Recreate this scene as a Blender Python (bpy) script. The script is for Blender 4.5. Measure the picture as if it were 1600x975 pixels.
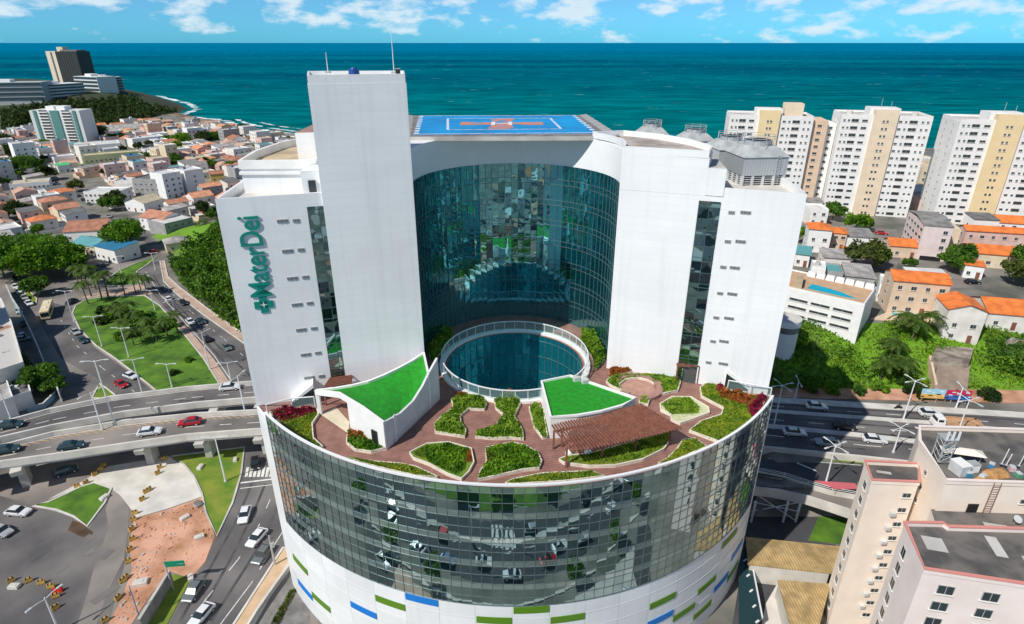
import bpy, math, random
import numpy as np
from mathutils import Vector, Matrix
for o in list(bpy.data.objects): bpy.data.objects.remove(o)
SC = bpy.context.scene
COL = SC.collection
R = math.radians
random.seed(7)
RNG = np.random.default_rng(11)

# ---------------------------------------------------------------- camera, world, sun, exposure
CAMZ, FPX = 80.0, 940.0
PITCH = math.atan(421 / 940)
cd = bpy.data.cameras.new('camera'); cam = bpy.data.objects.new('camera', cd); COL.objects.link(cam)
cd.sensor_width = 36; cd.lens = 36 * FPX / 1600; cd.clip_start = 0.5; cd.clip_end = 300000
cam.location = (0, 0, CAMZ); cam.rotation_euler = (math.pi / 2 - PITCH, 0, 0)
SC.camera = cam
SC.view_settings.view_transform = 'Standard'; SC.view_settings.look = 'None'; SC.view_settings.gamma = 1
SC.view_settings.exposure = -0.06
SUN_EL, SUN_AZ = R(46), math.atan2(-0.75, -0.66)      # azimuth measured from +Y towards +X
sdir = Vector((math.sin(SUN_AZ) * math.cos(SUN_EL), math.cos(SUN_AZ) * math.cos(SUN_EL), math.sin(SUN_EL)))
ld = bpy.data.lights.new('sun', 'SUN'); ld.energy = 4.6; ld.angle = R(0.5); ld.color = (1.0, 0.95, 0.87)
lo = bpy.data.objects.new('sun', ld); COL.objects.link(lo)
lo.rotation_euler = sdir.to_track_quat('Z', 'Y').to_euler(); lo.location = (-50, -50, 300)
wd = bpy.data.worlds.new('World'); SC.world = wd; wd.use_nodes = True
nt = wd.node_tree; N = nt.nodes; L = nt.links
bg = N['Background']; bg.inputs[1].default_value = 0.075
sky = N.new('ShaderNodeTexSky'); sky.sky_type = 'NISHITA'; sky.sun_disc = False
sky.sun_elevation = SUN_EL; sky.sun_rotation = SUN_AZ; sky.air_density = 1.0; sky.dust_density = 0.2; sky.ozone_density = 3.0
tint = N.new('ShaderNodeMix'); tint.data_type = 'RGBA'; tint.blend_type = 'MULTIPLY'; tint.inputs[0].default_value = 1
tint.inputs[7].default_value = (0.27, 1.20, 2.30, 1)
tint2 = N.new('ShaderNodeMix'); tint2.data_type = 'RGBA'; tint2.blend_type = 'MULTIPLY'; tint2.inputs[0].default_value = 1
tint2.inputs[7].default_value = (0.80, 0.95, 1.05, 1)
tc = N.new('ShaderNodeTexCoord'); sep = N.new('ShaderNodeSeparateXYZ'); L.new(tc.outputs['Generated'], sep.inputs[0])
elev = N.new('ShaderNodeMapRange'); elev.inputs[1].default_value = 0.0; elev.inputs[2].default_value = 0.16
L.new(sep.outputs[2], elev.inputs[0])
L.new(sky.outputs[0], tint.inputs[6]); L.new(sky.outputs[0], tint2.inputs[6])
mixsky = N.new('ShaderNodeMix'); mixsky.data_type = 'RGBA'; L.new(elev.outputs[0], mixsky.inputs[0])
L.new(tint.outputs[2], mixsky.inputs[6]); L.new(tint2.outputs[2], mixsky.inputs[7])
mp = N.new('ShaderNodeMapping'); mp.inputs['Scale'].default_value = (1, 1, 2.6); L.new(tc.outputs['Generated'], mp.inputs[0])
cn = N.new('ShaderNodeTexNoise'); cn.inputs['Scale'].default_value = 15; cn.inputs['Detail'].default_value = 9; cn.inputs['Roughness'].default_value = 0.58
L.new(mp.outputs[0], cn.inputs[0])
# clouds gather above the horizon band
band = N.new('ShaderNodeMapRange'); band.inputs[1].default_value = 0.0; band.inputs[2].default_value = 0.085
band.inputs[3].default_value = -0.10; band.inputs[4].default_value = 0.09; L.new(sep.outputs[2], band.inputs[0])
ad = N.new('ShaderNodeMath'); ad.operation = 'ADD'; L.new(cn.outputs[0], ad.inputs[0]); 
high = N.new('ShaderNodeMapRange'); high.inputs[1].default_value = 0.10; high.inputs[2].default_value = 0.28; high.inputs[4].default_value = -0.25; L.new(sep.outputs[2], high.inputs[0])
bsum = N.new('ShaderNodeMath'); bsum.operation = 'ADD'; L.new(band.outputs[0], bsum.inputs[0]); L.new(high.outputs[0], bsum.inputs[1]); L.new(bsum.outputs[0], ad.inputs[1])
cr = N.new('ShaderNodeValToRGB'); cr.color_ramp.elements[0].position = 0.47; cr.color_ramp.elements[1].position = 0.60
cr.color_ramp.elements[1].color = (0.85, 0.85, 0.85, 1); L.new(ad.outputs[0], cr.inputs[0])
cmix = N.new('ShaderNodeMix'); cmix.data_type = 'RGBA'; cmix.inputs[7].default_value = (10.5, 12.2, 13.2, 1)
L.new(cr.outputs[0], cmix.inputs[0]); L.new(mixsky.outputs[2], cmix.inputs[6]); L.new(cmix.outputs[2], bg.inputs[0])

# ---------------------------------------------------------------- measuring helpers (pixel of the photo -> point at a known height / plane)
CP, SP = math.cos(PITCH), math.sin(PITCH)
def ray(px, py):
    v = py - 487.5
    return px - 800, FPX * CP - v * SP, FPX * SP + v * CP
def at(px, py, z):
    x, y, d = ray(px, py); t = (CAMZ - z) / d
    return Vector((x * t, y * t, z))
def at2(p, z):
    q = at(p[0], p[1], z); return (q.x, q.y)
def at_plane(px, py, A, B):
    x, y, d = ray(px, py)
    nx, ny = -(B[1] - A[1]), B[0] - A[0]
    t = (nx * A[0] + ny * A[1]) / (nx * x + ny * y)
    return Vector((x * t, y * t, CAMZ - d * t))
def z_of(xy, py):
    _, y, d = ray(800, py); return CAMZ - d * xy[1] / y
def proj(P):
    dz = CAMZ - P[2]; fw = P[1] * CP + dz * SP
    if fw < 1: return None
    return 800 + FPX * P[0] / fw, 487.5 + FPX * (dz * CP - P[1] * SP) / fw
CX, CY, RR = 0.07, 97.76, 44.56
def at_cyl(px, py):
    x, y, d = ray(px, py); a = x * x + y * y; b = -2 * (x * CX + y * CY); c = CX * CX + CY * CY - RR * RR
    t = (-b - math.sqrt(max(0, b * b - 4 * a * c))) / 2 / a
    return math.atan2(x * t - CX, CY - y * t), CAMZ - d * t

# ---------------------------------------------------------------- materials
MATS = {}
def mat(name, col, rough=0.7, metal=0.0, var=0.0, scale=1.0, bump=0.0, col2=None, detail=4, spec=0.5, kind=None, coord='Object', alpha=1, stretch=None, lo=0.35, hi=0.65):
    if name in MATS: return MATS[name]
    m = bpy.data.materials.new(name); m.use_nodes = True; MATS[name] = m
    n = m.node_tree.nodes; l = m.node_tree.links; b = n['Principled BSDF']
    b.inputs['Roughness'].default_value = rough; b.inputs['Metallic'].default_value = metal
    b.inputs['Specular IOR Level'].default_value = spec
    c = (*col, 1); b.inputs['Base Color'].default_value = c
    m.diffuse_color = c
    if alpha < 1: b.inputs['Alpha'].default_value = alpha
    t = None
    if var or col2 or bump:
        t = n.new('ShaderNodeTexCoord'); src = t.outputs[coord]
        if kind == 'world':
            g = n.new('ShaderNodeNewGeometry'); src = g.outputs['Position']
        mpn = n.new('ShaderNodeMapping'); l.new(src, mpn.inputs[0])
        if stretch: mpn.inputs['Scale'].default_value = stretch
        nz = n.new('ShaderNodeTexNoise'); nz.inputs['Scale'].default_value = scale; nz.inputs['Detail'].default_value = detail
        l.new(mpn.outputs[0], nz.inputs[0])
        c2 = col2 or tuple(max(0, x * (1 - var)) for x in col)
        c1 = col if col2 else tuple(min(1, x * (1 + var)) for x in col)
        ra = n.new('ShaderNodeValToRGB'); ra.color_ramp.elements[0].position = lo; ra.color_ramp.elements[1].position = hi
        ra.color_ramp.elements[0].color = (*c2, 1); ra.color_ramp.elements[1].color = (*c1, 1)
        l.new(nz.outputs[0], ra.inputs[0]); l.new(ra.outputs[0], b.inputs['Base Color'])
        if bump:
            bn = n.new('ShaderNodeBump'); bn.inputs['Strength'].default_value = bump; bn.inputs['Distance'].default_value = 0.1
            nz2 = n.new('ShaderNodeTexNoise'); nz2.inputs['Scale'].default_value = scale * 5; l.new(mpn.outputs[0], nz2.inputs[0])
            l.new(nz2.outputs[0], bn.inputs['Height']); l.new(bn.outputs[0], b.inputs['Normal'])
    return m
def striped(name, col, col2, pitch, axis=2, width=0.06, rough=0.6, rot=0, wob=0.0, var=0.06, vs=0.15, polar=None):
    """base colour with thin regular seams (boards, cladding joints, roof tiles)"""
    if name in MATS: return MATS[name]
    m = mat(name, col, rough, var=var, scale=vs)
    n = m.node_tree.nodes; l = m.node_tree.links; b = n['Principled BSDF']
    tcn = n.new('ShaderNodeTexCoord'); mpn = n.new('ShaderNodeMapping'); mpn.inputs['Rotation'].default_value = (0, 0, rot)
    l.new(tcn.outputs['Object'], mpn.inputs[0])
    if polar:
        mpn.inputs['Location'].default_value = polar
    s = n.new('ShaderNodeSeparateXYZ'); l.new(mpn.outputs[0], s.inputs[0])
    src = s.outputs[axis]
    if polar:
        ln = n.new('ShaderNodeMath'); ln.operation = 'ARCTAN2'; l.new(s.outputs[0], ln.inputs[0]); l.new(s.outputs[1], ln.inputs[1]); src = ln.outputs[0]
    dv = n.new('ShaderNodeMath'); dv.operation = 'DIVIDE'; dv.inputs[1].default_value = pitch; l.new(src, dv.inputs[0])
    fr = n.new('ShaderNodeMath'); fr.operation = 'FRACT'; l.new(dv.outputs[0], fr.inputs[0])
    lt = n.new('ShaderNodeMath'); lt.operation = 'LESS_THAN'; lt.inputs[1].default_value = width; l.new(fr.outputs[0], lt.inputs[0])
    mx = n.new('ShaderNodeMix'); mx.data_type = 'RGBA'; l.new(lt.outputs[0], mx.inputs[0])
    old = b.inputs['Base Color'].links[0].from_socket; l.new(old, mx.inputs[6]); mx.inputs[7].default_value = (*col2, 1)
    l.new(mx.outputs[2], b.inputs['Base Color'])
    return m

def panel_tones(m, du, dz, amt, polar=False, streak=0.06):
    n = m.node_tree.nodes; l = m.node_tree.links; b = n['Principled BSDF']; old = b.inputs['Base Color'].links[0].from_socket
    tcn = n.new('ShaderNodeTexCoord'); s = n.new('ShaderNodeSeparateXYZ'); l.new(tcn.outputs['Object'], s.inputs[0])
    def math_(op, a, bb=None):
        q = n.new('ShaderNodeMath'); q.operation = op
        for i, x in enumerate((a, bb)):
            if x is None: continue
            if isinstance(x, (int, float)): q.inputs[i].default_value = x
            else: l.new(x, q.inputs[i])
        return q.outputs[0]
    u = math_('ARCTAN2', s.outputs[0], s.outputs[1]) if polar else math_('ADD', s.outputs[0], math_('MULTIPLY', s.outputs[1], 0.3))
    fu = math_('FLOOR', math_('DIVIDE', u, du)); fz = math_('FLOOR', math_('DIVIDE', s.outputs[2], dz))
    cb = n.new('ShaderNodeCombineXYZ'); l.new(fu, cb.inputs[0]); l.new(fz, cb.inputs[1])
    wn = n.new('ShaderNodeTexWhiteNoise'); l.new(cb.outputs[0], wn.inputs[0])
    cb2 = n.new('ShaderNodeMapping'); cb2.inputs['Scale'].default_value = (1.3, 1.3, 0.045); l.new(tcn.outputs['Object'], cb2.inputs[0])
    nz = n.new('ShaderNodeTexNoise'); nz.inputs['Scale'].default_value = 1.0; nz.inputs['Detail'].default_value = 6; l.new(cb2.outputs[0], nz.inputs[0])
    val = math_('SUBTRACT', math_('SUBTRACT', 1.0, math_('MULTIPLY', wn.outputs[0], amt)), math_('MULTIPLY', math_('MAXIMUM', math_('SUBTRACT', nz.outputs[0], 0.5), 0.0), streak * 5))
    mx = n.new('ShaderNodeMix'); mx.data_type = 'RGBA'; mx.blend_type = 'MULTIPLY'; mx.inputs[0].default_value = 1; l.new(old, mx.inputs[6]); l.new(val, mx.inputs[7]); l.new(mx.outputs[2], b.inputs['Base Color'])
white_clad = striped('white_cladding', (0.87, 0.88, 0.89), (0.79, 0.81, 0.82), 1.02, 2, 0.04, 0.42, var=0.035, vs=0.12)
white_panel = striped('white_panel', (0.84, 0.86, 0.87), (0.62, 0.66, 0.68), R(6.0), 0, 0.018, 0.38, polar=(0, 0, 0), var=0.05, vs=0.1)
panel_tones(white_clad, 5.1, 1.02, 0.025, streak=0.06); panel_tones(white_panel, R(6.0), 2.7, 0.10, polar=True, streak=0.04)
white = mat('white_paint', (0.84, 0.84, 0.82), 0.6, var=0.05, scale=0.6)
offwhite = mat('weathered_white', (0.74, 0.71, 0.66), 0.75, var=0.12, scale=0.35, detail=8)
conc = mat('concrete', (0.50, 0.48, 0.45), 0.85, var=0.18, scale=0.25, detail=9, bump=0.2)
conc_l = mat('pale_concrete', (0.62, 0.59, 0.54), 0.85, var=0.14, scale=0.3, detail=9, bump=0.15)
conc_d = mat('dark_concrete', (0.20, 0.19, 0.18), 0.9, var=0.3, scale=0.4, detail=8)
asphalt = mat('asphalt', (0.19, 0.175, 0.165), 0.85, col2=(0.09, 0.085, 0.088), scale=0.09, detail=12, bump=0.2, kind='world', lo=0.38, hi=0.66)
asphalt_b = mat('bleached_asphalt', (0.30, 0.265, 0.235), 0.88, col2=(0.14, 0.128, 0.12), scale=0.07, detail=12, bump=0.2, kind='world', lo=0.36, hi=0.64)
asphalt_d = mat('dark_asphalt', (0.06, 0.062, 0.068), 0.8, var=0.25, scale=0.12, detail=9, kind='world')  # dark roads; on the yard it carries the hospital's shadow as colour
paint = mat('road_paint', (0.72, 0.71, 0.66), 0.7, var=0.2, scale=1.5)
grass = mat('grass', (0.12, 0.25, 0.016), 0.95, col2=(0.045, 0.12, 0.01), scale=0.22, detail=9, bump=0.5, kind='world')
grass_y = mat('dry_grass', (0.22, 0.26, 0.03), 0.95, col2=(0.09, 0.19, 0.015), scale=0.28, detail=10, bump=0.5, kind='world')
dirt = mat('orange_dirt', (0.66, 0.37, 0.25), 0.95, col2=(0.38, 0.18, 0.09), scale=0.2, detail=12, bump=0.9, kind='world', lo=0.35, hi=0.6)
ground_m = mat('town_ground', (0.27, 0.25, 0.22), 0.9, col2=(0.10, 0.105, 0.085), scale=0.09, detail=9, kind='world')
path_m = mat('pink_paving', (0.50, 0.36, 0.28), 0.9, var=0.15, scale=0.4, detail=8, kind='world')
turf = mat('artificial_turf', (0.008, 0.34, 0.010), 0.9, col2=(0.012, 0.20, 0.012), scale=1.6, detail=12, bump=0.8, lo=0.3, hi=0.7)
deck_m = striped('timber_decking', (0.29, 0.145, 0.115), (0.16, 0.075, 0.06), 0.42, 1, 0.16, 0.75, rot=R(-12), var=0.18, vs=0.9)
wood = mat('brown_timber', (0.22, 0.085, 0.055), 0.7, var=0.25, scale=2)
metal = mat('galvanised_steel', (0.50, 0.52, 0.52), 0.5, 0.3, var=0.12, scale=0.8)
metal_p = mat('pale_sheet_metal', (0.60, 0.62, 0.62), 0.55, 0.1, var=0.12, scale=0.6)
steel_w = mat('white_steel', (0.78, 0.79, 0.80), 0.4)
black = mat('black_plastic', (0.015, 0.015, 0.017), 0.5)
rubber = mat('rubber', (0.02, 0.02, 0.02), 0.8)
carglass = mat('car_glass', (0.02, 0.03, 0.035), 0.08, spec=0.8)
win_m = mat('window_glass', (0.035, 0.05, 0.055), 0.12, spec=0.7)
win_f = mat('window_frame', (0.45, 0.45, 0.44), 0.6)
lamp_w = mat('headlamp', (0.75, 0.75, 0.72), 0.2); lamp_r = mat('tail_lamp', (0.4, 0.01, 0.01), 0.3)
pool_m = mat('pool_water', (0.01, 0.42, 0.55), 0.08, var=0.1, scale=1)
blue_p = mat('helipad_blue', (0.0, 0.34, 0.74), 0.75, col2=(0.01, 0.22, 0.52), scale=0.12, detail=12)
white_p = mat('white_marking', (0.8, 0.82, 0.84), 0.6)
white_w = mat('worn_white_marking', (0.74, 0.78, 0.82), 0.6, col2=(0.25, 0.5, 0.75), scale=1.2, detail=10, lo=0.38, hi=0.5)
red_p = mat('orange_red_marking', (0.62, 0.24, 0.15), 0.7, col2=(0.10, 0.27, 0.50), scale=0.35, detail=12, lo=0.40, hi=0.52)
sign_g = mat('teal_green_letters', (0.0, 0.25, 0.20), 0.4)
stripe_g = mat('green_panel', (0.10, 0.24, 0.008), 0.5)
stripe_b = mat('blue_panel', (0.0, 0.19, 0.62), 0.5)
trunk_m = mat('bark', (0.16, 0.12, 0.085), 0.9, var=0.3, scale=2)
def leafmat(name, c, c2, scale=0.5):
    m = mat(name, c, 0.6, col2=c2, scale=scale, detail=6, kind='world', lo=0.38, hi=0.62, spec=0.3)
    n = m.node_tree.nodes; l = m.node_tree.links; b = n['Principled BSDF']; tr = n.new('ShaderNodeBsdfTranslucent'); l.new(b.inputs['Base Color'].links[0].from_socket, tr.inputs[0])
    mx = n.new('ShaderNodeMixShader'); mx.inputs[0].default_value = 0.4; l.new(b.outputs[0], mx.inputs[1]); l.new(tr.outputs[0], mx.inputs[2]); l.new(mx.outputs[0], n['Material Output'].inputs[0]); return m
leaf_b = leafmat('bright_foliage', (0.20, 0.38, 0.015), (0.06, 0.18, 0.01), 0.4)
leaf_m = leafmat('green_foliage', (0.12, 0.26, 0.02), (0.04, 0.11, 0.012), 0.35)
leaf_d = leafmat('dark_foliage', (0.07, 0.12, 0.02), (0.02, 0.05, 0.012), 0.3)
leaf_g = leafmat('garden_foliage', (0.32, 0.46, 0.04), (0.12, 0.25, 0.02), 0.9)
leaf_y = leafmat('yellow_green_foliage', (0.34, 0.40, 0.03), (0.14, 0.25, 0.02), 0.8)
leaf_o = leafmat('olive_foliage', (0.13, 0.17, 0.03), (0.045, 0.075, 0.015), 0.3)
leaf_r = leafmat('magenta_foliage', (0.40, 0.02, 0.07), (0.14, 0.01, 0.03), 1.5)
leaf_c = leafmat('copper_foliage', (0.48, 0.14, 0.03), (0.22, 0.10, 0.02), 1.5)
leaf_p = leafmat('palm_foliage', (0.13, 0.20, 0.03), (0.04, 0.09, 0.012), 0.8)

def glassmat(name, tintc, dark, fac=0.75, wob=0.02):
    m = bpy.data.materials.new(name); m.use_nodes = True; n = m.node_tree.nodes; l = m.node_tree.links
    b = n['Principled BSDF']; b.inputs['Base Color'].default_value = (*dark, 1); b.inputs['Roughness'].default_value = 0.3
    g = n.new('ShaderNodeBsdfGlossy'); g.inputs['Color'].default_value = (*tintc, 1); g.inputs['Roughness'].default_value = 0.015
    mx = n.new('ShaderNodeMixShader'); mx.inputs[0].default_value = fac
    l.new(b.outputs[0], mx.inputs[1]); l.new(g.outputs[0], mx.inputs[2]); l.new(mx.outputs[0], n['Material Output'].inputs[0])
    geo = n.new('ShaderNodeNewGeometry'); nz = n.new('ShaderNodeTexNoise'); nz.inputs['Scale'].default_value = 0.55; nz.inputs['Detail'].default_value = 1
    l.new(geo.outputs['Position'], nz.inputs[0])
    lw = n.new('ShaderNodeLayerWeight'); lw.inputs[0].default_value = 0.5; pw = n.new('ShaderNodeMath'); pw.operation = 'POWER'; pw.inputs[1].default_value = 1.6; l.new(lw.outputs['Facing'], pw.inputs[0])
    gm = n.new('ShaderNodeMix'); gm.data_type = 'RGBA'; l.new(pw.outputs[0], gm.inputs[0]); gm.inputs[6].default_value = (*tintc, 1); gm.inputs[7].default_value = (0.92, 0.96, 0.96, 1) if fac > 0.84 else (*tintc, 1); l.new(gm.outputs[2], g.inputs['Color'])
    bn = n.new('ShaderNodeBump'); bn.inputs['Strength'].default_value = 1; bn.inputs['Distance'].default_value = wob
    l.new(nz.outputs[0], bn.inputs['Height']); l.new(bn.outputs[0], g.inputs['Normal'])
    return m
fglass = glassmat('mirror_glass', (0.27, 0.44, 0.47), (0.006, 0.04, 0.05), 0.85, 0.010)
fspan = glassmat('spandrel_glass', (0.60, 0.70, 0.70), (0.22, 0.30, 0.29), 0.6, 0.012)
cglass = glassmat('teal_mirror_glass', (0.26, 0.66, 0.73), (0.0, 0.11, 0.14), 0.80, 0.018)
wglass = glassmat('well_glass', (0.45, 0.92, 1.0), (0.01, 0.26, 0.33), 0.66, 0.03)
rail_g = mat('rail_glass', (0.45, 0.65, 0.65), 0.05, alpha=0.12)
mull = mat('mullion', (0.15, 0.19, 0.19), 0.4, 0.3)
mull_d = mat('dark_mullion', (0.07, 0.13, 0.13), 0.4, 0.3)

# ---------------------------------------------------------------- mesh builder
class MB:
    def __init__(s): s.v = []; s.f = []; s.m = []; s.mats = []
    def mi(s, m):
        if m not in s.mats: s.mats.append(m)
        return s.mats.index(m)
    def face(s, pts, m):
        b = len(s.v); s.v += [tuple(p) for p in pts]; s.f.append(tuple(range(b, b + len(pts)))); s.m.append(s.mi(m)); return s
    def box(s, c, d, m, rot=0, top=None):
        """c centre of the base, d sizes; top = (sx, sy) scale of the top"""
        k = s.mi(m); b = len(s.v); ca, sa = math.cos(rot), math.sin(rot); tx, ty = top or (1, 1)
        for z, fx, fy in ((0, 1, 1), (d[2], tx, ty)):
            for x, y in ((-1, -1), (1, -1), (1, 1), (-1, 1)):
                X, Y = x * d[0] / 2 * fx, y * d[1] / 2 * fy
                s.v.append((c[0] + X * ca - Y * sa, c[1] + X * sa + Y * ca, c[2] + z))
        for q in ((3, 2, 1, 0), (4, 5, 6, 7), (0, 1, 5, 4), (1, 2, 6, 5), (2, 3, 7, 6), (3, 0, 4, 7)):
            s.f.append(tuple(b + i for i in q)); s.m.append(k)
        return s
    def prism(s, poly, z0, z1, m, cap=True, bottom=False, mtop=None, side=True):
        n = len(poly); b = len(s.v); k = s.mi(m); kt = s.mi(mtop or m)
        ar = sum(poly[i][0] * poly[(i + 1) % n][1] - poly[(i + 1) % n][0] * poly[i][1] for i in range(n))
        if ar < 0: poly = poly[::-1]
        z0s = z0 if hasattr(z0, '__len__') else [z0] * n; z1s = z1 if hasattr(z1, '__len__') else [z1] * n
        if ar < 0: z0s = z0s[::-1]; z1s = z1s[::-1]
        s.v += [(p[0], p[1], z) for p, z in zip(poly, z0s)] + [(p[0], p[1], z) for p, z in zip(poly, z1s)]
        if side:
            for i in range(n):
                j = (i + 1) % n; s.f.append((b + i, b + j, b + n + j, b + n + i)); s.m.append(k)
        if cap: s.f.append(tuple(b + n + i for i in range(n))); s.m.append(kt)
        if bottom: s.f.append(tuple(b + i for i in reversed(range(n)))); s.m.append(k)
        return s
    def path(s, pts, z0, z1, th, m, closed=False):
        """upright wall of thickness th along a plan path; z0/z1 numbers or lists"""
        n = len(pts); P = [Vector((p[0], p[1])) for p in pts]; L_, R_ = [], []
        for i in range(n):
            a = P[(i - 1) % n] if (closed or i > 0) else P[i]; c = P[(i + 1) % n] if (closed or i < n - 1) else P[i]
            d = (c - a).normalized(); q = Vector((-d.y, d.x)) * th / 2
            L_.append(P[i] + q); R_.append(P[i] - q)
        z0s = z0 if hasattr(z0, '__len__') else [z0] * n; z1s = z1 if hasattr(z1, '__len__') else [z1] * n
        k = s.mi(m); b = len(s.v)
        for i in range(n):
            s.v += [(L_[i].x, L_[i].y, z0s[i]), (R_[i].x, R_[i].y, z0s[i]), (R_[i].x, R_[i].y, z1s[i]), (L_[i].x, L_[i].y, z1s[i])]
        for i in range(n if closed else n - 1):
            j = (i + 1) % n
            for e in range(4):
                g = (e + 1) % 4
                s.f.append((b + 4 * i + e, b + 4 * i + g, b + 4 * j + g, b + 4 * j + e)); s.m.append(k)
        if not closed:
            s.f.append((b + 3, b + 2, b + 1, b)); s.m.append(k)
            q = b + 4 * (n - 1); s.f.append((q, q + 1, q + 2, q + 3)); s.m.append(k)
        return s
    def tube(s, pts, r, m, seg=8, cap=True):
        P = [Vector(p) for p in pts]; n = len(P); rs = r if hasattr(r, '__len__') else [r] * n; k = s.mi(m); b = len(s.v)
        for i in range(n):
            d = (P[min(i + 1, n - 1)] - P[max(i - 1, 0)]).normalized()
            u = d.cross(Vector((0, 0, 1)) if abs(d.z) < 0.95 else Vector((1, 0, 0))).normalized(); w = d.cross(u)
            for j in range(seg):
                a = 2 * math.pi * j / seg; s.v.append(tuple(P[i] + (u * math.cos(a) + w * math.sin(a)) * rs[i]))
        for i in range(n - 1):
            for j in range(seg):
                g = (j + 1) % seg; s.f.append((b + i * seg + j, b + i * seg + g, b + (i + 1) * seg + g, b + (i + 1) * seg + j)); s.m.append(k)
        if cap:
            s.f.append(tuple(b + j for j in reversed(range(seg)))); s.m.append(k)
            s.f.append(tuple(b + (n - 1) * seg + j for j in range(seg))); s.m.append(k)
        return s
    def cyl(s, c, r, h, m, seg=16, r2=None, mtop=None):
        poly0 = [(c[0] + r * math.cos(2 * math.pi * i / seg), c[1] + r * math.sin(2 * math.pi * i / seg)) for i in range(seg)]
        r2 = r if r2 is None else r2; k = s.mi(m); b = len(s.v)
        s.v += [(x, y, c[2]) for x, y in poly0] + [(c[0] + (x - c[0]) * r2 / r, c[1] + (y - c[1]) * r2 / r, c[2] + h) for x, y in poly0]
        for i in range(seg):
            j = (i + 1) % seg; s.f.append((b + i, b + j, b + seg + j, b + seg + i)); s.m.append(k)
        s.f.append(tuple(b + seg + i for i in range(seg))); s.m.append(s.mi(mtop or m))
        s.f.append(tuple(b + i for i in reversed(range(seg)))); s.m.append(k)
        return s
    def mesh(s, name, org=(0, 0, 0)):
        me = bpy.data.meshes.new(name)
        me.from_pydata([(x - org[0], y - org[1], z - org[2]) for x, y, z in s.v], [], s.f)
        for m in s.mats: me.materials.append(m)
        me.polygons.foreach_set('material_index', s.m); me.update(); return me
    def build(s, name, parent=None, org=None, bevel=0, smooth=False):
        """geometry given in world coordinates when the parent is a thing without rotation"""
        if org is None: org = tuple(parent['_org']) if parent is not None and '_org' in parent else (0, 0, 0)
        me = s.mesh(name, org)
        o = bpy.data.objects.new(name, me); COL.objects.link(o)
        if parent is not None: o.parent = parent; o['_org'] = org
        else: o.location = org
        if bevel:
            bm = o.modifiers.new('bevel', 'BEVEL'); bm.width = bevel; bm.segments = 2; bm.limit_method = 'ANGLE'
        if smooth:
            for p in me.polygons: p.use_smooth = True
        return o
AUTO = []
def tag(o, label, cat, group=None):
    o['label'] = label; o['category'] = cat
    if group: o['group'] = group
    if label.startswith('~'): AUTO.append(o)
    return o
def thing(name, label, cat, org, rotz=0, group=None, local=False):
    o = bpy.data.objects.new(name, None); COL.objects.link(o); o.empty_display_size = 0.5
    o.location = org; o.rotation_euler = (0, 0, rotz); o['_org'] = (0, 0, 0) if (local or rotz) else tuple(org)
    return tag(o, label, cat, group)
def struct(o): o['kind'] = 'structure'; return o
def stuff(o, label, cat): o['kind'] = 'stuff'; o['label'] = label; o['category'] = cat; return o
def copy_part(src, parent, loc=None, rot=None):
    c = src.copy(); COL.objects.link(c); c.parent = parent
    if loc is not None: c.location = loc
    if rot is not None: c.rotation_euler = (0, 0, rot)
    return c
def copy_tree(o, parent=None):
    c = o.copy(); COL.objects.link(c); c.parent = parent
    for ch in o.children: copy_tree(ch, c)
    return c

def leaf_mesh(name, pts, size, m, flat=0.0):
    """many separate leaf-sized quads"""
    pts = np.asarray(pts, dtype=float); n = len(pts)
    a = RNG.normal(size=(n, 3)); a[:, 2] *= (1 - flat); a /= np.linalg.norm(a, axis=1)[:, None] + 1e-9
    b = RNG.normal(size=(n, 3)); b[:, 2] *= (1 - flat); b -= (a * b).sum(1)[:, None] * a; b /= np.linalg.norm(b, axis=1)[:, None] + 1e-9
    sz = size * (0.55 + 0.9 * RNG.random((n, 1))); a *= sz; b *= sz * 0.6
    v = np.stack([pts - a, pts - b * 0.9, pts + a, pts + b], 1).reshape(-1, 3)
    me = bpy.data.meshes.new(name); me.vertices.add(4 * n); me.vertices.foreach_set('co', v.ravel())
    me.loops.add(4 * n); me.loops.foreach_set('vertex_index', np.arange(4 * n, dtype=np.int32))
    me.polygons.add(n); me.polygons.foreach_set('loop_start', np.arange(0, 4 * n, 4, dtype=np.int32)); me.polygons.foreach_set('loop_total', np.full(n, 4, dtype=np.int32))
    me.materials.append(m); me.update(calc_edges=True); return me
def leaf_obj(name, pts, size, m, parent=None, flat=0.0):
    org = tuple(parent['_org']) if parent is not None and '_org' in parent else (0, 0, 0)
    o = bpy.data.objects.new(name, leaf_mesh(name, np.asarray(pts) - np.array(org), size, m, flat)); COL.objects.link(o)
    if parent is not None: o.parent = parent
    return o
def in_poly(P, poly):
    x, y = P[:, 0], P[:, 1]; ins = np.zeros(len(P), bool); n = len(poly); j = n - 1
    for i in range(n):
        xi, yi = poly[i]; xj, yj = poly[j]
        c = ((yi > y) != (yj > y)) & (x < (xj - xi) * (y - yi) / (yj - yi + 1e-12) + xi); ins ^= c; j = i
    return ins
def dist_poly(P, poly, closed=True):
    d = np.full(len(P), 1e9); n = len(poly)
    for i in range(n if closed else n - 1):
        a = np.array(poly[i]); b = np.array(poly[(i + 1) % n]); ab = b - a
        t = np.clip(((P - a) @ ab) / (ab @ ab + 1e-12), 0, 1); d = np.minimum(d, np.linalg.norm(P - a - t[:, None] * ab, axis=1))
    return d
def scatter(poly, n):
    A = np.array(poly); lo, hi = A.min(0), A.max(0); out = []; c = 0
    while c < n:
        P = lo + RNG.random((n * 2, 2)) * (hi - lo); P = P[in_poly(P, poly)]; out.append(P); c += len(P)
        if len(P) == 0: break
    return np.concatenate(out)[:n]

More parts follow.
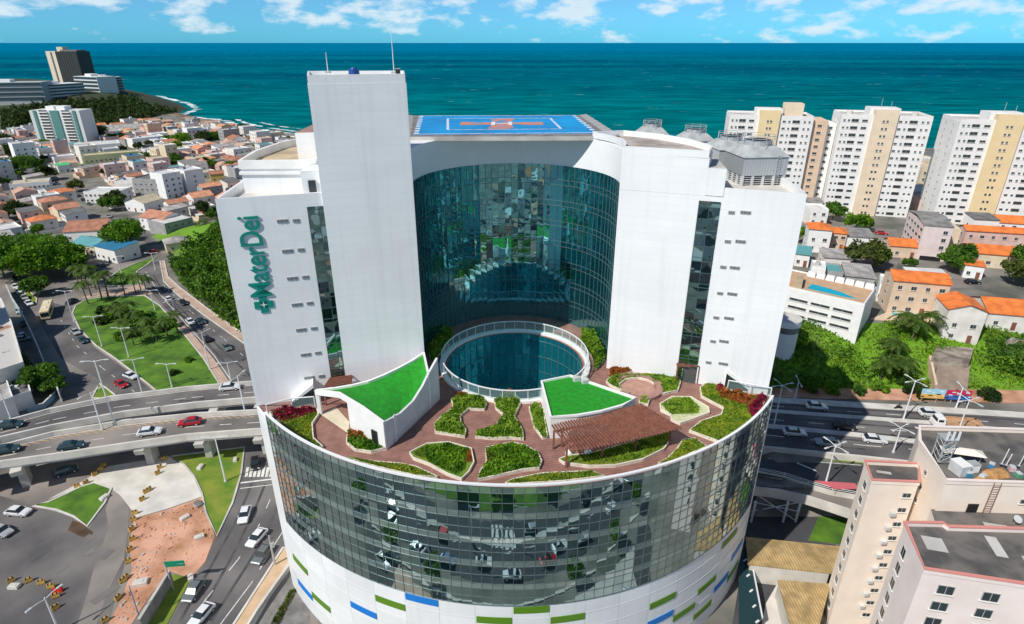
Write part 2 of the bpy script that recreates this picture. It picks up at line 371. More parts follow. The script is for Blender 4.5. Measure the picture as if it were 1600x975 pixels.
# ---------------------------------------------------------------- terrain
coast_px = [(-500, 131), (0, 131), (60, 129), (190, 138), (235, 150), (283, 163), (296, 171), (262, 182), (335, 189), (350, 196), (380, 203), (430, 210), (480, 216),
            (600, 224), (800, 233), (1000, 240), (1150, 246), (1300, 238), (1450, 240), (1600, 246), (2100, 262)]
SEA = -10.0
coast = [at2(p, SEA) for p in coast_px] + [(1500, 300), (1500, -900), (-3500, -900), (-3500, 1500)]
shore = coast[:len(coast_px)]
slopeA, slopeB = at2((250, 405), 0), at2((385, 530), 0)
def sst(a, b, x): t = np.clip((x - a) / (b - a), 0, 1); return t * t * (3 - 2 * t)
def height(X, Y):
    P = np.stack([X.ravel(), Y.ravel()], 1); x, y = P[:, 0], P[:, 1]
    h = np.zeros(len(P))
    w = sst(44, 52, x) * 1.0 + 0
    r = np.where(y < 88, 0, 0) + 6.2 * sst(86.5, 87.5, y) + 0.7 * sst(94, 95.5, y)
    pl = sst(119 - (x - 60) * 0.02, 137, y)
    r = r * (1 - pl) + 15 * pl
    r = r * (1 - sst(360, 520, y))
    h = np.where(x > 44, r * sst(44, 50, x), h)
    # bushy hill left of the hospital
    ab = np.array(slopeB) - np.array(slopeA); nrm = np.array([-ab[1], ab[0]]) / np.linalg.norm(ab)
    d = (P - np.array(slopeA)) @ nrm
    hill = np.clip(0.35 * (d - 5.5), 0, 9) * (1 - sst(255, 285, y)) * sst(150, 172, y) * (1 - sst(-52, -30, x)) * (x > -165)
    h = h + hill
    # headland
    dc = dist_poly(P, shore, False)
    head = 20 * sst(0, 110, dc) * sst(690, 860, y) * (1 - 0.75 * sst(1000, 1180, y)) * (1 - sst(-330, -300, x))
    h = h + head
    ins = in_poly(P, coast)
    far = y > 300
    ramp = sst(0, 40, dc)
    h = np.where(far, np.where(ins, (SEA + 0.3) + (h - SEA) * ramp + 1.2 * sst(0, 6, dc) * (1 - ramp), SEA - 3 - 6 * sst(0, 60, dc)), h)
    return h.reshape(X.shape)
def seg(a, b, s): return np.arange(a, b, s)
xs = np.concatenate([seg(-1900, -300, 22), seg(-300, -180, 8), seg(-180, 180, 3), seg(180, 300, 8), seg(300, 1300, 25)])
ys = np.concatenate([seg(-500, -20, 20), seg(-20, 80, 5), seg(80, 140, 1.5), seg(140, 290, 3), seg(290, 800, 9), seg(800, 2000, 16)])
X, Y = np.meshgrid(xs, ys); Z = height(X, Y)
jit = RNG.normal(size=Z.shape) * 0.0
me = bpy.data.meshes.new('ground'); nx, ny = len(xs), len(ys)
idx = np.arange(nx * ny).reshape(ny, nx)
F = np.stack([idx[:-1, :-1], idx[:-1, 1:], idx[1:, 1:], idx[1:, :-1]], -1).reshape(-1, 4)
me.vertices.add(nx * ny); me.vertices.foreach_set('co', np.stack([X, Y, Z - 0.03], -1).ravel())
me.loops.add(F.size); me.loops.foreach_set('vertex_index', F.ravel().astype(np.int32))
me.polygons.add(len(F)); me.polygons.foreach_set('loop_start', np.arange(0, F.size, 4, dtype=np.int32)); me.polygons.foreach_set('loop_total', np.full(len(F), 4, dtype=np.int32))
sandm = mat('beach_sand', (0.50, 0.38, 0.25), 0.9, col2=(0.16, 0.09, 0.05), scale=0.03, detail=8, kind='world')
headm = mat('headland_scrub', (0.03, 0.06, 0.018), 0.95, col2=(0.05, 0.045, 0.025), scale=0.02, detail=8, kind='world')
slopem = mat('slope_scrub', (0.14, 0.30, 0.015), 0.95, col2=(0.12, 0.18, 0.03), scale=0.12, detail=8, kind='world', lo=0.3, hi=0.5)
for m in (ground_m, sandm, headm, slopem, grass): me.materials.append(m)
fc = np.stack([X, Y, Z], -1).reshape(-1, 3)[F].mean(1)
fi = np.zeros(len(F), np.int32); dcf = dist_poly(fc[:, :2], shore, False)
fi[(fc[:, 1] > 300) & (dcf < 45)] = 1
fi[(fc[:, 2] > 3) & (fc[:, 1] > 680)] = 2; fi[(fc[:, 1] > 840) & (fc[:, 0] < -330)] = 2
fi[(fc[:, 2] > 0.3) & (fc[:, 0] < -45) & (fc[:, 1] < 290)] = 3
fi[(fc[:, 0] > 47) & (fc[:, 1] > 118) & (fc[:, 1] < 139)] = 3
me.polygons.foreach_set('material_index', fi); me.polygons.foreach_set('use_smooth', np.ones(len(F), bool)); me.update(calc_edges=True)
g = bpy.data.objects.new('ground', me); COL.objects.link(g); struct(g)
def hz(x, y): return float(height(np.array([[x]], float), np.array([[y]], float))[0, 0])

# sea
def seamat():
    m = bpy.data.materials.new('sea_water'); m.use_nodes = True; n = m.node_tree.nodes; l = m.node_tree.links; b = n['Principled BSDF']
    b.inputs['Roughness'].default_value = 0.6; b.inputs['Specular IOR Level'].default_value = 0.0
    geo = n.new('ShaderNodeNewGeometry')
    def noise(scale, stretch, det=5):
        mpn = n.new('ShaderNodeMapping'); mpn.inputs['Scale'].default_value = stretch; l.new(geo.outputs['Position'], mpn.inputs[0])
        z = n.new('ShaderNodeTexNoise'); z.inputs['Scale'].default_value = scale; z.inputs['Detail'].default_value = det; l.new(mpn.outputs[0], z.inputs[0]); return z
    n1 = noise(0.0016, (0.30, 1, 1), 7); n2 = noise(0.03, (0.5, 1.6, 1), 8)
    sp = n.new('ShaderNodeSeparateXYZ'); l.new(geo.outputs['Position'], sp.inputs[0])
    r1 = n.new('ShaderNodeValToRGB'); e = r1.color_ramp.elements; e[0].position = 0.35; e[1].position = 0.68
    e[0].color = (0.0, 0.066, 0.130, 1); e[1].color = (0.0, 0.165, 0.215, 1); l.new(n1.outputs[0], r1.inputs[0])
    # shallower and greener towards the shore
    near = n.new('ShaderNodeMapRange'); near.inputs[1].default_value = 500; near.inputs[2].default_value = 1900; near.inputs[3].default_value = 1; near.inputs[4].default_value = 0
    l.new(sp.outputs[1], near.inputs[0])
    m1 = n.new('ShaderNodeMix'); m1.data_type = 'RGBA'; l.new(near.outputs[0], m1.inputs[0]); l.new(r1.outputs[0], m1.inputs[6]); m1.inputs[7].default_value = (0.0, 0.150, 0.165, 1)
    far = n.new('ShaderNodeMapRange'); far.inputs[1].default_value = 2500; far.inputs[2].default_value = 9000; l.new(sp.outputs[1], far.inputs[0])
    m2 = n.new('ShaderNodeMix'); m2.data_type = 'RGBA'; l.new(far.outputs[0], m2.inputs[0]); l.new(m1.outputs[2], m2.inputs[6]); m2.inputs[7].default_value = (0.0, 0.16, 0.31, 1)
    # small wave streaks
    r2 = n.new('ShaderNodeValToRGB'); r2.color_ramp.elements[0].position = 0.3; r2.color_ramp.elements[1].position = 0.72
    r2.color_ramp.elements[0].color = (0.55, 0.58, 0.6, 1); r2.color_ramp.elements[1].color = (1.7, 1.6, 1.5, 1); l.new(n2.outputs[0], r2.inputs[0])
    m3 = n.new('ShaderNodeMix'); m3.data_type = 'RGBA'; m3.blend_type = 'MULTIPLY'; m3.inputs[0].default_value = 0.85; l.new(m2.outputs[2], m3.inputs[6]); l.new(r2.outputs[0], m3.inputs[7])
    n3 = noise(0.05, (0.35, 1.3, 1), 9); r3 = n.new('ShaderNodeValToRGB'); r3.color_ramp.elements[0].position = 0.70; r3.color_ramp.elements[1].position = 0.78; l.new(n3.outputs[0], r3.inputs[0])
    m4 = n.new('ShaderNodeMix'); m4.data_type = 'RGBA'; l.new(r3.outputs[0], m4.inputs[0]); l.new(m3.outputs[2], m4.inputs[6]); m4.inputs[7].default_value = (0.35, 0.55, 0.55, 1)
    l.new(m4.outputs[2], b.inputs['Base Color'])
    bn = n.new('ShaderNodeBump'); bn.inputs['Strength'].default_value = 0.6; bn.inputs['Distance'].default_value = 1.5; l.new(n2.outputs[0], bn.inputs['Height']); l.new(bn.outputs[0], b.inputs['Normal'])
    return m
sm = MB(); sea_m = seamat()
sm.face([(-150000, 100, SEA), (150000, 100, SEA), (150000, 160000, SEA), (-150000, 160000, SEA)], sea_m)
struct(sm.build('sea'))
foam_m = mat('sea_foam', (0.80, 0.84, 0.84), 0.9, col2=(0.02, 0.22, 0.24), scale=0.06, detail=12, kind='world', lo=0.42, hi=0.56)
fm = MB()
for off, wd_, a, b in ((7, 9, 4, 13), (24, 5, 8, 13), (40, 3.5, 9, 13), (6, 5, 13, 20)):
    pts = [Vector(p) for p in shore[a:b]]; dense = []
    for i in range(len(pts) - 1):
        for k in range(6): dense.append(pts[i].lerp(pts[i + 1], k / 6))
    for i in range(len(dense) - 1):
        d = (dense[i + 1] - dense[i]).normalized(); q = Vector((-d.y, d.x)) 
        w0 = wd_ * (0.5 + 0.8 * abs(math.sin(i * 1.7))); w1 = wd_ * (0.5 + 0.8 * abs(math.sin((i + 1) * 1.7)))
        z = SEA + 0.05 + 0.01 * off
        A = dense[i] + q * off; B = dense[i + 1] + q * off
        fm.face([(A.x, A.y, z), (B.x, B.y, z), (B.x + q.x * w1, B.y + q.y * w1, z), (A.x + q.x * w0, A.y + q.y * w0, z)], foam_m)
struct(fm.build('surf'))

# ---------------------------------------------------------------- ground sheets, left side
def sheet(name, px, z, m, kerb=None, h=0.004):
    poly = [at2(p, z) for p in px]; mb = MB(); mb.prism(poly, z - 0.03, z, m)
    if kerb:
        mb.path(poly, z - 0.05, z + 0.14, 0.35, kerb, closed=True)
    return struct(mb.build(name))
def c3(*a): return [(x / 3.611, 450 + y / 3.611) for x, y in a]
def c4(*a): return [(x / 3.304, 680 + y / 3.304) for x, y in a]
def c0(*a): return [(x / 5.415, 380 + y / 5.415) for x, y in a]
sheet('road', [(-200, 440), (-60, 425), (0, 432), (70, 424), (140, 430), (195, 402), (240, 388), (290, 372), (345, 352), (352, 362), (300, 386), (252, 410), (256, 430), (275, 452), (320, 486), (372, 523), (440, 575), (440, 650), (470, 760), (500, 990), (-200, 990), (-350, 640)], 0.02, asphalt_b)
sheet('grass_island', [(113, 490), (118, 478), (135, 468), (170, 463), (226, 462), (250, 478), (290, 525), (318, 560), (345, 604), (250, 615), (215, 587), (180, 560), (150, 540), (125, 515)], 0.10, grass, conc_l)
sheet('grass_verge', [(162, 446), (168, 436), (185, 423), (215, 410), (246, 400), (232, 412), (214, 424), (211, 434), (222, 442), (195, 447)], 0.10, grass, conc_l)
sheet('grass_wedge', c3((560, 540), (600, 565), (650, 605), (600, 625), (520, 620), (545, 570)), 0.10, grass_y, conc_l)
sheet('parking_verge', c0((170, 350), (215, 360), (310, 470), (305, 510), (265, 510), (215, 430)), 0.10, grass_y, conc_l)
sheet('carriageway', [(232, 410), (248, 408), (262, 446), (300, 476), (345, 510), (440, 585), (440, 605), (352, 603), (300, 520), (262, 485), (240, 462), (222, 440), (214, 426)], 0.035, asphalt)
sheet('side_carriageway', [(70, 470), (112, 480), (113, 498), (125, 520), (150, 545), (180, 565), (215, 592), (250, 620), (185, 625), (150, 590), (95, 560), (60, 500)], 0.035, asphalt)
sheet('pavement', [(250, 407), (257, 408), (262, 432), (282, 450), (324, 482), (380, 522), (440, 562), (440, 576), (372, 530), (318, 492), (274, 458), (256, 440)], 0.06, path_m, conc_l)
sheet('worn_verge', [(250, 480), (262, 488), (300, 520), (335, 562), (362, 602), (347, 604), (320, 562), (292, 525), (262, 492)], 0.13, path_m)
sheet('turning_lane', [(128, 464), (180, 452), (222, 444), (240, 460), (226, 460), (168, 461), (135, 466)], 0.05, path_m)
sheet('plaza_asphalt', c4((-200, 250), (170, 365), (380, 420), (460, 480), (560, 300), (620, 310), (670, 380), (660, 600), (560, 975), (520, 1030), (-300, 1030)), 0.035, asphalt)
sheet('plaza_lane', c4((580, 285), (640, 325), (668, 380), (660, 500), (640, 640), (560, 800), (500, 975), (400, 975), (450, 820), (480, 700), (560, 480), (545, 380)), 0.05, asphalt_b)
sheet('grass_triangle', c4((170, 365), (250, 345), (350, 300), (420, 265), (490, 245), (575, 275), (540, 350), (450, 470), (380, 420), (290, 385)), 0.10, grass, conc_l)
sheet('mud_patch', c4((375, 440), (350, 490), (400, 515), (460, 540), (482, 500), (450, 478), (420, 450)), 0.045, mat('wet_mud', (0.10, 0.06, 0.035), 0.9, var=0.4, scale=0.3))
sheet('concrete_apron', c4((250, 330), (420, 240), (560, 160), (870, 108), (960, 160), (1020, 240), (1045, 315), (860, 380), (700, 425), (668, 370), (620, 310), (580, 280), (490, 240), (350, 295)), 0.06, conc_l)
sheet('dirt_lot', c4((690, 432), (860, 385), (1045, 320), (1065, 400), (1110, 520), (1060, 650), (985, 740), (870, 700), (760, 850), (670, 990), (550, 990), (620, 860), (680, 700), (668, 560)), 0.08, dirt)
sheet('grass_strip', c4((880, 110), (1262, 62), (1245, 200), (1200, 350), (1120, 520), (1062, 400), (1042, 300), (1000, 210), (950, 150)), 0.10, grass_y, conc)
sheet('grass_strip', c4((895, 715), (985, 740), (850, 1000), (700, 1000)), 0.10, grass_y)
sheet('main_carriageway', c4((1262, 40), (1460, 30), (1510, 580), (1460, 640), (1215, 1000), (860, 1000), (990, 745), (1062, 655), (1122, 520), (1202, 350), (1247, 200)), 0.045, asphalt)
sheet('tan_pavement', c4((1462, 580), (1520, 580), (1500, 640), (1290, 1010), (1185, 1010)), 0.12, mat('tan_paving', (0.60, 0.42, 0.26), 0.9, var=0.1, scale=0.5), conc_l)
mk = MB()
def mark(px, z=0.07, w=0.15, dash=None, mb=None, m=paint):
    P = [at(*p, z) for p in px]
    for i in range(len(P) - 1):
        d = P[i + 1] - P[i]; Ln = d.length; d.normalize(); q = Vector((-d.y, d.x, 0)) * w / 2
        if dash:
            s = 0
            while s < Ln:
                a = P[i] + d * s; b = P[i] + d * min(Ln, s + dash[0]); (mb or mk).face([a - q, b - q, b + q, a + q], m); s += dash[0] + dash[1]
        else: (mb or mk).face([P[i] - q, P[i + 1] - q, P[i + 1] + q, P[i] + q], m)
for i in range(7):
    x = 1270 + i * 21; mark(c4((x, 215), (x + 10, 165)), w=0.55)
mark(c4((1242, 246), (1408, 226)), w=0.4); mark(c4((1240, 275), (1405, 255)), w=0.2)
mark(c4((1395, 330), (1330, 480), (1230, 640), (1060, 850), (960, 1000)), dash=(2.5, 4), z=0.06)
mark(c4((1470, 480), (1420, 560), (1300, 760), (1120, 1000)), z=0.06)
mark([(255, 445), (300, 488), (350, 530), (420, 590)], dash=(2, 4), z=0.06)
mark([(228, 425), (250, 460), (290, 505), (335, 556), (365, 600)], z=0.06, w=0.2)
mark([(95, 500), (120, 540), (160, 575), (210, 612)], dash=(2, 4), z=0.06)
struct(mk.build('lane_markings'))
# rubble on the dirt lot, one loose mass
rp = scatter([at2(p, 0) for p in c4((700, 440), (1030, 340), (1090, 520), (1040, 640), (870, 690), (670, 960), (590, 960), (690, 700))], 420)
rb = MB()
for x, y in rp:
    s = 0.1 + 0.3 * random.random() ** 3; rb.box((x, y, 0.06), (s, s * 1.3, s * 0.6), random.choice([dirt, dirt, dirt, conc]), random.random() * 3, (0.7, 0.7))
stuff(rb.build('rubble'), 'loose stones and broken concrete over the orange dirt lot', 'rubble')

# ---------------------------------------------------------------- viaducts, left
def lerp_path(px, n=6):
    out = []
    for i in range(len(px) - 1):
        for k in range(n): t = k / n; out.append((px[i][0] * (1 - t) + px[i + 1][0] * t, px[i][1] * (1 - t) + px[i + 1][1] * t))
    return out + [px[-1]]
def viaduct(name, label, Np, Sp_, z, piers, surf, hatch=None, lanes=1):
    Nw = [at2(p, z + 0.9) for p in Np]; Sw = [at2(p, z + 0.9) for p in Sp_]
    t = thing(name, label, 'elevated road', (Nw[0][0], Nw[0][1], 0))
    MB().prism(Nw + Sw[::-1], z - 1.1, z, conc, bottom=True, mtop=surf).build('road_deck', t)
    for W in (Nw, Sw): MB().path(W, z - 0.6, z + 0.9, 0.45, conc_l).build('parapet', t)
    mb = MB()
    def mid(k): return [tuple(Vector(a).lerp(Vector(b), k)) for a, b in zip(Nw, Sw)]
    for k in ([0.5] if lanes == 1 else [0.38, 0.68]):
        M = mid(k)
        for i in range(len(M) - 1):
            a, b = Vector(M[i]), Vector(M[i + 1]); d = b - a; Ln = d.length; d.normalize(); q = Vector((-d.y, d.x)) * 0.09; s = 0
            while s < Ln:
                u, v = a + d * s, a + d * min(Ln, s + 2.4); mb.face([(u - q).to_3d() + Vector((0, 0, z + .012)), (v - q).to_3d() + Vector((0, 0, z + .012)), (v + q).to_3d() + Vector((0, 0, z + .012)), (u + q).to_3d() + Vector((0, 0, z + .012))], paint); s += 5.6
    for k in (0.07, 0.93):
        M = mid(k)
        for i in range(len(M) - 1):
            a, b = Vector(M[i]), Vector(M[i + 1]); d = (b - a).normalized(); q = Vector((-d.y, d.x)) * 0.08
            mb.face([(*(a - q), z + .01), (*(b - q), z + .01), (*(b + q), z + .01), (*(a + q), z + .01)], paint)
    if hatch:
        M0, M1 = mid(0.09), mid(0.21)
        for i in range(len(M0) - 1):
            a0, a1, b0, b1 = map(Vector, (M0[i], M0[i + 1], M1[i], M1[i + 1])); Ln = (a1 - a0).length; s = 0
            while s < Ln - 1:
                p = a0.lerp(a1, s / Ln); q = b0.lerp(b1, min(1, (s + 1.3) / Ln)); e = (a1 - a0).normalized() * 0.35
                mb.face([(*p, z + .011), (*(p + e), z + .011), (*(q + e), z + .011), (*q, z + .011)], mat('orange_hatching', (0.55, 0.36, 0.16), 0.8)); s += 1.5
    mb.build('lane_marking', t)
    for k in piers:
        i = int(k); f = k - i; c = (Vector(Nw[i]).lerp(Vector(Nw[i + 1]), f) + Vector(Sw[i]).lerp(Vector(Sw[i + 1]), f)) / 2
        d = Vector(Nw[i + 1]) - Vector(Nw[i]); a = math.atan2(d.y, d.x)
        p = MB(); p.box((c.x, c.y, -0.1), (1.4, 3.2, z - 2.2), conc, a); p.box((c.x, c.y, z - 2.3), (1.8, 9, 1.2), conc, a, (1, 1.1)); p.build('pier', t)
    return t
UN = [(-160, 690), (-60, 671), (0, 659), (77.5, 638), (172, 619), (291, 604), (396, 595), (450, 591)]
US = [(-160, 722), (-60, 698), (0, 682), (83, 663), (194, 642), (305, 628), (399, 620), (450, 617)]
LN = [(-160, 730), (-60, 709), (0, 695), (83, 674), (194, 656), (305, 645), (401, 640), (450, 638)]
LS = [(-160, 748), (-60, 731), (0, 720), (72, 711), (138, 701), (249, 683), (332, 673), (410, 669)]
LS = [(-160, 748), (-60, 731), (0, 720), (95, 707), (194, 692), (290, 678), (410, 669), (455, 666)]
viaduct('viaduct', 'far elevated road on the left with grey asphalt and pale concrete parapets', UN, US, 7, (1.5, 3.4, 5.4, 6.2), asphalt)
viaduct('viaduct', 'near elevated road on the left with brownish asphalt, orange hatched shoulder and T piers', LN, LS, 7, (1.4, 2.25, 4.3, 5.2, 6.1), asphalt_b, hatch=True)

# ---------------------------------------------------------------- right side roads
ZR = 7.0
def c7(*a): return [(1180 + x / 3.481, 440 + y / 3.481) for x, y in a]
def sheetz(name, px, z, m, kerb=None, th=0.05):
    return sheet(name, px, z, m, kerb)
sheet('avenue', [(1120, 618), (1203, 627), (1456, 642), (1600, 651), (2300, 700), (2300, 800), (1600, 742), (1352, 714), (1191, 698), (1120, 690)], ZR + 0.02, asphalt)
for a, b, w in (([(1120, 636), (1200, 642), (1456, 661), (1600, 675), (2300, 745)], 7, 1.3), ([(1120, 659), (1201, 666), (1340, 680), (1456, 693), (1600, 700), (2300, 760)], 7, 1.5)):
    mb = MB(); mb.path([at2(p, ZR) for p in a], ZR - 0.05, ZR + 0.16, w, conc_l); struct(mb.build('median_strip'))
mb = MB(); mb.path([at2(p, ZR) for p in [(1120, 617), (1203, 625), (1456, 640), (1600, 649), (2300, 698)]], ZR - 0.4, ZR + 0.15, 2.2, conc_l); struct(mb.build('pavement'))
mb = MB(); mb.path([at2(p, ZR) for p in [(1120, 694), (1191, 702), (1352, 718), (1600, 746)]], ZR - 1.2, ZR + 0.75, 0.5, conc_l); tag(mb.build('parapet_wall'), 'pale concrete parapet along the near side of the right avenue', 'parapet')
mk = MB()
mark([(1120, 626), (1203, 634), (1456, 652), (1600, 663), (1900, 690)], ZR + 0.035, 0.2, (3, 5), mk)
mark([(1120, 649), (1201, 655), (1456, 677), (1600, 688)], ZR + 0.035, 0.2, (3, 5), mk)
mark([(1120, 672), (1201, 680), (1352, 696), (1500, 708), (1600, 718)], ZR + 0.035, 0.2, (3, 5), mk)
mark([(1430, 668), (1470, 673)], ZR + 0.035, 0.7, None, mk); mark([(1505, 690), (1560, 694)], ZR + 0.035, 0.7, None, mk)
struct(mk.build('lane_markings'))
mb = MB(); mb.prism([(50, 116.4), (150, 112), (150, 117), (110, 119.2), (50, 120)], 6.9, 7.06, dirt); struct(mb.build('dirt_verge'))
sheet('frontage_road', [(1120, 712), (1182, 717), (1349, 727), (1345, 745), (1335, 762), (1180, 742), (1120, 736)], 6.28, asphalt_d)
sheet('grass_verge', [(1290, 713), (1349, 719), (1349, 724), (1290, 719)], 6.45, grass_y)
mk = MB(); mark([(1245, 723), (1276, 736)], 6.32, 0.35, None, mk); mark([(1200, 716), (1345, 727)], 6.32, 0.15, None, mk); struct(mk.build('lane_markings'))
def c5(*a): return [(1160 + x / 3.545, 700 + y / 3.545) for x, y in a]
sheet('yard_lawn', c5((430, 362), (590, 392), (545, 532), (365, 512)), 0.1, grass)
sheet('yard_asphalt', c5((-60, 300), (440, 340), (430, 362), (365, 512), (520, 535), (500, 560), (-60, 520)), 0.02, asphalt_d)  # darkened asphalt: the hospital's shadow over the yard is put into the colour
sheet('yard_asphalt', c5((0, 640), (500, 690), (480, 740), (200, 720), (190, 1000), (-60, 1000)), 0.03, asphalt_d)  # same dark tone, the hospital's shadow painted in
sheet('yard_concrete', c5((130, 860), (200, 740), (270, 975), (250, 1010), (100, 1010)), 0.06, conc_l)
# embankment wall below the frontage road
mb = MB(); mb.path([(45, 87.2), (70, 86.8), (130, 86.8)], -0.2, 6.3, 0.4, conc_d); tag(mb.build('retaining_wall'), 'dark concrete retaining wall behind the steel footbridge trusses', 'wall')
# curved ramp on trussed columns
Nr = [(1120, 728), (1183, 737), (1225, 745), (1262, 757), (1300, 768), (1345, 776)]; Sr = [(1120, 752), (1177, 761), (1215, 765), (1262, 775), (1300, 787), (1345, 802)]
t = thing('ramp', 'grey ramp bridge on white trussed legs right of the glass drum', 'ramp', (50, 84, 0))
Nw = [at2(p, 6.4) for p in Nr]; Sw = [at2(p, 6.4) for p in Sr]
MB().prism(Nw + Sw[::-1], 4.8, 5.6, conc, bottom=True, mtop=asphalt_b).build('deck', t)
MB().path(Nw, 5.2, 6.6, 0.2, conc_l).build('parapet', t); MB().path(Sw, 4.6, 6.5, 0.3, conc_l).build('parapet', t)
rl = MB(); 
for z in (6.95, 7.3): rl.tube([(x, y, z) for x, y in Nw], 0.05, steel_w, 5)
for x, y in Nw: rl.tube([(x, y, 6.5), (x, y, 7.3)], 0.05, steel_w, 5)
rl.build('railing', t)
for ca in ((260, 45), (330, 70), (80, 20)):
    p0 = at2(c5((ca[0] - 10, 300))[0], 4.6); 
    MB().tube([(p0[0], p0[1], 0), (p0[0] + 0.1, p0[1], 4.8)], 0.22, steel_w, 8).build('leg', t)
    MB().tube([(p0[0] - 0.5, p0[1] + 3.5, 0), (p0[0] - 0.4, p0[1] + 3.5, 4.8)], 0.22, steel_w, 8).build('leg', t)
pa = at2(c5((70, 250))[0], 4.6); pb = at2(c5((320, 300))[0], 4.6)
tr = MB(); tr.tube([(*pa, 0.3), (*pb, 4.6)], 0.1, steel_w, 5); tr.tube([(*pa, 4.6), (*pb, 0.3)], 0.1, steel_w, 5); tr.tube([(*pa, 2.5), (*pb, 2.5)], 0.1, steel_w, 5); tr.tube([(*pa, 4.5), (*pb, 4.5)], 0.12, steel_w, 5)
tr.build('truss', t)

# ================================================================ THE HOSPITAL
H = thing('hospital', 'white and mirror glass drum shaped hospital with curved roof garden and tall white tower', 'hospital', (CX, CY, 0))
def cyp(a, r=RR, c=(CX, CY)): return (c[0] + r * math.sin(a), c[1] - r * math.cos(a))
WL0, WL1 = Vector((-35.4, 70.8)), Vector((-12.8, 77.6)); WR0, WR1 = Vector((14.6, 81.5)), Vector((36.4, 73.55))
aL = math.atan2(WL0.x - CX, CY - WL0.y); aR = math.atan2(WR1.x - CX, CY - WR1.y)
GL, GR = R(-47.4), R(54.2)
ZD, ZT, ZG = 34.0, 62.0, 16.3
CC, CR = (0.6, 86.4), 14.9        # concave court
def arc(c, r, a0, a1, n): return [cyp(a0 + (a1 - a0) * i / n, r, c) for i in range(n + 1)]
# lower drum shell: curved towards the front, following the wings behind
def smooth_path(P, n=5):
    P = [Vector(p) for p in P]; out = []
    for i in range(len(P) - 1):
        p0, p1, p2, p3 = P[max(i - 1, 0)], P[i], P[i + 1], P[min(i + 2, len(P) - 1)]
        for k in range(n):
            t = k / n; out.append(tuple(0.5 * ((2 * p1) + (p2 - p0) * t + (2 * p0 - 5 * p1 + 4 * p2 - p3) * t * t + (3 * p1 - p0 - 3 * p2 + p3) * t ** 3)))
    return out + [tuple(P[-1])]
outer = smooth_path([tuple(WR1), (37.2, 79.5), (37.2, 90), (33.5, 104), (25, 121), (17, 133), (0, 137), (-19, 134), (-27, 121), (-34, 105), (-37, 90), (-36.3, 79.5), tuple(WL0)])
mb = MB(); pts = arc((CX, CY), RR - 0.12, aL, aR, 70) + outer[1:-1]
mb.path(pts, -0.5, ZD - 0.05, 0.3, white_panel, closed=True)
mb.build('drum_wall', H, smooth=False)
# upper mass with its concave court
a_end = math.atan2(14.6 - CC[0], CC[1] - 81.5); a_st = math.atan2(-14.0 - CC[0], CC[1] - 84.5)
court = arc(CC, CR, a_end, a_st + 2 * math.pi, 48)     # right end -> back -> left end
outer = smooth_path([tuple(WR1), (37.2, 79.5), (37.2, 90), (33.5, 104), (25, 121), (17, 133), (0, 137), (-19, 134), (-27, 121), (-34, 105), (-37, 90), (-36.3, 79.5), tuple(WL0)])   # right corner -> back -> left corner
# order: left corner, tower corner, court (left end -> back -> right end), WR0, right corner, outer arc back to the left
poly = [tuple(WL0), tuple(WL1)] + court[::-1] + [tuple(WR0)] + outer[:-1]
mass = MB(); mass.prism(poly, ZD - 0.3, ZT, white_clad, mtop=conc_l); mass.build('ward_block', H)
par = MB(); par.path([tuple(WL0 + Vector((0, .15)))] + [p for p in [tuple(WL0.lerp(WL1, 0.6) + Vector((0, .15)))]], ZT - 0.01, 63.0, 0.28, white_clad)
par.path([tuple(Vector(p).lerp(Vector((CX, CY)), 0.0045)) for p in outer], ZT - 0.01, 63.0, 0.3, white_clad)
par.path([tuple(WR0.lerp(WR1, 0.45) + Vector((0, .15))), tuple(WR1 + Vector((0, .15)))], ZT - 0.01, 63.0, 0.28, white_clad)
par.build('parapet', H)
# roof garden deck with the round light well hole
WC, WR_ = (0.45, 83.0), 10.6
front = arc((CX, CY), RR - 0.35, aL, aR, 70)
hole = arc(WC, WR_, math.pi, -math.pi, 48)
backp = [tuple(WR1), tuple(WR0)] + court + [tuple(WL1), tuple(WL0)]
# keyhole from the court's rearmost point
bi = min(range(len(backp)), key=lambda i: -backp[i][1])
ring = front + backp[:bi + 1] + hole + backp[bi:]
dk = MB(); dk.prism(ring, ZD - 0.25, ZD, deck_m, side=False); dk.build('roof_deck', H)
# central tower
td = (WL1 - WL0).normalized(); tn = Vector((-td.y, td.x))
def on_wing(px, py, off=0):
    p = at_plane(px, py, WL0, WL1); return Vector((p.x - 0, p.y, p.z)) - Vector((tn.x, tn.y, 0)) * off
T0 = WL0 + td * ((Vector((on_wing(491, 213).x, on_wing(491, 213).y)) - WL0).dot(td)); T1 = WL1
tw = [tuple(T0 - tn * 0.25), tuple(T1 - tn * 0.25), tuple(Vector((-14.3, 86.2))), tuple(T0 + tn * 11)]
MB().prism(tw, ZD - 0.1, 75.6, white_clad, mtop=conc_l).build('tower', H)
def inset(P, d):
    c = sum((Vector(p[:2]) for p in P), Vector((0, 0))) / len(P); return [tuple(Vector(p[:2]) + (c - Vector(p[:2])).normalized() * d) for p in P]
tp = MB(); tp.path(inset(tw, 0.24), 75.59, 76.6, 0.32, white_clad, closed=True); tp.build('tower_parapet', H)
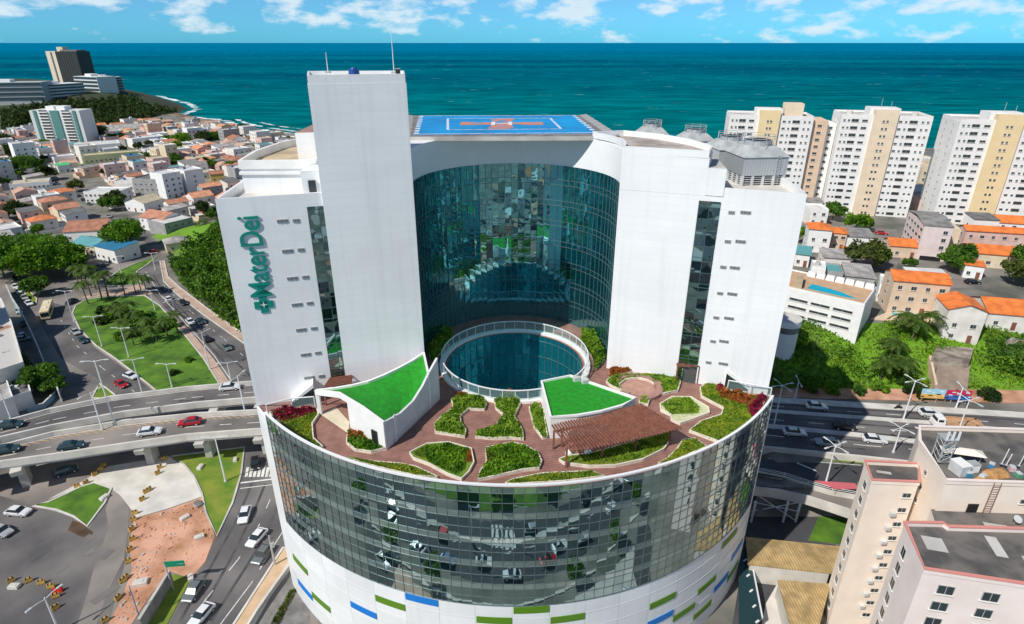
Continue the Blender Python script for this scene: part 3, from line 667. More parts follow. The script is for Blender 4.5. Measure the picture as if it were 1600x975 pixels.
# upper left blocks
ul = [(-35.0, 78.4), (-26.4, 78.9), (-24.5, 84), (-24, 98), (-29, 104), (-32.5, 101), (-35.2, 94), (-35.9, 86)]
b1 = MB(); b1.prism(ul, ZT - 0.1, 65.2, white_clad, mtop=mat('ochre_roof_screed', (0.50, 0.40, 0.26), 0.9, var=0.2, scale=0.3))
b1.path(ul, 65.1, 66.2, 0.5, white, closed=True); b1.path(ul, 64.4, 64.75, 0.7, white, closed=True); b1.build('plant_room', H)
b2 = MB(); b2.prism([(-29.5, 84.5), (-21, 86.5), (-21, 100), (-30, 98)], 65, 68.8, white_clad, mtop=mat('brown_roof', (0.36, 0.22, 0.18), 0.9)); b2.build('plant_room', H)
b3 = MB(); b3.prism([(-26.4, 75.6), (-20, 77.5), (-20, 84), (-26.4, 84)], ZT - .1, 65.4, white_clad)
b3.box((-25.2, 75.8, 62.7), (0.9, 0.15, 1.5), win_m, 0.29); b3.build('plant_room', H)
# right upper block and curved fascia over the court
Rb = Vector((25.1, 77.68)); Rc = Vector((27.2, 76.9))
fas = arc(CC, CR, a_end, a_st + 2 * math.pi, 60)
fo = arc(CC, CR + 3.4, a_end, a_st + 2 * math.pi, 60)
fb = MB(); fb.prism(fas + fo[::-1], ZT - 0.3, 66.3, mat('fascia_white', (0.84, 0.86, 0.87), 0.5, var=0.03, scale=0.2)); fb.build('fascia', H)
rb_ = MB(); rbl = [tuple(WR0 - Vector((0, 0.03))), tuple(Rb - Vector((0, 0.03))), (26.8, 82), (25.5, 88), (22.5, 93.5), (17.5, 97.5)] + [p for p in arc(CC, CR + 0.05, R(128), a_end, 14)]
rb_.prism(rbl, ZT - 0.2, 66.7, white_clad, mtop=mat('grey_roof_gravel', (0.42, 0.37, 0.33), 0.9, var=0.3, scale=0.4))
rb_.path(inset(rbl, 0.22), 66.6, 67.5, 0.36, white_clad, closed=True); rb_.build('plant_room', H)
rs = MB(); rs.prism([tuple(Rb - Vector((0, 0.1))), tuple(Rc - Vector((0, .1))), (28.3, 84), (26.7, 84)], ZT - .1, 65.4, white_clad, mtop=conc); rs.build('plant_room', H)

# -- curtain walls: every pane its own slightly tilted sheet, then slender mullions
def pane(mb, A, B, z0, z1, m, out, tilt):
    ex, ey = random.gauss(0, tilt), random.gauss(0, tilt)
    w = (B - A).length; h = z1 - z0
    o = [(ex * w / 2 + ey * h / 2), (-ex * w / 2 + ey * h / 2), (-ex * w / 2 - ey * h / 2), (ex * w / 2 - ey * h / 2)]
    P = [(A, z0), (B, z0), (B, z1), (A, z1)]
    mb.face([(p.x + out.x * k, p.y + out.y * k, z) for (p, z), k in zip(P, o)], m)
def curtain(parent, pts, rows, gm, sm_, off, tilt, names=('glazing', 'mullion'), mm=None, mw=0.05, flip=1):
    """pts: plan points left->right seen from outside; rows: list of (z0, z1, is_spandrel)"""
    G = MB(); S = MB(); M = MB(); mm = mm or mull
    V = [Vector(p) for p in pts]
    for i in range(len(V) - 1):
        A, B = V[i], V[i + 1]; d = (B - A).normalized(); out = Vector((d.y, -d.x)) * flip
        A2, B2 = A + out * off, B + out * off
        for z0, z1, sp in rows: pane(S if sp else G, A2, B2, z0, z1, sm_ if sp else gm, out, tilt)
        c = A + out * (off + 0.035)
        M.box((c.x, c.y, rows[0][0]), (mw, 0.05, rows[-1][1] - rows[0][0]), mm, math.atan2(d.y, d.x))
    for z0, z1, sp in rows:
        for i in range(len(V) - 1):
            A, B = V[i], V[i + 1]; d = (B - A).normalized(); out = Vector((d.y, -d.x)) * flip; c = (A + B) / 2 + out * (off + 0.03)
            M.box((c.x, c.y, z0 - mw / 2), ((B - A).length + 0.02, 0.045, mw), mm, math.atan2(d.y, d.x))
    G.build(names[0], parent)
    if S.f: S.build('spandrel', parent)
    M.build(names[1], parent)
rows = []; z = ZG
bands = [0.95, 1.35, 1.50]
while z < 35.0 - 0.3:
    for k, hgt in enumerate((1.45, 1.4, 0.85)):
        z1 = min(z + hgt, 35.05); rows.append((z, z1, k == 2)); z = z1
        if z >= 35.0: break
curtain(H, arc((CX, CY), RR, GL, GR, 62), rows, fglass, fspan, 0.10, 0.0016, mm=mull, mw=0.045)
top = MB(); top.path(arc((CX, CY), RR + 0.1, GL, GR, 90), 35.05, 35.25, 0.32, steel_w); top.build('parapet_cap', H)
rows = []; z = ZD + 0.05
while z < ZT - 0.4:
    for k, hgt in enumerate((0.85, 2.65)):
        z1 = min(z + hgt, ZT - 0.3); rows.append((z, z1, k == 0 and False)); z = z1
        if z >= ZT - 0.35: break
curtain(H, court[::-1], rows, cglass, cglass, 0.12, 0.0035, names=('court_glazing', 'court_mullion'), mm=mull, mw=0.055)
# light well: inward glass drum
rows = [(12 + i * 3.0, 15 + i * 3.0, False) for i in range(7)] + [(33.0, 34.0, False)]
curtain(H, arc(WC, WR_ + 0.1, math.pi, -math.pi, 48), rows, wglass, wglass, 0.12, 0.02, names=('well_glazing', 'well_mullion'), mm=mull, mw=0.06, flip=1)
fl = MB(); fl.prism(arc(WC, WR_ + 0.4, 0, 2 * math.pi, 48)[:-1], 11.6, 12, mat('well_floor', (0.10, 0.22, 0.24), 0.4, var=0.4, scale=0.5)); fl.build('well_floor', H)
# glass strips in the two wings
def on_r(px, py): return at_plane(px, py, WR0, WR1)
def strip(parent, pl, pr, zt, zb, fn):
    A, B = fn(*pl), fn(*pr); A = Vector((A.x, A.y)); B = Vector((B.x, B.y)); d = (B - A).normalized(); out = Vector((d.y, -d.x))
    mid_ = (A + B) / 2; rows = []; z = zb; k = 0
    while z < zt - 0.2:
        hgt = (0.55, 1.6, 1.6)[k % 3]; z1 = min(z + hgt, zt); rows.append((z, z1, False)); z = z1; k += 1
    curtain(parent, [A, mid_, B], rows, fglass, fspan, 0.10, 0.014, names=('stair_glazing', 'stair_mullion'), mm=mull_d, mw=0.09)
zA = on_wing(480, 323).z; strip(H, (481, 330), (515, 330), zA, ZD + 0.1, on_wing)
zB = on_r(1092, 313).z; strip(H, (1092, 320), (1126, 320), zB, ZD + 0.1, on_r)
# little ribbon windows of the wings
wpart = None
def wing_window(P, d, w, h=0.42):
    global wpart
    ang = math.atan2(d.y, d.x)
    key = 'vent%.1f' % w
    if key not in bpy.data.meshes:
        m = MB(); m.box((0, 0, -h / 2), (w, 0.08, h), win_f); m.box((0, -0.05, -h / 2 + 0.07), (w - 0.14, 0.05, h - 0.14), mat('slot_glass', (0.16, 0.18, 0.19), 0.3)); 
        for k in (-0.2, 0.2): m.box((k * w, -0.07, -h / 2), (0.05, 0.05, h), win_f)
        m.mesh(key)
    o = bpy.data.objects.new('window', bpy.data.meshes[key]); COL.objects.link(o); o.parent = H
    o.location = (P.x - CX, P.y - CY, P.z); o.rotation_euler = (0, 0, ang)
for r_ in [((338, 137), (403, 135)), ((362, 280), (426, 274)), ((385, 410), (447, 404)), ((407, 535), (468, 528)), ((427, 655), (488, 648)), ((449, 773), (507, 765)), ((466, 883), (523, 875))]:
    for (x, y), w in zip(r_, (1.3, 0.8)): wing_window(on_wing(330 + x / 3.046, 300 + y / 3.046, 0.05), td, w)
rd = (WR1 - WR0).normalized()
for a, b in [((1143, 331.7), (1165, 331.7)), ((1137, 377), (1157, 377)), ((1130, 417), (1148, 418)), ((1125, 458), (1144, 459)), ((1119, 496), (1139, 497)), ((1114, 533), (1131, 533)), ((1107, 566), (1130, 568))]:
    for q, w in ((a, 0.8), (b, 1.3)):
        p = on_r(*q); wing_window(p - Vector((rd.y, -rd.x, 0)) * -0.05, rd, w)
# coloured stripes on the white drum panels
for m_, lst in ((stripe_g, [(476, 889), (513, 950), (482, 971), (587, 933), (762, 968), (827, 947), (890, 965), (1053, 929), (1090, 925), (1051, 967), (1085, 963), (1111, 965), (1129, 852), (1140, 899), (1129, 956)]),
                (stripe_b, [(484, 929), (638, 927), (590, 963), (1017, 973), (1144, 870), (1118, 919)])):
    for q in lst:
        a, zc = at_cyl(*q)
        if zc > ZG - 0.7: zc = ZG - 0.75
        n0 = round(a / R(6.0) - 0.5); a0, a1 = n0 * R(6.0) + R(0.15), (n0 + 1) * R(6.0) - R(0.15)
        mb = MB(); mb.path(arc((CX, CY), RR + 0.10, a0, a1, 6), zc - 0.56, zc + 0.56, 0.06, m_); mb.build('coloured_panel', H)
pj = MB()
for zz in (13.9, 11.2, 8.5, 5.8, 3.1): pj.path(arc((CX, CY), RR + 0.05, aL, aR, 90), zz, zz + 0.05, 0.03, mat('panel_joint', (0.6, 0.63, 0.65), 0.5))
pj.build('panel_joint', H)

# wall sign with the words running upwards
t = thing('wall_sign', 'green cross and MaterDei lettering running up the left white wall', 'sign', tuple(on_wing(425, 461, 0)))
P0 = on_wing(426, 461, 0); P1 = on_wing(402.5, 331, 0)
cu = bpy.data.curves.new('txt', 'FONT'); cu.body = 'MaterDei'; cu.size = 1; cu.extrude = 0.035; cu.offset = 0.010; cu.space_character = 0.97
to = bpy.data.objects.new('txt', cu); COL.objects.link(to)
dg = bpy.context.evaluated_depsgraph_get(); tm = bpy.data.meshes.new_from_object(to.evaluated_get(dg)); bpy.data.objects.remove(to)
xsx = [v.co.x for v in tm.vertices]; wtxt = max(xsx) - min(xsx); x0 = min(xsx)
capw = (Vector(on_wing(390, 440, 0)) - Vector(on_wing(424, 440, 0))).length
P0.z += 0.45; Ln = P1.z - P0.z; base = Vector((P0.x, P0.y, P0.z)); out = Vector((td.y, -td.x, 0)); lft = Vector((-td.x, -td.y, 0))
for v in tm.vertices:
    x, y, zc = v.co; v.co = lft * (y / 0.70 * capw) + Vector((0, 0, (x - x0) / wtxt * Ln)) + out * (0.14 + zc * 1.6)
tm.materials.append(sign_g); tm.name = 'lettering'
o = bpy.data.objects.new('lettering', tm); COL.objects.link(o); o.parent = t
cr_ = MB(); cc = on_wing(412, 474, 0) + out * 0.02; s = 1.12
def crossw(mb, cen, s, th, m, arm=0.42):
    for a, b in (((s, arm * s)), ((arm * s, s))):
        P = []
        for dd in (0, th):
            for u, w in ((-a, -b), (a, -b), (a, b), (-a, b)): P.append(cen + lft * -u + Vector((0, 0, w)) + out * dd)
        mb.face(P[4:], m); mb.face(P[:4][::-1], m)
        for i in range(4): j = (i + 1) % 4; mb.face([P[i], P[j], P[4 + j], P[4 + i]], m)
crossw(cr_, cc - Vector((0, 0, 0.15)), 1.15, 0.10, sign_g); cr_.build('cross_emblem', t)
st = MB(); c2 = cc + out * 0.125 - Vector((0, 0, 0.15))
for k in range(4):
    a = k * math.pi / 2; d1 = lft * math.cos(a) + Vector((0, 0, math.sin(a))); d2 = lft * math.cos(a + .78) + Vector((0, 0, math.sin(a + .78))); d3 = lft * math.cos(a - .78) + Vector((0, 0, math.sin(a - .78)))
    st.face([c2, c2 + d3 * 0.12, c2 + d1 * 0.5, c2 + d2 * 0.12], white_p)
st.build('star', t)

# helipad
ZH = 66.95
hp = thing('helipad', 'bright blue rooftop helipad with white border lines and orange red centre mark', 'helipad', (-1, 118, ZH))
q0, q1, q2, q3 = [at2(p, ZH) for p in ((641, 213), (953, 212), (905, 179.5), (646, 180))]
sl = MB(); sl.prism([q0, q1, q2, q3], ZH - 0.7, ZH - 0.05, conc, mtop=conc_d, bottom=True); sl.build('slab', hp)
b0, b1, b2, b3_ = [at2(p, ZH) for p in ((647, 210.5), (935, 208), (898, 179.8), (656, 180.5))]
MB().prism([b0, b1, b2, b3_], ZH - 0.05, ZH, blue_p).build('landing_surface', hp)
Q = [Vector(p) for p in (b0, b1, b2, b3_)]
def hpt(u, v): return Q[0].lerp(Q[1], u).lerp(Q[3].lerp(Q[2], u), v)
ml = MB()
def hline(u0, v0, u1, v1, w, m=white_w, z=ZH + 0.02):
    a, b = hpt(u0, v0), hpt(u1, v1); d = (b - a).normalized(); q = Vector((-d.y, d.x)) * w / 2
    ml.face([(*(a - q), z), (*(b - q), z), (*(b + q), z), (*(a + q), z)], m)
for e in ((0.01, .02, .99, .02), (.01, .98, .99, .98)): hline(*e, 0.5)
for k in range(9):
    hline(0.008, k / 9 + 0.02, 0.012, k / 9 + 0.085, 0.8); hline(0.988, k / 9 + 0.02, 0.992, k / 9 + 0.085, 0.8)
for e in ((.18, .2, .82, .2), (.18, .8, .82, .8), (.18, .2, .18, .8), (.82, .2, .82, .8)): hline(*e, 0.42)
ml.build('border_line', hp)
hc = hpt(0.5, 0.5); cm = MB()
for a in range(4):
    an = a * math.pi / 2; d = Vector((math.cos(an), math.sin(an))); q = Vector((-d.y, d.x))
    pts = [hc + q * 1.5, hc - q * 1.5, hc + d * 2 - q * 1.5, hc + d * 7.3 - q * 2.3, hc + d * 7.3 + q * 2.3, hc + d * 2 + q * 1.5]
    cm.face([(*p, ZH + 0.02 + 0.004 * (a % 2)) for p in (pts[0], pts[1], pts[3], pts[4])], red_p)
cm.build('cross_mark', hp)
hm = MB()
for dx, dy, w, h_ in ((-1.5, 0, 0.7, 4.2), (1.5, 0, 0.7, 4.2), (0, 0, 2.4, 0.7)):
    hm.box((hc.x + dx, hc.y + dy, ZH + 0.03), (w, h_, 0.02), white_p)
hm.build('letter_mark', hp)
nf = MB()
for a, b in ((q1, q2), (q3, q0)):
    A, B = Vector(a), Vector(b)
    d = (B - A).normalized(); q = Vector((d.y, -d.x)) * 1.5
    nf.face([(*A, ZH - 0.1), (*B, ZH - 0.1), (*(B + q), ZH + 0.1), (*(A + q), ZH + 0.1)], mat('safety_net', (0.33, 0.33, 0.33), 0.8))
    for k in range(9): p = A.lerp(B, k / 8); nf.tube([(*p, ZH - .12), (*(p + q), ZH + 0.12)], 0.05, metal, 4)
nf.build('safety_net', hp)
lg = MB()
for u in (0.1, 0.5, 0.9):
    for v in (0.4, 0.65, 0.9): p = hpt(u, v); lg.box((p.x, p.y, ZT), (0.6, 0.6, ZH - 0.7 - ZT), conc)
lg.build('support', hp)

# cooling towers
def cooling(x, y, lab, sc=1.0):
    t = thing('cooling_tower', lab, 'cooling tower', (x, y, ZT), 0.1, 'cooling towers on the hospital roof')
    w = 6.3 * sc; t.scale = (1, 1, 0.85 if sc == 1.0 else 0.74)
    lv = MB(); lv.box((0, 0, 0), (w - 0.6, w - 0.6, 1.6), black)
    for k in range(5):
        for s_ in (-1, 1):
            lv.box(((k - 2) * (w - 0.3) / 4, s_ * (w / 2 - 0.2), 0), (0.35, 0.3, 1.6), metal_p); lv.box((s_ * (w / 2 - 0.2), (k - 2) * (w - 0.3) / 4, 0), (0.3, 0.35, 1.6), metal_p)
    for k in range(4):
        for s_ in (-1, 1): lv.box((0, s_ * (w / 2 - 0.18), 0.2 + k * 0.36), (w - 0.3, 0.1, 0.1), metal_p); lv.box((s_ * (w / 2 - 0.18), 0, 0.2 + k * 0.36), (0.1, w - 0.3, 0.1), metal_p)
    lv.build('louvre', t)
    bd = MB(); bd.box((0, 0, 1.6), (w, w, 2.9), striped('ribbed_steel', (0.42, 0.45, 0.46), (0.28, 0.30, 0.31), 0.4, 0, 0.15, 0.5)); bd.build('casing', t)
    cp = MB(); cp.box((0, 0, 4.5), (w + 0.3, w + 0.3, 1.5), mat('dull_hood_metal', (0.44, 0.46, 0.46), 0.6, 0.1, var=0.15, scale=0.7), 0, (0.55, 0.55)); cp.build('hood', t)
    fr = MB(); fr.cyl((0, 0, 6.0), 1.9 * sc, 0.75, metal, 20); fr.cyl((0, 0, 6.76), 1.7 * sc, 0.02, black, 20)
    fr.build('fan_ring', t)
    rl = MB()
    for k in range(8):
        a = k * math.pi / 4; rl.tube([(2.3 * sc * math.cos(a), 2.3 * sc * math.sin(a), 5.7), (2.3 * sc * math.cos(a), 2.3 * sc * math.sin(a), 7.5)], 0.04, metal, 4)
    for z in (7.1, 7.5): rl.tube([(2.3 * sc * math.cos(k * math.pi / 4), 2.3 * sc * math.sin(k * math.pi / 4), z) for k in range(9)], 0.04, metal, 4)
    rl.build('railing', t)
    ld_ = MB()
    for dx in (0.0, 0.5): ld_.tube([(w / 2 * 0 + dx + 1.5, -w / 2 - 0.15, 0.2), (dx + 1.5, -w / 2 - 0.15, 5.0)], 0.03, metal, 4)
    for k in range(12): ld_.tube([(1.5, -w / 2 - 0.15, 0.4 + k * 0.4), (2.0, -w / 2 - 0.15, 0.4 + k * 0.4)], 0.025, metal, 4)
    ld_.build('ladder', t)
cooling(34.2, 86.0, 'nearest and largest steel cooling tower with louvred base on the right roof edge')
cooling(33.6, 95.0, 'second cooling tower, just behind the nearest louvred one', 0.9)
cooling(30.4, 103.2, 'third cooling tower, between the second one and the farthest one', 0.78)
cooling(24.8, 110.5, 'farthest cooling tower, standing beside the helipad edge', 0.72)
# roof aerials and tank on the tower
def aerial(P, h, lab):
    t = thing('antenna', lab, 'antenna', P)
    MB().tube([P, (P[0], P[1], P[2] + h)], [0.07, 0.03], steel_w, 6).build('mast', t)
    MB().box((P[0], P[1], P[2] - 0.02), (0.6, 0.6, 0.2), metal).build('base_plate', t)
aerial((-18.6 - 4.0, 79.5, 76.6), 2.3, 'short lightning rod on the left of the tower roof')
aerial((-14.4, 79, 76.6), 4.9, 'tall thin mast on the right corner of the tower roof')
t = thing('water_tank', 'small dark blue tank on the middle of the tower parapet', 'tank', (-19.2, 78.6, 76.3))
MB().cyl((-19.2, 78.6, 76.3), 0.7, 0.75, mat('tank_blue', (0.01, 0.07, 0.28), 0.4), 16, 0.62).build('tank_body', t); MB().cyl((-19.2, 78.6, 77.04), 0.45, 0.2, mat('tank_blue', (0, 0, 0)), 12, 0.3).build('lid', t)
t = thing('service_unit', 'dark box unit on the right corner of the tower roof by the mast', 'box', (-13.7, 79.2, 76.3)); MB().box((-13.9, 78.9, 76.3), (0.5, 0.5, 0.75), black).build('casing', t); MB().box((-13.9, 78.9, 77.05), (0.6, 0.6, 0.08), metal).build('cover', t)

# ================================================================ ROOF GARDEN
def d1(*a): return [at2((400 + x / 4, 540 + y / 4), ZD) for x, y in a]
def d2(*a): return [at2((800 + x / 3.721, 540 + y / 3.721), ZD) for x, y in a]
gravel_m = mat('pebble_bed', (0.62, 0.60, 0.42), 0.9, col2=(0.40, 0.45, 0.20), scale=2.5, detail=8, kind='world')
def planter(poly, label, spec, kerb=0.42, cat='planter', surf=None, clip=True):
    c = Vector((sum(p[0] for p in poly) / len(poly), sum(p[1] for p in poly) / len(poly)))
    t = thing('planter', label, cat, (c.x, c.y, ZD), 0, 'planters of the roof garden')
    MB().path(poly, ZD, ZD + kerb, 0.15, mat('planter_kerb', (0.72, 0.66, 0.55), 0.7, var=0.12, scale=1), closed=True).build('kerb', t)
    MB().prism(poly, ZD, ZD + kerb - 0.1, surf or grass).build('lawn', t)
    for (m, n, hgt, sz, sub, nm) in spec:
        pg = sub or poly; P = scatter(pg, n)
        if len(P) == 0: continue
        dd = dist_poly(P, pg); cl = 0.55 + 0.45 * np.sin(P[:, 0] * 1.9 + 1) * np.cos(P[:, 1] * 2.3)
        zz = ZD + kerb - 0.1 + RNG.random(len(P)) * hgt * 0.85 * np.clip(dd / 0.7, 0.25, 1) * cl
        leaf_obj(nm, np.c_[P, zz], sz, m, t)
    return t
c_ = lambda *a: a
P1 = d1((88, 432), (190, 400), (380, 405), (392, 440), (352, 500), (360, 590), (420, 645), (380, 650), (250, 570), (150, 490))
planter(P1, 'leftmost rim planter with dark red shrubs along the white wing and lawn', [(leaf_y, 2600, 0.35, 0.16, None, 'ground_cover'), (leaf_r, 900, 1.5, 0.2, d1((95, 425), (190, 398), (375, 405), (380, 430), (180, 490), (120, 470)), 'red_shrub'), (leaf_d, 900, 0.6, 0.2, d1((150, 490), (250, 540), (380, 640), (330, 625), (200, 540)), 'ground_cover')])
planter(d1((575, 545), (568, 615), (620, 660), (720, 675), (812, 652), (797, 612), (740, 600), (700, 565), (625, 530)), 'planter with orange and green shrubs at the front corner of the left green roofed pavilion', [(leaf_b, 1300, 0.8, 0.2, None, 'shrub'), (leaf_c, 700, 1.5, 0.2, d1((580, 545), (680, 550), (740, 595), (640, 610), (580, 590)), 'copper_shrub')])
planter(d1((962, 680), (1070, 625), (1200, 615), (1345, 655), (1362, 740), (1330, 800), (1285, 845), (1200, 815), (1080, 750), (985, 715)), 'large front left planter with bright lawn, bushes and a pebble corner', [(leaf_b, 3200, 0.9, 0.2, d1((1060, 640), (1200, 625), (1330, 660), (1300, 780), (1260, 820), (1150, 770), (1070, 730)), 'shrub'), (leaf_c, 500, 0.5, 0.16, d1((1290, 655), (1345, 665), (1350, 740), (1320, 740)), 'brown_ground_cover'), (leaf_y, 500, 0.3, 0.14, d1((985, 680), (1060, 640), (1065, 720), (1000, 700)), 'ground_cover')], surf=grass_y)
P4 = d1((1435, 652), (1600, 618)) + d2((70, 590), (150, 632), (172, 682), (157, 722), (60, 733)) + d1((1480, 830), (1388, 848), (1400, 800), (1440, 740))
planter(P4, 'front middle planter with bushes, brown ground cover and pebble edge', [(leaf_b, 3000, 0.9, 0.2, None, 'shrub'), (leaf_c, 500, 0.5, 0.16, d1((1440, 660), (1500, 640), (1510, 700), (1445, 750)), 'brown_ground_cover')], surf=grass_y)
planter(d1((1222, 350), (1290, 310), (1420, 335), (1440, 370), (1428, 408), (1330, 405), (1275, 450), (1280, 490), (1312, 540), (1305, 578), (1120, 550), (1118, 500), (1165, 450), (1235, 400)), 'S shaped planter left of the winding path below the glass well', [(leaf_g, 3400, 1.08, 0.2, None, 'shrub'), (leaf_b, 1200, 1.0, 0.2, None, 'shrub'), (leaf_c, 250, 2.2, 0.16, d1((1240, 310), (1320, 310), (1300, 345), (1250, 345)), 'copper_shrub')])
P6 = d1((1490, 350), (1560, 315), (1600, 300)) + d2((40, 318), (47, 350), (12, 420), (60, 500), (65, 552), (0, 545)) + d1((1480, 590), (1372, 580), (1382, 545), (1500, 512), (1545, 440), (1500, 400))
planter(P6, 'tall leafy winding planter in the middle, below the glass well', [(leaf_g, 3600, 1.15, 0.2, None, 'shrub'), (leaf_b, 1400, 1.2, 0.2, None, 'shrub'), (leaf_c, 250, 2.2, 0.16, d1((1560, 290), (1600, 290), (1600, 330), (1560, 335)), 'copper_shrub')])
planter(d2((100, 370), (140, 342), (180, 380), (205, 540), (180, 548), (128, 480)), 'narrow hedge planter along the left wall of the right pavilion', [(leaf_g, 1500, 1.08, 0.2, None, 'hedge')])
planter(d2((275, 672), (330, 650), (450, 640), (700, 570), (915, 508), (918, 560), (880, 612), (760, 672), (600, 707), (450, 712), (300, 692)), 'long curved planter of grass in front of the wooden pergola', [(leaf_g, 3000, 0.65, 0.2, d2((430, 650), (700, 575), (880, 530), (820, 620), (700, 670), (440, 690)), 'shrub'), (leaf_y, 1500, 0.35, 0.16, None, 'ground_cover')], surf=grass_y)
planter(d2((860, 350), (930, 308), (1040, 310), (1140, 370), (1146, 400), (1060, 432), (975, 462), (925, 440), (920, 410), (865, 385)), 'rounded planter right of the pergola end with lawn and pebbles', [(leaf_g, 2200, 0.65, 0.2, d2((865, 350), (940, 315), (1030, 315), (1085, 370), (1080, 405), (920, 410)), 'shrub')], surf=gravel_m)
planter(d2((548, 215), (600, 178), (720, 172), (965, 182), (978, 222), (962, 270), (850, 295), (862, 255), (800, 212), (730, 195), (660, 205), (620, 235), (630, 262), (690, 295), (640, 270), (570, 240)), 'planter hugging the round bench near the right wing', [(leaf_g, 2600, 0.58, 0.2, None, 'shrub'), (leaf_b, 800, 0.7, 0.2, None, 'shrub')])
planter(d2((560, 195), (568, 150), (620, 135), (690, 140), (690, 165), (610, 178)), 'small orange hedge at the foot of the right block near the glass well', [(leaf_c, 1500, 1.4, 0.2, None, 'copper_hedge')])
planter(d2((735, 310), (770, 298), (802, 312), (788, 352), (740, 345)), 'small planter at the right tip of the right pavilion', [(leaf_g, 600, 0.43, 0.2, None, 'shrub')])
P11 = d2((1148, 150), (1240, 150), (1245, 270), (1350, 290), (1475, 305), (1455, 360), (1400, 430), (1300, 520), (1215, 574), (1030, 505), (1100, 450), (1215, 412), (1228, 372), (1100, 305), (1092, 255), (1150, 215))
planter(P11, 'big right rim lawn planter with magenta and orange hedges', [(leaf_y, 5200, 0.4, 0.17, None, 'ground_cover'), (leaf_b, 1200, 0.4, 0.18, None, 'ground_cover'), (leaf_c, 1300, 1.5, 0.2, d2((1150, 150), (1190, 160), (1190, 200), (1150, 185)) , 'copper_hedge'), (leaf_c, 2200, 1.7, 0.2, d2((1200, 275), (1340, 292), (1430, 310), (1370, 370), (1210, 310)), 'copper_hedge'), (leaf_r, 1400, 1.9, 0.2, d2((1190, 150), (1240, 150), (1235, 240), (1200, 290), (1185, 260), (1200, 210)), 'magenta_hedge'), (leaf_r, 1500, 1.8, 0.2, d2((1430, 305), (1475, 308), (1450, 370), (1400, 428), (1365, 380), (1400, 345)), 'magenta_hedge')], surf=grass_y)
planter(d2((850, 695), (900, 670), (960, 610), (992, 560), (1060, 550), (1132, 600), (1000, 655), (900, 700)), 'small pointed rim planter below the right lawn', [(leaf_y, 1800, 0.6, 0.17, None, 'ground_cover')], surf=grass_y)
planter(d1((1560, 872), (1600, 850)) + d2((180, 755), (460, 742), (540, 770), (300, 800), (0, 818)), 'low rim planter strip at the very front of the terrace', [(leaf_y, 1800, 0.5, 0.17, None, 'ground_cover'), (leaf_g, 400, 0.86, 0.2, d2((385, 760), (460, 742), (500, 770), (400, 785)), 'shrub')], surf=grass_y)
planter(d1((580, 712), (700, 735), (900, 750), (1000, 770), (1135, 832), (1000, 826), (880, 800), (700, 755)), 'low rim planter strip in front of the left green roofed pavilion', [(leaf_y, 1800, 0.5, 0.17, None, 'ground_cover'), (leaf_g, 800, 0.36, 0.2, d1((580, 712), (700, 735), (780, 760), (690, 750)), 'ground_cover')], surf=grass_y)
crt = arc(CC, CR - 0.6, a_end + R(10), R(125), 12) + arc(WC, WR_ + 1.9, R(118), R(78), 8)
planter(crt, 'bright green planter between the glass well and the right block', [(leaf_b, 4200, 2.6, 0.3, None, 'shrub'), (leaf_y, 1500, 2.8, 0.3, None, 'shrub')])
crt = arc(CC, CR - 0.6, R(268), R(232), 8) + arc(WC, WR_ + 1.9, R(238), R(276), 8)
planter(crt, 'shaded planter between the glass well and the tower', [(leaf_g, 3500, 1.58, 0.3, None, 'shrub'), (leaf_y, 600, 2.5, 0.3, None, 'shrub')])

# light well balustrade
t = thing('balustrade', 'white ring balustrade around the round glass well of the terrace', 'balustrade', (WC[0], WC[1], ZD))
MB().path(arc(WC, WR_ + 0.75, 0, 2 * math.pi, 72)[:-1], ZD, ZD + 0.4, 0.8, white, closed=True).build('kerb', t)
MB().path(arc(WC, WR_ + 0.75, 0, 2 * math.pi, 72)[:-1], ZD + 0.4, ZD + 1.9, 0.05, rail_g, closed=True).build('glass_panel', t)
MB().path(arc(WC, WR_ + 0.75, 0, 2 * math.pi, 96)[:-1], ZD + 1.9, ZD + 2.03, 0.16, steel_w, closed=True).build('handrail', t)
for k in range(40):
    p = cyp(2 * math.pi * k / 40, WR_ + 0.75, WC); MB().box((p[0], p[1], ZD + 0.5), (0.08, 0.1, 1.45), steel_w, 2 * math.pi * k / 40).build('post', t)
# round bench
t = thing('round_bench', 'low ring shaped timber bench around a sandy circle near the right wing', 'bench', (*at2((800 + 730 / 3.721, 540 + 245 / 3.721), ZD), ZD))
bc = at2((800 + 728 / 3.721, 540 + 247 / 3.721), ZD)
MB().path(arc(bc, 3.2, R(-60), R(240), 30), ZD, ZD + 0.5, 1.0, mat('bench_timber', (0.34, 0.19, 0.16), 0.8, var=0.15, scale=1)).build('seat', t)
MB().cyl((bc[0], bc[1], ZD), 2.6, 0.06, mat('sandy_floor', (0.42, 0.24, 0.18), 0.9, var=0.15, scale=1), 32).build('floor_disc', t)

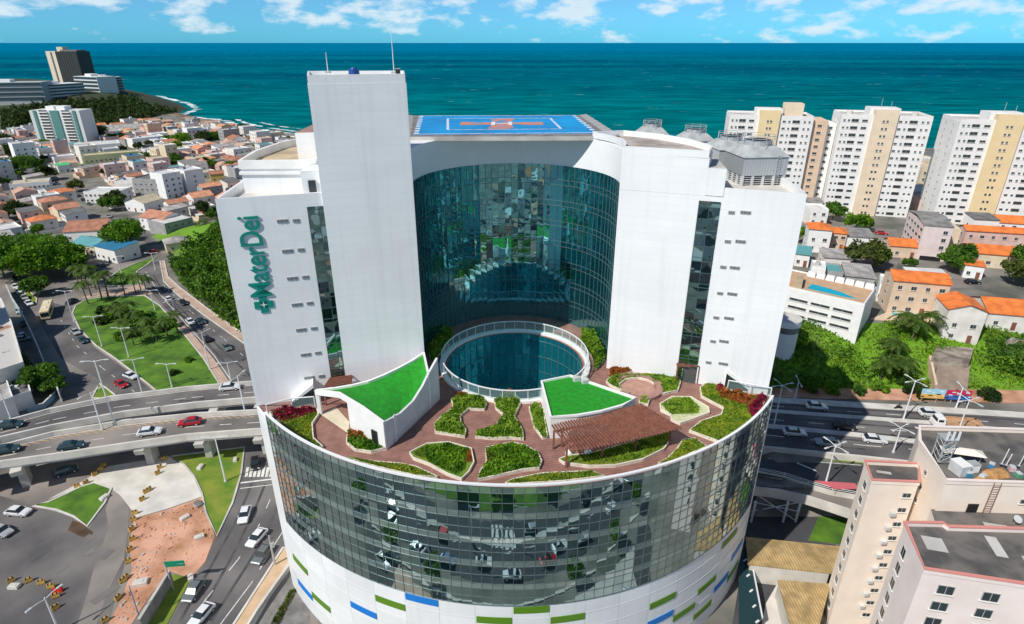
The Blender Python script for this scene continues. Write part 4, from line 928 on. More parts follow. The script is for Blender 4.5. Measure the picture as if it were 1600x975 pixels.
# left pavilion with sweeping green roof
t = thing('pavilion', 'white walled pavilion with sweeping pointed artificial turf roof left of the well', 'pavilion', (-16, 68, ZD))
A0 = at(498.75, 647.5, ZD); B0 = at(603.75, 702.5, ZD); C0 = at(686, 623.75, ZD)
tl = [(493.75, 608.75), (530, 613), (567, 635), (600, 659)]
topL = [at_plane(x, y, A0, B0) for x, y in tl]; topL[0] = Vector((A0.x, A0.y, 37.9))
tr_ = [(600, 659), (625, 645), (645, 626), (660, 602), (669, 583), (682.5, 559)]
topR = [at_plane(x, y, B0, C0) for x, y in tr_]
tA = [Vector((A0.x, A0.y, 37.9))] + topL[1:]; hf = tA[1].lerp(tA[2], 0.35)
MB().path([(p.x, p.y) for p in [hf] + tA[2:]], ZD, [p.z for p in [hf] + tA[2:]], 0.3, white).build('front_wall', t)
MB().path([(p.x, p.y) for p in tA[:2] + [hf]], [p.z - 0.75 for p in tA[:2] + [hf]], [p.z for p in tA[:2] + [hf]], 0.3, white).build('roof_beam', t)
MB().box((A0.x + .15, A0.y + .15, ZD), (0.5, 0.5, 3.5), white).build('porch_column', t)
bk = [Vector((A0.x, A0.y)).lerp(Vector((-20.6, 68.8)), k) for k in (0.45, 1.0)] ; MB().path([(hf.x, hf.y), (hf.x - 0.6, hf.y + 4.6)], ZD, 37.4, .25, white).build('porch_wall', t)
gw = mat('grey_render', (0.42, 0.43, 0.46), 0.8, var=0.05, scale=0.5)
wr = MB(); wr.path([(p.x, p.y) for p in topR], ZD, [p.z for p in topR], 0.3, mat('shaded_pavilion_render', (0.60, 0.61, 0.63), 0.8, var=0.08, scale=0.6)); wr.build('side_wall', t)  # greyer than the white walls: shade on this side put into its colour
for u in (0.16, 0.8):
    p = Vector((B0.x, B0.y)).lerp(Vector((C0.x, C0.y)), u); MB().box((p.x + 0.12, p.y - 0.12, ZD), (0.35, 0.12, 3.6 + u * 2.2), steel_w, math.atan2(C0.y - B0.y, C0.x - B0.x)).build('pilaster', t)
crv = [at(x, y, z) for (x, y), z in zip([(493.75, 608.75), (520, 606), (550, 601), (575, 595), (600, 585), (625, 573), (645, 562), (662, 550)], [37.9, 38.0, 38.15, 38.3, 38.5, 38.8, 39.1, 39.4])]
MB().path([(p.x, p.y) for p in crv[2:]], ZD, [p.z for p in crv[2:]], 0.3, white).build('rear_wall', t); MB().path([(p.x, p.y) for p in crv[:3]], [p.z - .75 for p in crv[:3]], [p.z for p in crv[:3]], 0.3, white).build('roof_beam', t)
E0 = Vector((crv[-1].x, crv[-1].y)); F0 = Vector((topR[-2].x, topR[-2].y))
rf = MB()
side1 = [(p.x, p.y, p.z - 0.35) for p in crv]
t1 = topL[1:] + topR[1:-1]
def resamp(P, n):
    P = [Vector(p) for p in P]; D = [0]
    for i in range(1, len(P)): D.append(D[-1] + (P[i] - P[i - 1]).length)
    out = []
    for k in range(n + 1):
        s_ = D[-1] * k / n; i = max(j for j in range(len(D)) if D[j] <= s_ + 1e-9); i = min(i, len(P) - 2)
        out.append(P[i].lerp(P[i + 1], (s_ - D[i]) / max(1e-9, D[i + 1] - D[i])))
    return out
sA = resamp([(p[0], p[1], p[2]) for p in side1], 24); sB = resamp([(topL[0].x, topL[0].y, 37.55)] + [(p.x, p.y, p.z - 0.35) for p in t1], 24)
for i in range(24):
    for j in range(8):
        a = [sA[i].lerp(sB[i], j / 8), sA[i + 1].lerp(sB[i + 1], j / 8), sA[i + 1].lerp(sB[i + 1], (j + 1) / 8), sA[i].lerp(sB[i], (j + 1) / 8)]
        rf.face(a[::-1], turf)
rf.build('roof', t, smooth=True)
MB().path([tuple(sA[-1].to_2d()), tuple(sB[-1].to_2d())], ZD, [39.4, 39.6], 0.25, white).build('rear_wall', t)
MB().box((B0.x - 1.5, B0.y + 0.75, ZD), (0.9, 0.16, 2.3), black, math.atan2(B0.y - A0.y, B0.x - A0.x)).build('door', t)
pv = d1((405, 430), (500, 385), (585, 480), (575, 548)); MB().prism(pv, ZD, ZD + 0.04, mat('cream_paving', (0.66, 0.58, 0.44), 0.8, var=0.06, scale=1)).build('porch_floor', t)
# right pavilion
t = thing('pavilion', 'white pavilion with flat trapezoid turf roof beside the big pergola', 'pavilion', (8, 68, ZD))
def r2(*a, z=37.35): return [at2((800 + x / 3.721, 540 + y / 3.721), z) for x, y in a]
roofp = r2((172, 205), (340, 172), (720, 303), (640, 345), (520, 378), (380, 402), (225, 412))
MB().prism(roofp, ZD, 37.1, white, mtop=turf).build('walls', t)
MB().path(roofp, 37.09, 37.4, 0.28, white, closed=True).build('coping', t)
for q in ((375, 195), (425, 208)):
    p = r2(q)[0]; MB().box((p[0], p[1], 37.1), (0.9, 0.6, 0.6), metal_p, 0.3).build('roof_unit', t)
# big pergola: rafters fan out from the pavilion wall
t = thing('pergola', 'large fan shaped pergola of dark brown slats beside the right pavilion', 'pergola', (14, 64, ZD))
inn = resamp([(*p, 37.0) for p in r2((235, 470), (330, 445), (450, 425), (560, 400), (650, 372), (745, 345), z=37)], 34)
outp = resamp([(*p, 37.0) for p in r2((340, 612), (450, 598), (580, 572), (700, 545), (830, 515), (970, 480), z=37)], 34)
for i in range(35):
    a, b = inn[i], outp[i]; d = (b - a).normalized(); b2 = b + d * 0.3; a2 = a - d * 0.1; q = Vector((-d.y, d.x, 0)) * 0.075
    m = MB(); c0_ = (a2 + b2) / 2; m.box((c0_.x, c0_.y, 37.0), ((b2 - a2).length, 0.15, 0.24), wood, math.atan2(d.y, d.x)); m.build('rafter', t)
for P, o_ in ((inn, 0.18), (outp, 0.82)):
    pth = [inn[i].lerp(outp[i], o_) for i in range(0, 35, 2)]; MB().path([(p.x, p.y) for p in pth], 36.72, 36.99, 0.2, wood).build('beam', t)
for i in (0, 11, 22, 34):
    p = inn[i].lerp(outp[i], 0.82); MB().box((p.x, p.y, ZD), (0.24, 0.24, 2.75), wood).build('post', t)
for i in (0, 3):
    p = inn[i].lerp(outp[i], 0.1); MB().box((p.x, p.y, ZD), (0.24, 0.24, 2.75), wood).build('post', t)
# garden seats under it
for k, q in enumerate([(330, 640), (440, 630)]):
    p = d2(q)[0]; t = thing('garden_stone', ('leftmost' if k == 0 else 'right hand') + ' pale boulder under the front edge of the big pergola', 'boulder', (*p, ZD + 0.3))
    m = MB(); m.cyl((0, 0, 0), 0.5, 0.35, white, 7, 0.42); m.cyl((0, 0, 0.35), 0.42, 0.2, white, 7, 0.15); o = m.build('stone', t, org=(0, 0, 0))
# small pergolas
def small_pergola(poly, z, lab, n):
    c = (sum(p[0] for p in poly) / 4, sum(p[1] for p in poly) / 4)
    t = thing('pergola', lab, 'pergola', (*c, ZD)); P = [Vector(p) for p in poly]
    for i in range(n):
        k = i / (n - 1); a = P[0].lerp(P[3], k); b = P[1].lerp(P[2], k); d = b - a; cc_ = (a + b) / 2
        MB().box((cc_.x, cc_.y, z), (d.length, 0.14, 0.18), wood, math.atan2(d.y, d.x)).build('slat', t)
    for p in P: MB().box((p.x, p.y, ZD), (0.2, 0.2, z - ZD), wood).build('post', t)
    for a, b in ((P[0], P[3]), (P[1], P[2])):
        d = b - a; cc_ = (a + b) / 2; MB().box((cc_.x, cc_.y, z - 0.2), (d.length, 0.18, 0.2), wood, math.atan2(d.y, d.x)).build('beam', t)
small_pergola([at2((505.5, 606), 36.8), at2((548, 599), 36.8), at2((551, 581), 36.8), at2((520, 584), 36.8)], 36.8, 'small brown pergola at the foot of the left stair glass', 9)
small_pergola([at2((1059, 573), 36.8), at2((1093, 573), 36.8), at2((1092, 562.5), 36.8), at2((1057, 562.5), 36.8)], 36.8, 'small brown pergola at the foot of the right stair glass', 8)
t = thing('bench', 'cream planter bench under the right small pergola', 'bench', (*at2((1075, 592), ZD), ZD)); p = at2((1076, 593), ZD); MB().box((p[0], p[1], ZD), (2.4, 0.7, 0.45), mat('planter_kerb', (0, 0, 0))).build('seat', t); MB().box((p[0], p[1] + 0.3, ZD + 0.45), (2.4, 0.12, 0.4), white).build('backrest', t)
# glazed fins at the two wing corners
def fin(P, lab):
    t = thing('glass_screen', lab, 'screen', (P[0][0], P[0][1], ZD)); m = MB()
    V = [Vector(p) for p in P]; 
    m.path([(v.x, v.y) for v in V], ZD + 0.1, [v.z for v in V], 0.06, rail_g); m.build('glass_panel', t)
    f_ = MB(); f_.tube([tuple(v) for v in V], 0.09, steel_w, 6)
    for v in V: f_.tube([(v.x, v.y, ZD), tuple(v)], 0.08, steel_w, 6)
    f_.build('frame', t)
pA = d1((300, 345), (360, 370)); pA2 = d1((240, 400))
fin([(*d1((75, 430))[0], 35.6), (*d1((230, 392))[0], 35.6), (*d1((372, 385))[0], 35.7)], 'glass screen with pale frame along the left wing base')
fin([(*d2((1250, 265))[0], 35.8), (*d2((1380, 285))[0], 35.7), (*d2((1500, 300))[0], 35.5)], 'glass screen with pale frame along the right wing base')
for lab, q, s_ in (('white sloping stair hood on the left wing base behind the glass screen', d1((300, 375))[0], 1), ('white sloping stair hood on the right wing base behind the magenta hedge', d2((1300, 262))[0], -1)):
    t = thing('stair_hood', lab, 'canopy', (q[0], q[1], ZD)); m = MB(); d = Vector((1, 0.3 * s_)).normalized(); n_ = Vector((-d.y, d.x))
    P = [Vector(q) - d * 1.6, Vector(q) + d * 1.6, Vector(q) + d * 1.6 + n_ * 2, Vector(q) - d * 1.6 + n_ * 2]
    m.prism([tuple(p) for p in P], ZD, [ZD + 0.8, ZD + 3.2, ZD + 3.2, ZD + 0.8] if s_ > 0 else [ZD + 3.2, ZD + 0.8, ZD + 0.8, ZD + 3.2], white); m.build('hood_shell', t)
    MB().path([tuple(P[0] - n_ * .05), tuple(P[1] - n_ * .05)], ZD + 0.2, [ZD + 0.5, ZD + 2.6] if s_ > 0 else [ZD + 2.6, ZD + 0.5], 0.05, carglass).build('glass_side', t)
#@@PART2@@
# ================================================================ LAMP POSTS, CARS, TREES, HOUSES
def lamp(base, tip_y, z0, lab, kind='cross', ang=0.0):
    b = at(*base, z0); zt = z_of((b.x, b.y), tip_y); h = max(5, zt - z0)
    t = thing('street_lamp', lab, 'street lamp', tuple(b), 0, 'tall white street lamps')
    o = tuple(b)
    MB().tube([b, b + Vector((0, 0, h))], [0.17, 0.09], steel_w, 8).build('pole', t)
    dirs = (0, math.pi) if kind != 'cross' else (0, math.pi / 2, math.pi, 3 * math.pi / 2)
    for a in dirs:
        d = Vector((math.cos(a + ang), math.sin(a + ang), 0)); e = b + Vector((0, 0, h - 0.3))
        arm = MB(); arm.tube([e, e + d * 1.0 + Vector((0, 0, 0.25)), e + d * 1.9 + Vector((0, 0, 0.3))], 0.06, steel_w, 6).build('arm', t)
        MB().box(tuple(e + d * 2.2 + Vector((0, 0, 0.22))), (0.9, 0.34, 0.14), metal_p, a + ang, (0.8, 0.8)).build('lamp_head', t)
    MB().cyl(tuple(b), 0.3, 0.3, conc, 10).build('base', t)
    return t
def L3(x, y): return (x / 3.611, 450 + y / 3.611)
def L4(x, y): return (x / 3.304, 680 + y / 3.304)
def L7(x, y): return (1180 + x / 3.481, 440 + y / 3.481)
S_ = '~tall white street lamp'
lamp(L3(420, 190), 454, 0, S_, 'd'); lamp(L3(577, 330), 494, 0, S_, 'd', 0.2); lamp(L3(728, 390), 512, 0, S_, 'd'); lamp(L3(805, 600), 561, 0, S_, 'd', 0.3)
lamp(L3(972, 560), 568, 0, S_, 'd'); lamp(L3(580, 800), 613, 7, S_, 'd', 1.2); lamp(L3(650, 775), 563, 7, S_, 'd', 0.2); lamp(L3(1185, 460), 519, 0, S_, 'd', 1)
lamp(L3(1382, 697), 587, 7, S_, 'd', 1.3); lamp(L3(1305, 530), 566, 0, S_, 'd', 0.2); lamp(L3(875, 125), 453, 0, S_, 'd'); lamp(L4(1165, 240), 682, 0, S_, 'd', 0.1)
lamp(L3(62, 735), 611, 7, S_, 'd', 1.3); lamp(L3(990, 150), 470, 0, S_, 'd', 0.8); lamp((190, 428), 400, 0, S_, 'd'); lamp((243, 422), 395, 0, S_, 'd')
lamp(L7(98, 800), 601, 7, S_, 'cross', 0.3); lamp(L7(213, 650), 595, 7, S_, 'd', 1.4); lamp(L7(805, 750), 594, 7, S_, 'cross', 0.3); lamp(L7(750, 930), 667, 7, S_, 'cross', 0.5)
lamp(L7(1080, 880), 624, 7, S_, 'cross', 0.3); lamp(L7(1090, 690), 605, 7, S_, 'd', 1.4); lamp((1289, 758.7), 695, 6.3, S_, 'cross', 0.4)
lamp(L4(305, 1010), 934, 0, '~pale concrete lamp post', 'd', 1.2)
# timber utility pole on the tan pavement
b = at(*L4(1420, 670), 0); t = thing('utility_pole', 'grey utility pole with wires brackets on the tan pavement by the road', 'pole', tuple(b))
hh = z_of((b.x, b.y), 837); MB().tube([b, b + Vector((0, 0, hh))], [0.18, 0.12], conc, 8).build('pole', t)
MB().box((b.x, b.y, hh - 0.9), (2.2, 0.12, 0.14), conc_d, 0.6).build('crossarm', t); MB().cyl((b.x + 0.3, b.y, hh - 2.4), 0.3, 0.9, metal, 10).build('transformer', t)
# green gantry sign
b = at(*L4(897, 800), 0); t = thing('road_sign', 'blank green road sign on a leaning grey pole beside the dirt lot', 'sign', tuple(b))
MB().tube([b, b + Vector((-0.6, 0.6, 5.2))], 0.1, metal, 8).build('pole', t); MB().box((b.x + 0.9, b.y + 0.7, 4.4), (3.0, 0.12, 1.1), mat('sign_green', (0.0, 0.26, 0.14), 0.5), 0.1).build('panel', t)
MB().tube([b + Vector((-0.5, 0.6, 4.9)), b + Vector((2.2, 0.8, 4.9))], 0.06, metal, 6).build('arm', t)
b = at(*L4(735, 985), 0); t = thing('road_pole', 'slender blue pole at the end of the grey wall', 'pole', tuple(b)); MB().tube([b, b + Vector((-0.9, 1.2, 7.0))], [0.09, 0.06], mat('pole_blue', (0.05, 0.22, 0.38), 0.5), 8).build('shaft', t); MB().cyl(tuple(b), 0.2, 0.2, conc, 8).build('base', t)
# grey freestanding wall beside the road
w0, w1 = at2(L4(880, 705), 0), at2(L4(660, 1010), 0)
w0 = at2(L4(893, 760), 0); w1 = at2(L4(740, 1015), 0)
t = thing('boundary_wall', 'straight grey concrete wall between the dirt lot and the grass strip', 'wall', (*w0, 0)); MB().path([w0, w1], 0, 2.6, 0.3, conc_d).build('wall', t); MB().path([w0, w1], 2.6, 2.75, 0.45, conc).build('coping', t)
# canal wall along the tan pavement
w = [at2(L4(*q), 0) for q in ((1530, 640), (1500, 690), (1420, 800), (1330, 930), (1270, 1030))]
t = thing('canal_wall', 'low concrete balustrade wall along the tan pavement next to the drum', 'wall', (*w[0], 0)); MB().path(w, 0.1, 1.1, 0.25, conc).build('wall', t); MB().path(w, 1.1, 1.22, 0.4, conc_l).build('coping', t)
sheet('canal_bank', L4s := c4((1530, 660), (1600, 700), (1600, 1020), (1290, 1020), (1430, 820)), 0.03, conc_d)
leaf_o = leaf_o
P = scatter([at2(p, 0) for p in c4((1500, 800), (1530, 800), (1440, 975), (1400, 975))], 600)
stuff(leaf_obj('weeds', np.c_[P, 0.05 + RNG.random(600) * 0.35], 0.2, leaf_o), 'olive weeds along the canal bank', 'weeds')

def car_meshes(col):
    nm = 'paint_%d' % len([k for k in MATS if k.startswith('paint_')])
    m = mat(nm, col, 0.28, 0.1, spec=0.6)
    b = MB(); Wd = 0.88
    prof = [(-2.15, 0.35), (2.1, 0.32), (2.18, 0.62), (1.95, 0.82), (1.05, 0.95), (-1.75, 1.0), (-2.12, 0.95), (-2.2, 0.6)]
    k = b.mi(m)
    def extr(mb, pf, w0, mm, wtop=None):
        i0 = len(mb.v); n = len(pf); kk = mb.mi(mm)
        for sgn in (-1, 1):
            for x, z in pf:
                w = w0 if wtop is None else (w0 if z < (min(q[1] for q in pf) + 0.05) else wtop)
                mb.v.append((x, sgn * w, z))
        for i in range(n):
            j = (i + 1) % n; mb.f.append((i0 + i, i0 + n + i, i0 + n + j, i0 + j)); mb.m.append(kk)
        mb.f.append(tuple(i0 + i for i in range(n))); mb.m.append(kk); mb.f.append(tuple(i0 + n + i for i in reversed(range(n)))); mb.m.append(kk)
    extr(b, prof, Wd, m)
    r = MB(); extr(r, [(-1.25, 1.44), (0.25, 1.45), (0.1, 1.50), (-1.1, 1.49)], 0.62, m)
    g = MB(); extr(g, [(-1.85, 0.96), (1.0, 0.93), (0.28, 1.445), (-1.3, 1.435)], 0.80, carglass, 0.64)
    wh = MB(); i0 = 0; wh.tube([(0, -0.11, 0), (0, 0.11, 0)], 0.32, rubber, 12)
    rim = MB(); rim.tube([(0, -0.12, 0), (0, 0.12, 0)], 0.18, metal_p, 8)
    hl = MB(); hl.box((0, 0, 0), (0.12, 0.4, 0.14), lamp_w); tl = MB(); tl.box((0, 0, 0), (0.1, 0.4, 0.15), lamp_r)
    mi = MB(); mi.box((0, 0, 0), (0.14, 0.18, 0.12), m)
    return [x.mesh(n) for x, n in ((b, 'body'), (r, 'roof_panel'), (g, 'windows'), (wh, 'wheel'), (rim, 'rim'), (hl, 'headlight'), (tl, 'tail_light'), (mi, 'mirror'))]
PROTO = {}
PALETTE = dict(white=(0.80, 0.81, 0.82), silver=(0.42, 0.44, 0.45), black=(0.02, 0.02, 0.024), teal=(0.03, 0.07, 0.085), red=(0.48, 0.015, 0.03), grey=(0.16, 0.18, 0.18), brown=(0.12, 0.05, 0.035), blue=(0.03, 0.10, 0.25))
CNAME = dict(white='white car', silver='silver car', black='black car', teal='dark teal car', red='red car', grey='grey car', brown='dark brown car', blue='blue car')
def mkobj(name, me, parent, loc=(0, 0, 0)):
    o = bpy.data.objects.new(name, me); COL.objects.link(o); o.parent = parent; o.location = loc; return o
def car(P, ang, col, lab=None, scale=1.0):
    if col not in PROTO:
        ms = car_meshes(PALETTE[col])
        t = bpy.data.objects.new('car', None); COL.objects.link(t); t['group'] = 'cars on the roads and parked'; t['category'] = 'car'; t['label'] = ''
        b = mkobj('body', ms[0], t); mkobj('roof_panel', ms[1], t); mkobj('windows', ms[2], t)
        bv = b.modifiers.new('bevel', 'BEVEL'); bv.width = 0.09; bv.segments = 2
        for x in (-1.35, 1.35):
            for y in (-0.80, 0.80): w_ = mkobj('wheel', ms[3], t, (x, y, 0.32)); mkobj('rim', ms[4], w_)
        for y in (-0.6, 0.6): mkobj('headlight', ms[5], t, (2.10, y, 0.60)); mkobj('tail_light', ms[6], t, (-2.14, y, 0.72)); mkobj('mirror', ms[7], t, (0.75, y * 1.55, 0.98))
        PROTO[col] = t; o = t
    else: o = copy_tree(PROTO[col])
    o.location = P; o.rotation_euler = (0, 0, ang); o.scale = (scale,) * 3
    o['label'] = lab or ('~' + CNAME[col]); AUTO.append(o) if (not lab or lab.startswith('~')) else None
    return o
def carpx(px, py, dx, dy, col, z=0, lab=None, scale=1.0):
    a = at(px, py, z); b = at(px + dx * 0.3, py + dy * 0.3, z); car(a, math.atan2(b.y - a.y, b.x - a.x), col, lab, scale)
for q in [(263, 469, -30, -28, 'white'), (287, 475, 40, 38, 'black'), (298, 505, 40, 38, 'white'), (315, 504, 40, 38, 'teal'), (323, 532, -40, -40, 'black'), (355, 545, 40, 40, 'grey'),
          (119, 521, 14, 12, 'silver'), (130.5, 534, 14, 12, 'teal'), (112, 474, -20, 10, 'black'), (205, 590, 20, 7, 'white'), (190, 603, 16, 8, 'red'),
          (25, 450, 9, 12, 'white'), (30, 457, 9, 12, 'white'), (39, 467, 9, 12, 'silver'), (46, 476, 9, 8, 'white'), (37, 532, 20, -3, 'silver'), (24, 436, 8, 10, 'black'),
          (55, 692, 20, -3, 'silver'), (104, 739, 30, -10, 'teal'), (30, 803, 40, 3, 'white'), (4, 833, 30, 12, 'silver'),
          (400, 727, 0, 20, 'black'), (383, 808, -12, 40, 'white'), (402, 844, -26, 30, 'white'), (411, 870, -24, 32, 'grey'), (304, 927, -24, 36, 'grey'), (316, 965, -26, 30, 'white'),
          (160, 417, 12, -4, 'teal'), (188, 407, 12, -4, 'white'), (205, 396, 12, -5, 'silver'), (216, 394, 12, -6, 'black'), (238, 396, -20, 5, 'red'), (150, 423, 12, -4, 'blue')]:
    carpx(*q, 0.05)
for q in [(19, 667, 30, -4, 'teal'), (360, 608, 30, -3, 'white'), (235, 678, 30, -4, 'white'), (297, 663, -30, 4, 'red'), (113, 700, 30, -5, 'teal'), (12, 706, 30, -5, 'teal'),
          (1275, 638, 30, 2, 'white'), (1452, 649, 30, 2, 'white'), (1318, 669, 30, 2, 'black'), (1241, 679, 30, 2, 'white'), (1292, 695, -30, -3, 'silver'), (1365, 690, 30, 3, 'white')]:
    carpx(*q, 7.03, None, 1.04)
for q in [(1377, 366, 10, 1, 'red'), (1366, 377, 10, 4, 'white'), (1401, 386, 10, -2, 'white'), (1519, 443, 12, 0, 'black')]: carpx(*q, 15.1)
carpx(1284, 894, 10, -1, 'black', 0.05)
# street parked cars along the town street
for i, u in enumerate((0.08, 0.2, 0.3, 0.42, 0.5, 0.6, 0.7, 0.8, 0.88)):
    a, b = at(90, 282, 0), at(236, 372, 0); p = a.lerp(b, u); d = (b - a).normalized(); q = Vector((-d.y, d.x, 0)) * (3.0 if i % 2 else -3.0)
    car(p + q + Vector((0, 0, .05)), math.atan2(d.y, d.x), ['white', 'silver', 'black', 'red', 'teal'][i % 5], '~parked %s' % CNAME[['white', 'silver', 'black', 'red', 'teal'][i % 5]])
# bus
def bus():
    a = at(76, 491, 0.05); t = thing('bus', 'cream coloured city bus standing on the wide street at the left', 'bus', tuple(a), 0, None, True)
    b2 = at(73, 500, 0.05); t.rotation_euler = (0, 0, math.atan2(b2.y - a.y, b2.x - a.x)); t['_org'] = (0, 0, 0)
    cream = mat('bus_cream', (0.72, 0.62, 0.38), 0.5, var=0.05, scale=1)
    o = MB().box((0, 0, 0.4), (11, 2.5, 2.7), cream).build('body', t, bevel=0.12)
    MB().box((0, 0, 1.6), (10.6, 2.54, 0.9), carglass).build('side_windows', t); MB().box((5.5, 0, 1.3), (0.06, 2.2, 1.3), carglass).build('windscreen', t)
    for x in (-3.6, 3.7):
        for y in (-1.1, 1.1): MB().tube([(x, y - .15, 0.5), (x, y + .15, 0.5)], 0.5, rubber, 12).build('wheel', t)
    for x in (-2.5, 2): MB().box((x, 0, 3.1), (1.1, 0.9, 0.18), white).build('roof_hatch', t)
    for y in (-0.9, 0.9): MB().box((5.5, y, 0.7), (0.08, 0.35, 0.2), lamp_w).build('headlight', t)
bus()
# truck
def truck():
    a = at(1490, 668, 7.03); t = thing('truck', 'white cab truck with a long tan load bed on the right avenue', 'truck', tuple(a), 0, None, True)
    b2 = at(1460, 666, 7.03); t.rotation_euler = (0, 0, math.atan2(b2.y - a.y, b2.x - a.x)); t['_org'] = (0, 0, 0)
    cab = MB(); cab.box((3.4, 0, 0.6), (2.0, 2.3, 1.1), white); cab.box((3.25, 0, 1.7), (1.6, 2.2, 0.9), white, 0, (0.85, 0.9)); cab.build('cab', t, bevel=0.08)
    MB().box((4.12, 0, 1.7), (0.1, 1.9, 0.7), carglass, 0, (1, .9)).build('windscreen', t); MB().box((3.4, 0, 1.75), (1.0, 2.26, 0.5), carglass).build('side_window', t)
    tan = mat('tan_cargo', (0.55, 0.33, 0.18), 0.85, var=0.12, scale=1.2)
    bed = MB(); bed.box((-1.2, 0, 1.0), (6.6, 2.4, 0.2), metal); 
    for y in (-1.2, 1.2): bed.box((-1.2, y, 1.2), (6.6, 0.08, 0.7), tan)
    for x in (-4.5, 2.1): bed.box((x, 0, 1.2), (0.08, 2.4, 0.7), tan)
    bed.build('load_bed', t); MB().box((-1.2, 0, 1.2), (6.4, 2.25, 0.45), tan, 0, (0.95, 0.8)).build('load', t)
    MB().box((0, 0, 0.55), (8, 1.0, 0.35), black).build('chassis', t)
    for x in (-3.4, -2.2, 3.3):
        for y in (-1.05, 1.05): MB().tube([(x, y - .15, 0.5), (x, y + .15, 0.5)], 0.48, rubber, 12).build('wheel', t)
truck()
# motorcycle and rider on the far lane
a = at(1403, 639, 7.03); t = thing('motorcycle', 'small dark motorcycle on the far lane of the right avenue', 'motorcycle', tuple(a), 0.05, None)
for x in (-0.65, 0.65): MB().tube([(x, -.05, .3), (x, .05, .3)], 0.3, rubber, 10).build('wheel', t)
MB().box((0, 0, 0.4), (1.1, 0.25, 0.4), black, 0, (0.7, 0.8)).build('frame', t); MB().box((-0.2, 0, 0.8), (0.7, 0.26, 0.12), mat('seat_vinyl', (0.05, 0.03, 0.03), 0.6)).build('seat', t)
MB().tube([(0.55, -0.35, 1.0), (0.5, 0, 1.02), (0.55, 0.35, 1.0)], 0.03, metal, 6).build('handlebar', t)
def person(loc, ang, lab):
    sk = bpy.data.meshes.new('person'); V = [(0, 0, .82), (0.02, 0, 1.08), (0.1, 0, 1.34), (0.14, 0, 1.5), (0.16, 0, 1.62), (0.1, .2, 1.36), (0.3, .28, 1.15), (.5, .3, 1.05), (0.1, -.2, 1.36), (.3, -.28, 1.15), (.5, -.3, 1.05), (0.05, .13, .84), (.42, .2, .72), (.2, .22, .36), (.32, .22, .3), (0.05, -.13, .84), (.42, -.2, .72), (.2, -.22, .36), (.32, -.22, .3)]
    Ed = [(0, 1), (1, 2), (2, 3), (3, 4), (2, 5), (5, 6), (6, 7), (2, 8), (8, 9), (9, 10), (0, 11), (11, 12), (12, 13), (13, 14), (0, 15), (15, 16), (16, 17), (17, 18)]
    sk.from_pydata(V, Ed, []); o = bpy.data.objects.new('person', sk); COL.objects.link(o); o.location = loc; o.rotation_euler = (0, 0, ang)
    md = o.modifiers.new('skin', 'SKIN'); rr = [.16, .14, .16, .06, .12, .07, .05, .04, .07, .05, .04, .1, .08, .055, .05, .1, .08, .055, .05]
    for i, r_ in enumerate(rr): sk.skin_vertices[0].data[i].radius = (r_, r_)
    sk.skin_vertices[0].data[0].use_root = True; s2 = o.modifiers.new('sub', 'SUBSURF'); s2.levels = 1; s2.render_levels = 1
    sk.materials.append(mat('rider_clothes', (0.10, 0.05, 0.05), 0.8)); tag(o, lab, 'person'); return o
try: person((a.x, a.y, a.z), 0.05, 'person in dark clothing riding the motorcycle on the far lane')
except Exception as e: print('person', e)
wear = mat('tyre_wear', (0.075, 0.073, 0.075), 0.7, var=0.3, scale=0.4, kind='world')
wm_ = MB()
for a in ([(1203, 631), (1456, 647), (1600, 657)], [(1203, 638), (1456, 656)], [(1203, 651), (1456, 672), (1600, 684)], [(1203, 661), (1456, 686)], [(1203, 676), (1352, 689), (1600, 712)], [(1203, 688), (1352, 702)]): mark(a, 7.028, 0.55, None, wm_, wear)
for a in (c4((1300, 250), (1225, 430), (1110, 640), (930, 960)), c4((1370, 250), (1300, 420), (1190, 640), (1010, 960)), c4((1440, 350), (1370, 520), (1270, 680), (1090, 960)), [(252, 450), (292, 492), (340, 540), (400, 595)], [(240, 430), (262, 468), (305, 515), (350, 565)]): mark(a, .055, .5, None, wm_, wear)
for k in range(16):
    px_, py_ = random.choice([(random.uniform(20, 180), random.uniform(830, 950)), (random.uniform(330, 420), random.uniform(700, 900)), (random.uniform(60, 180), random.uniform(500, 600))])
    p_ = at(px_, py_, 0); wm_.box((p_.x, p_.y, .05), (random.uniform(1, 4), random.uniform(.8, 2), .012 + .001 * k), random.choice([asphalt, asphalt, asphalt_b]), 1.0 + random.random() * .3)
struct(wm_.build('road_patches'))
# yellow and black road barriers
pts4 = [(520, 180), (490, 205), (535, 160), (850, 125), (825, 170), (815, 200), (770, 285), (755, 295), (735, 335), (697, 405), (690, 440), (680, 490), (685, 540), (672, 595), (665, 655), (650, 740), (635, 755), (610, 845), (545, 960), (288, 895), (290, 835), (265, 785), (215, 765), (150, 755), (60, 755), (400, 268), (445, 250)]
yel = mat('barrier_yellow', (0.55, 0.34, 0.08), 0.6, var=0.15, scale=2)
pb = MB(); pb.box((0, 0, 0), (1.1, 0.6, 0.25), yel); pb.box((0, 0, 0.25), (1.1, 0.55, 0.65), yel, 0, (1, 0.45)); mbar = pb.mesh('block')
ps = MB(); ps.box((-0.3, 0, 0.0), (0.22, 0.63, 0.92), black, 0, (1, 0.4)); ps.box((0.3, 0, 0.0), (0.22, 0.63, 0.92), black, 0, (1, 0.4)); mst = ps.mesh('black_band')
for i, q in enumerate(pts4):
    p = at(*L4(*q), 0.09); t = bpy.data.objects.new('road_barrier', None); COL.objects.link(t); t.location = p; t.rotation_euler = (0, 0, random.uniform(0.3, 1.3)); t.scale = (0.9,) * 3
    tag(t, '~yellow and black concrete barrier', 'barrier', 'concrete barriers round the dirt lot and plaza'); mkobj('block', mbar, t); mkobj('black_band', mst, t)
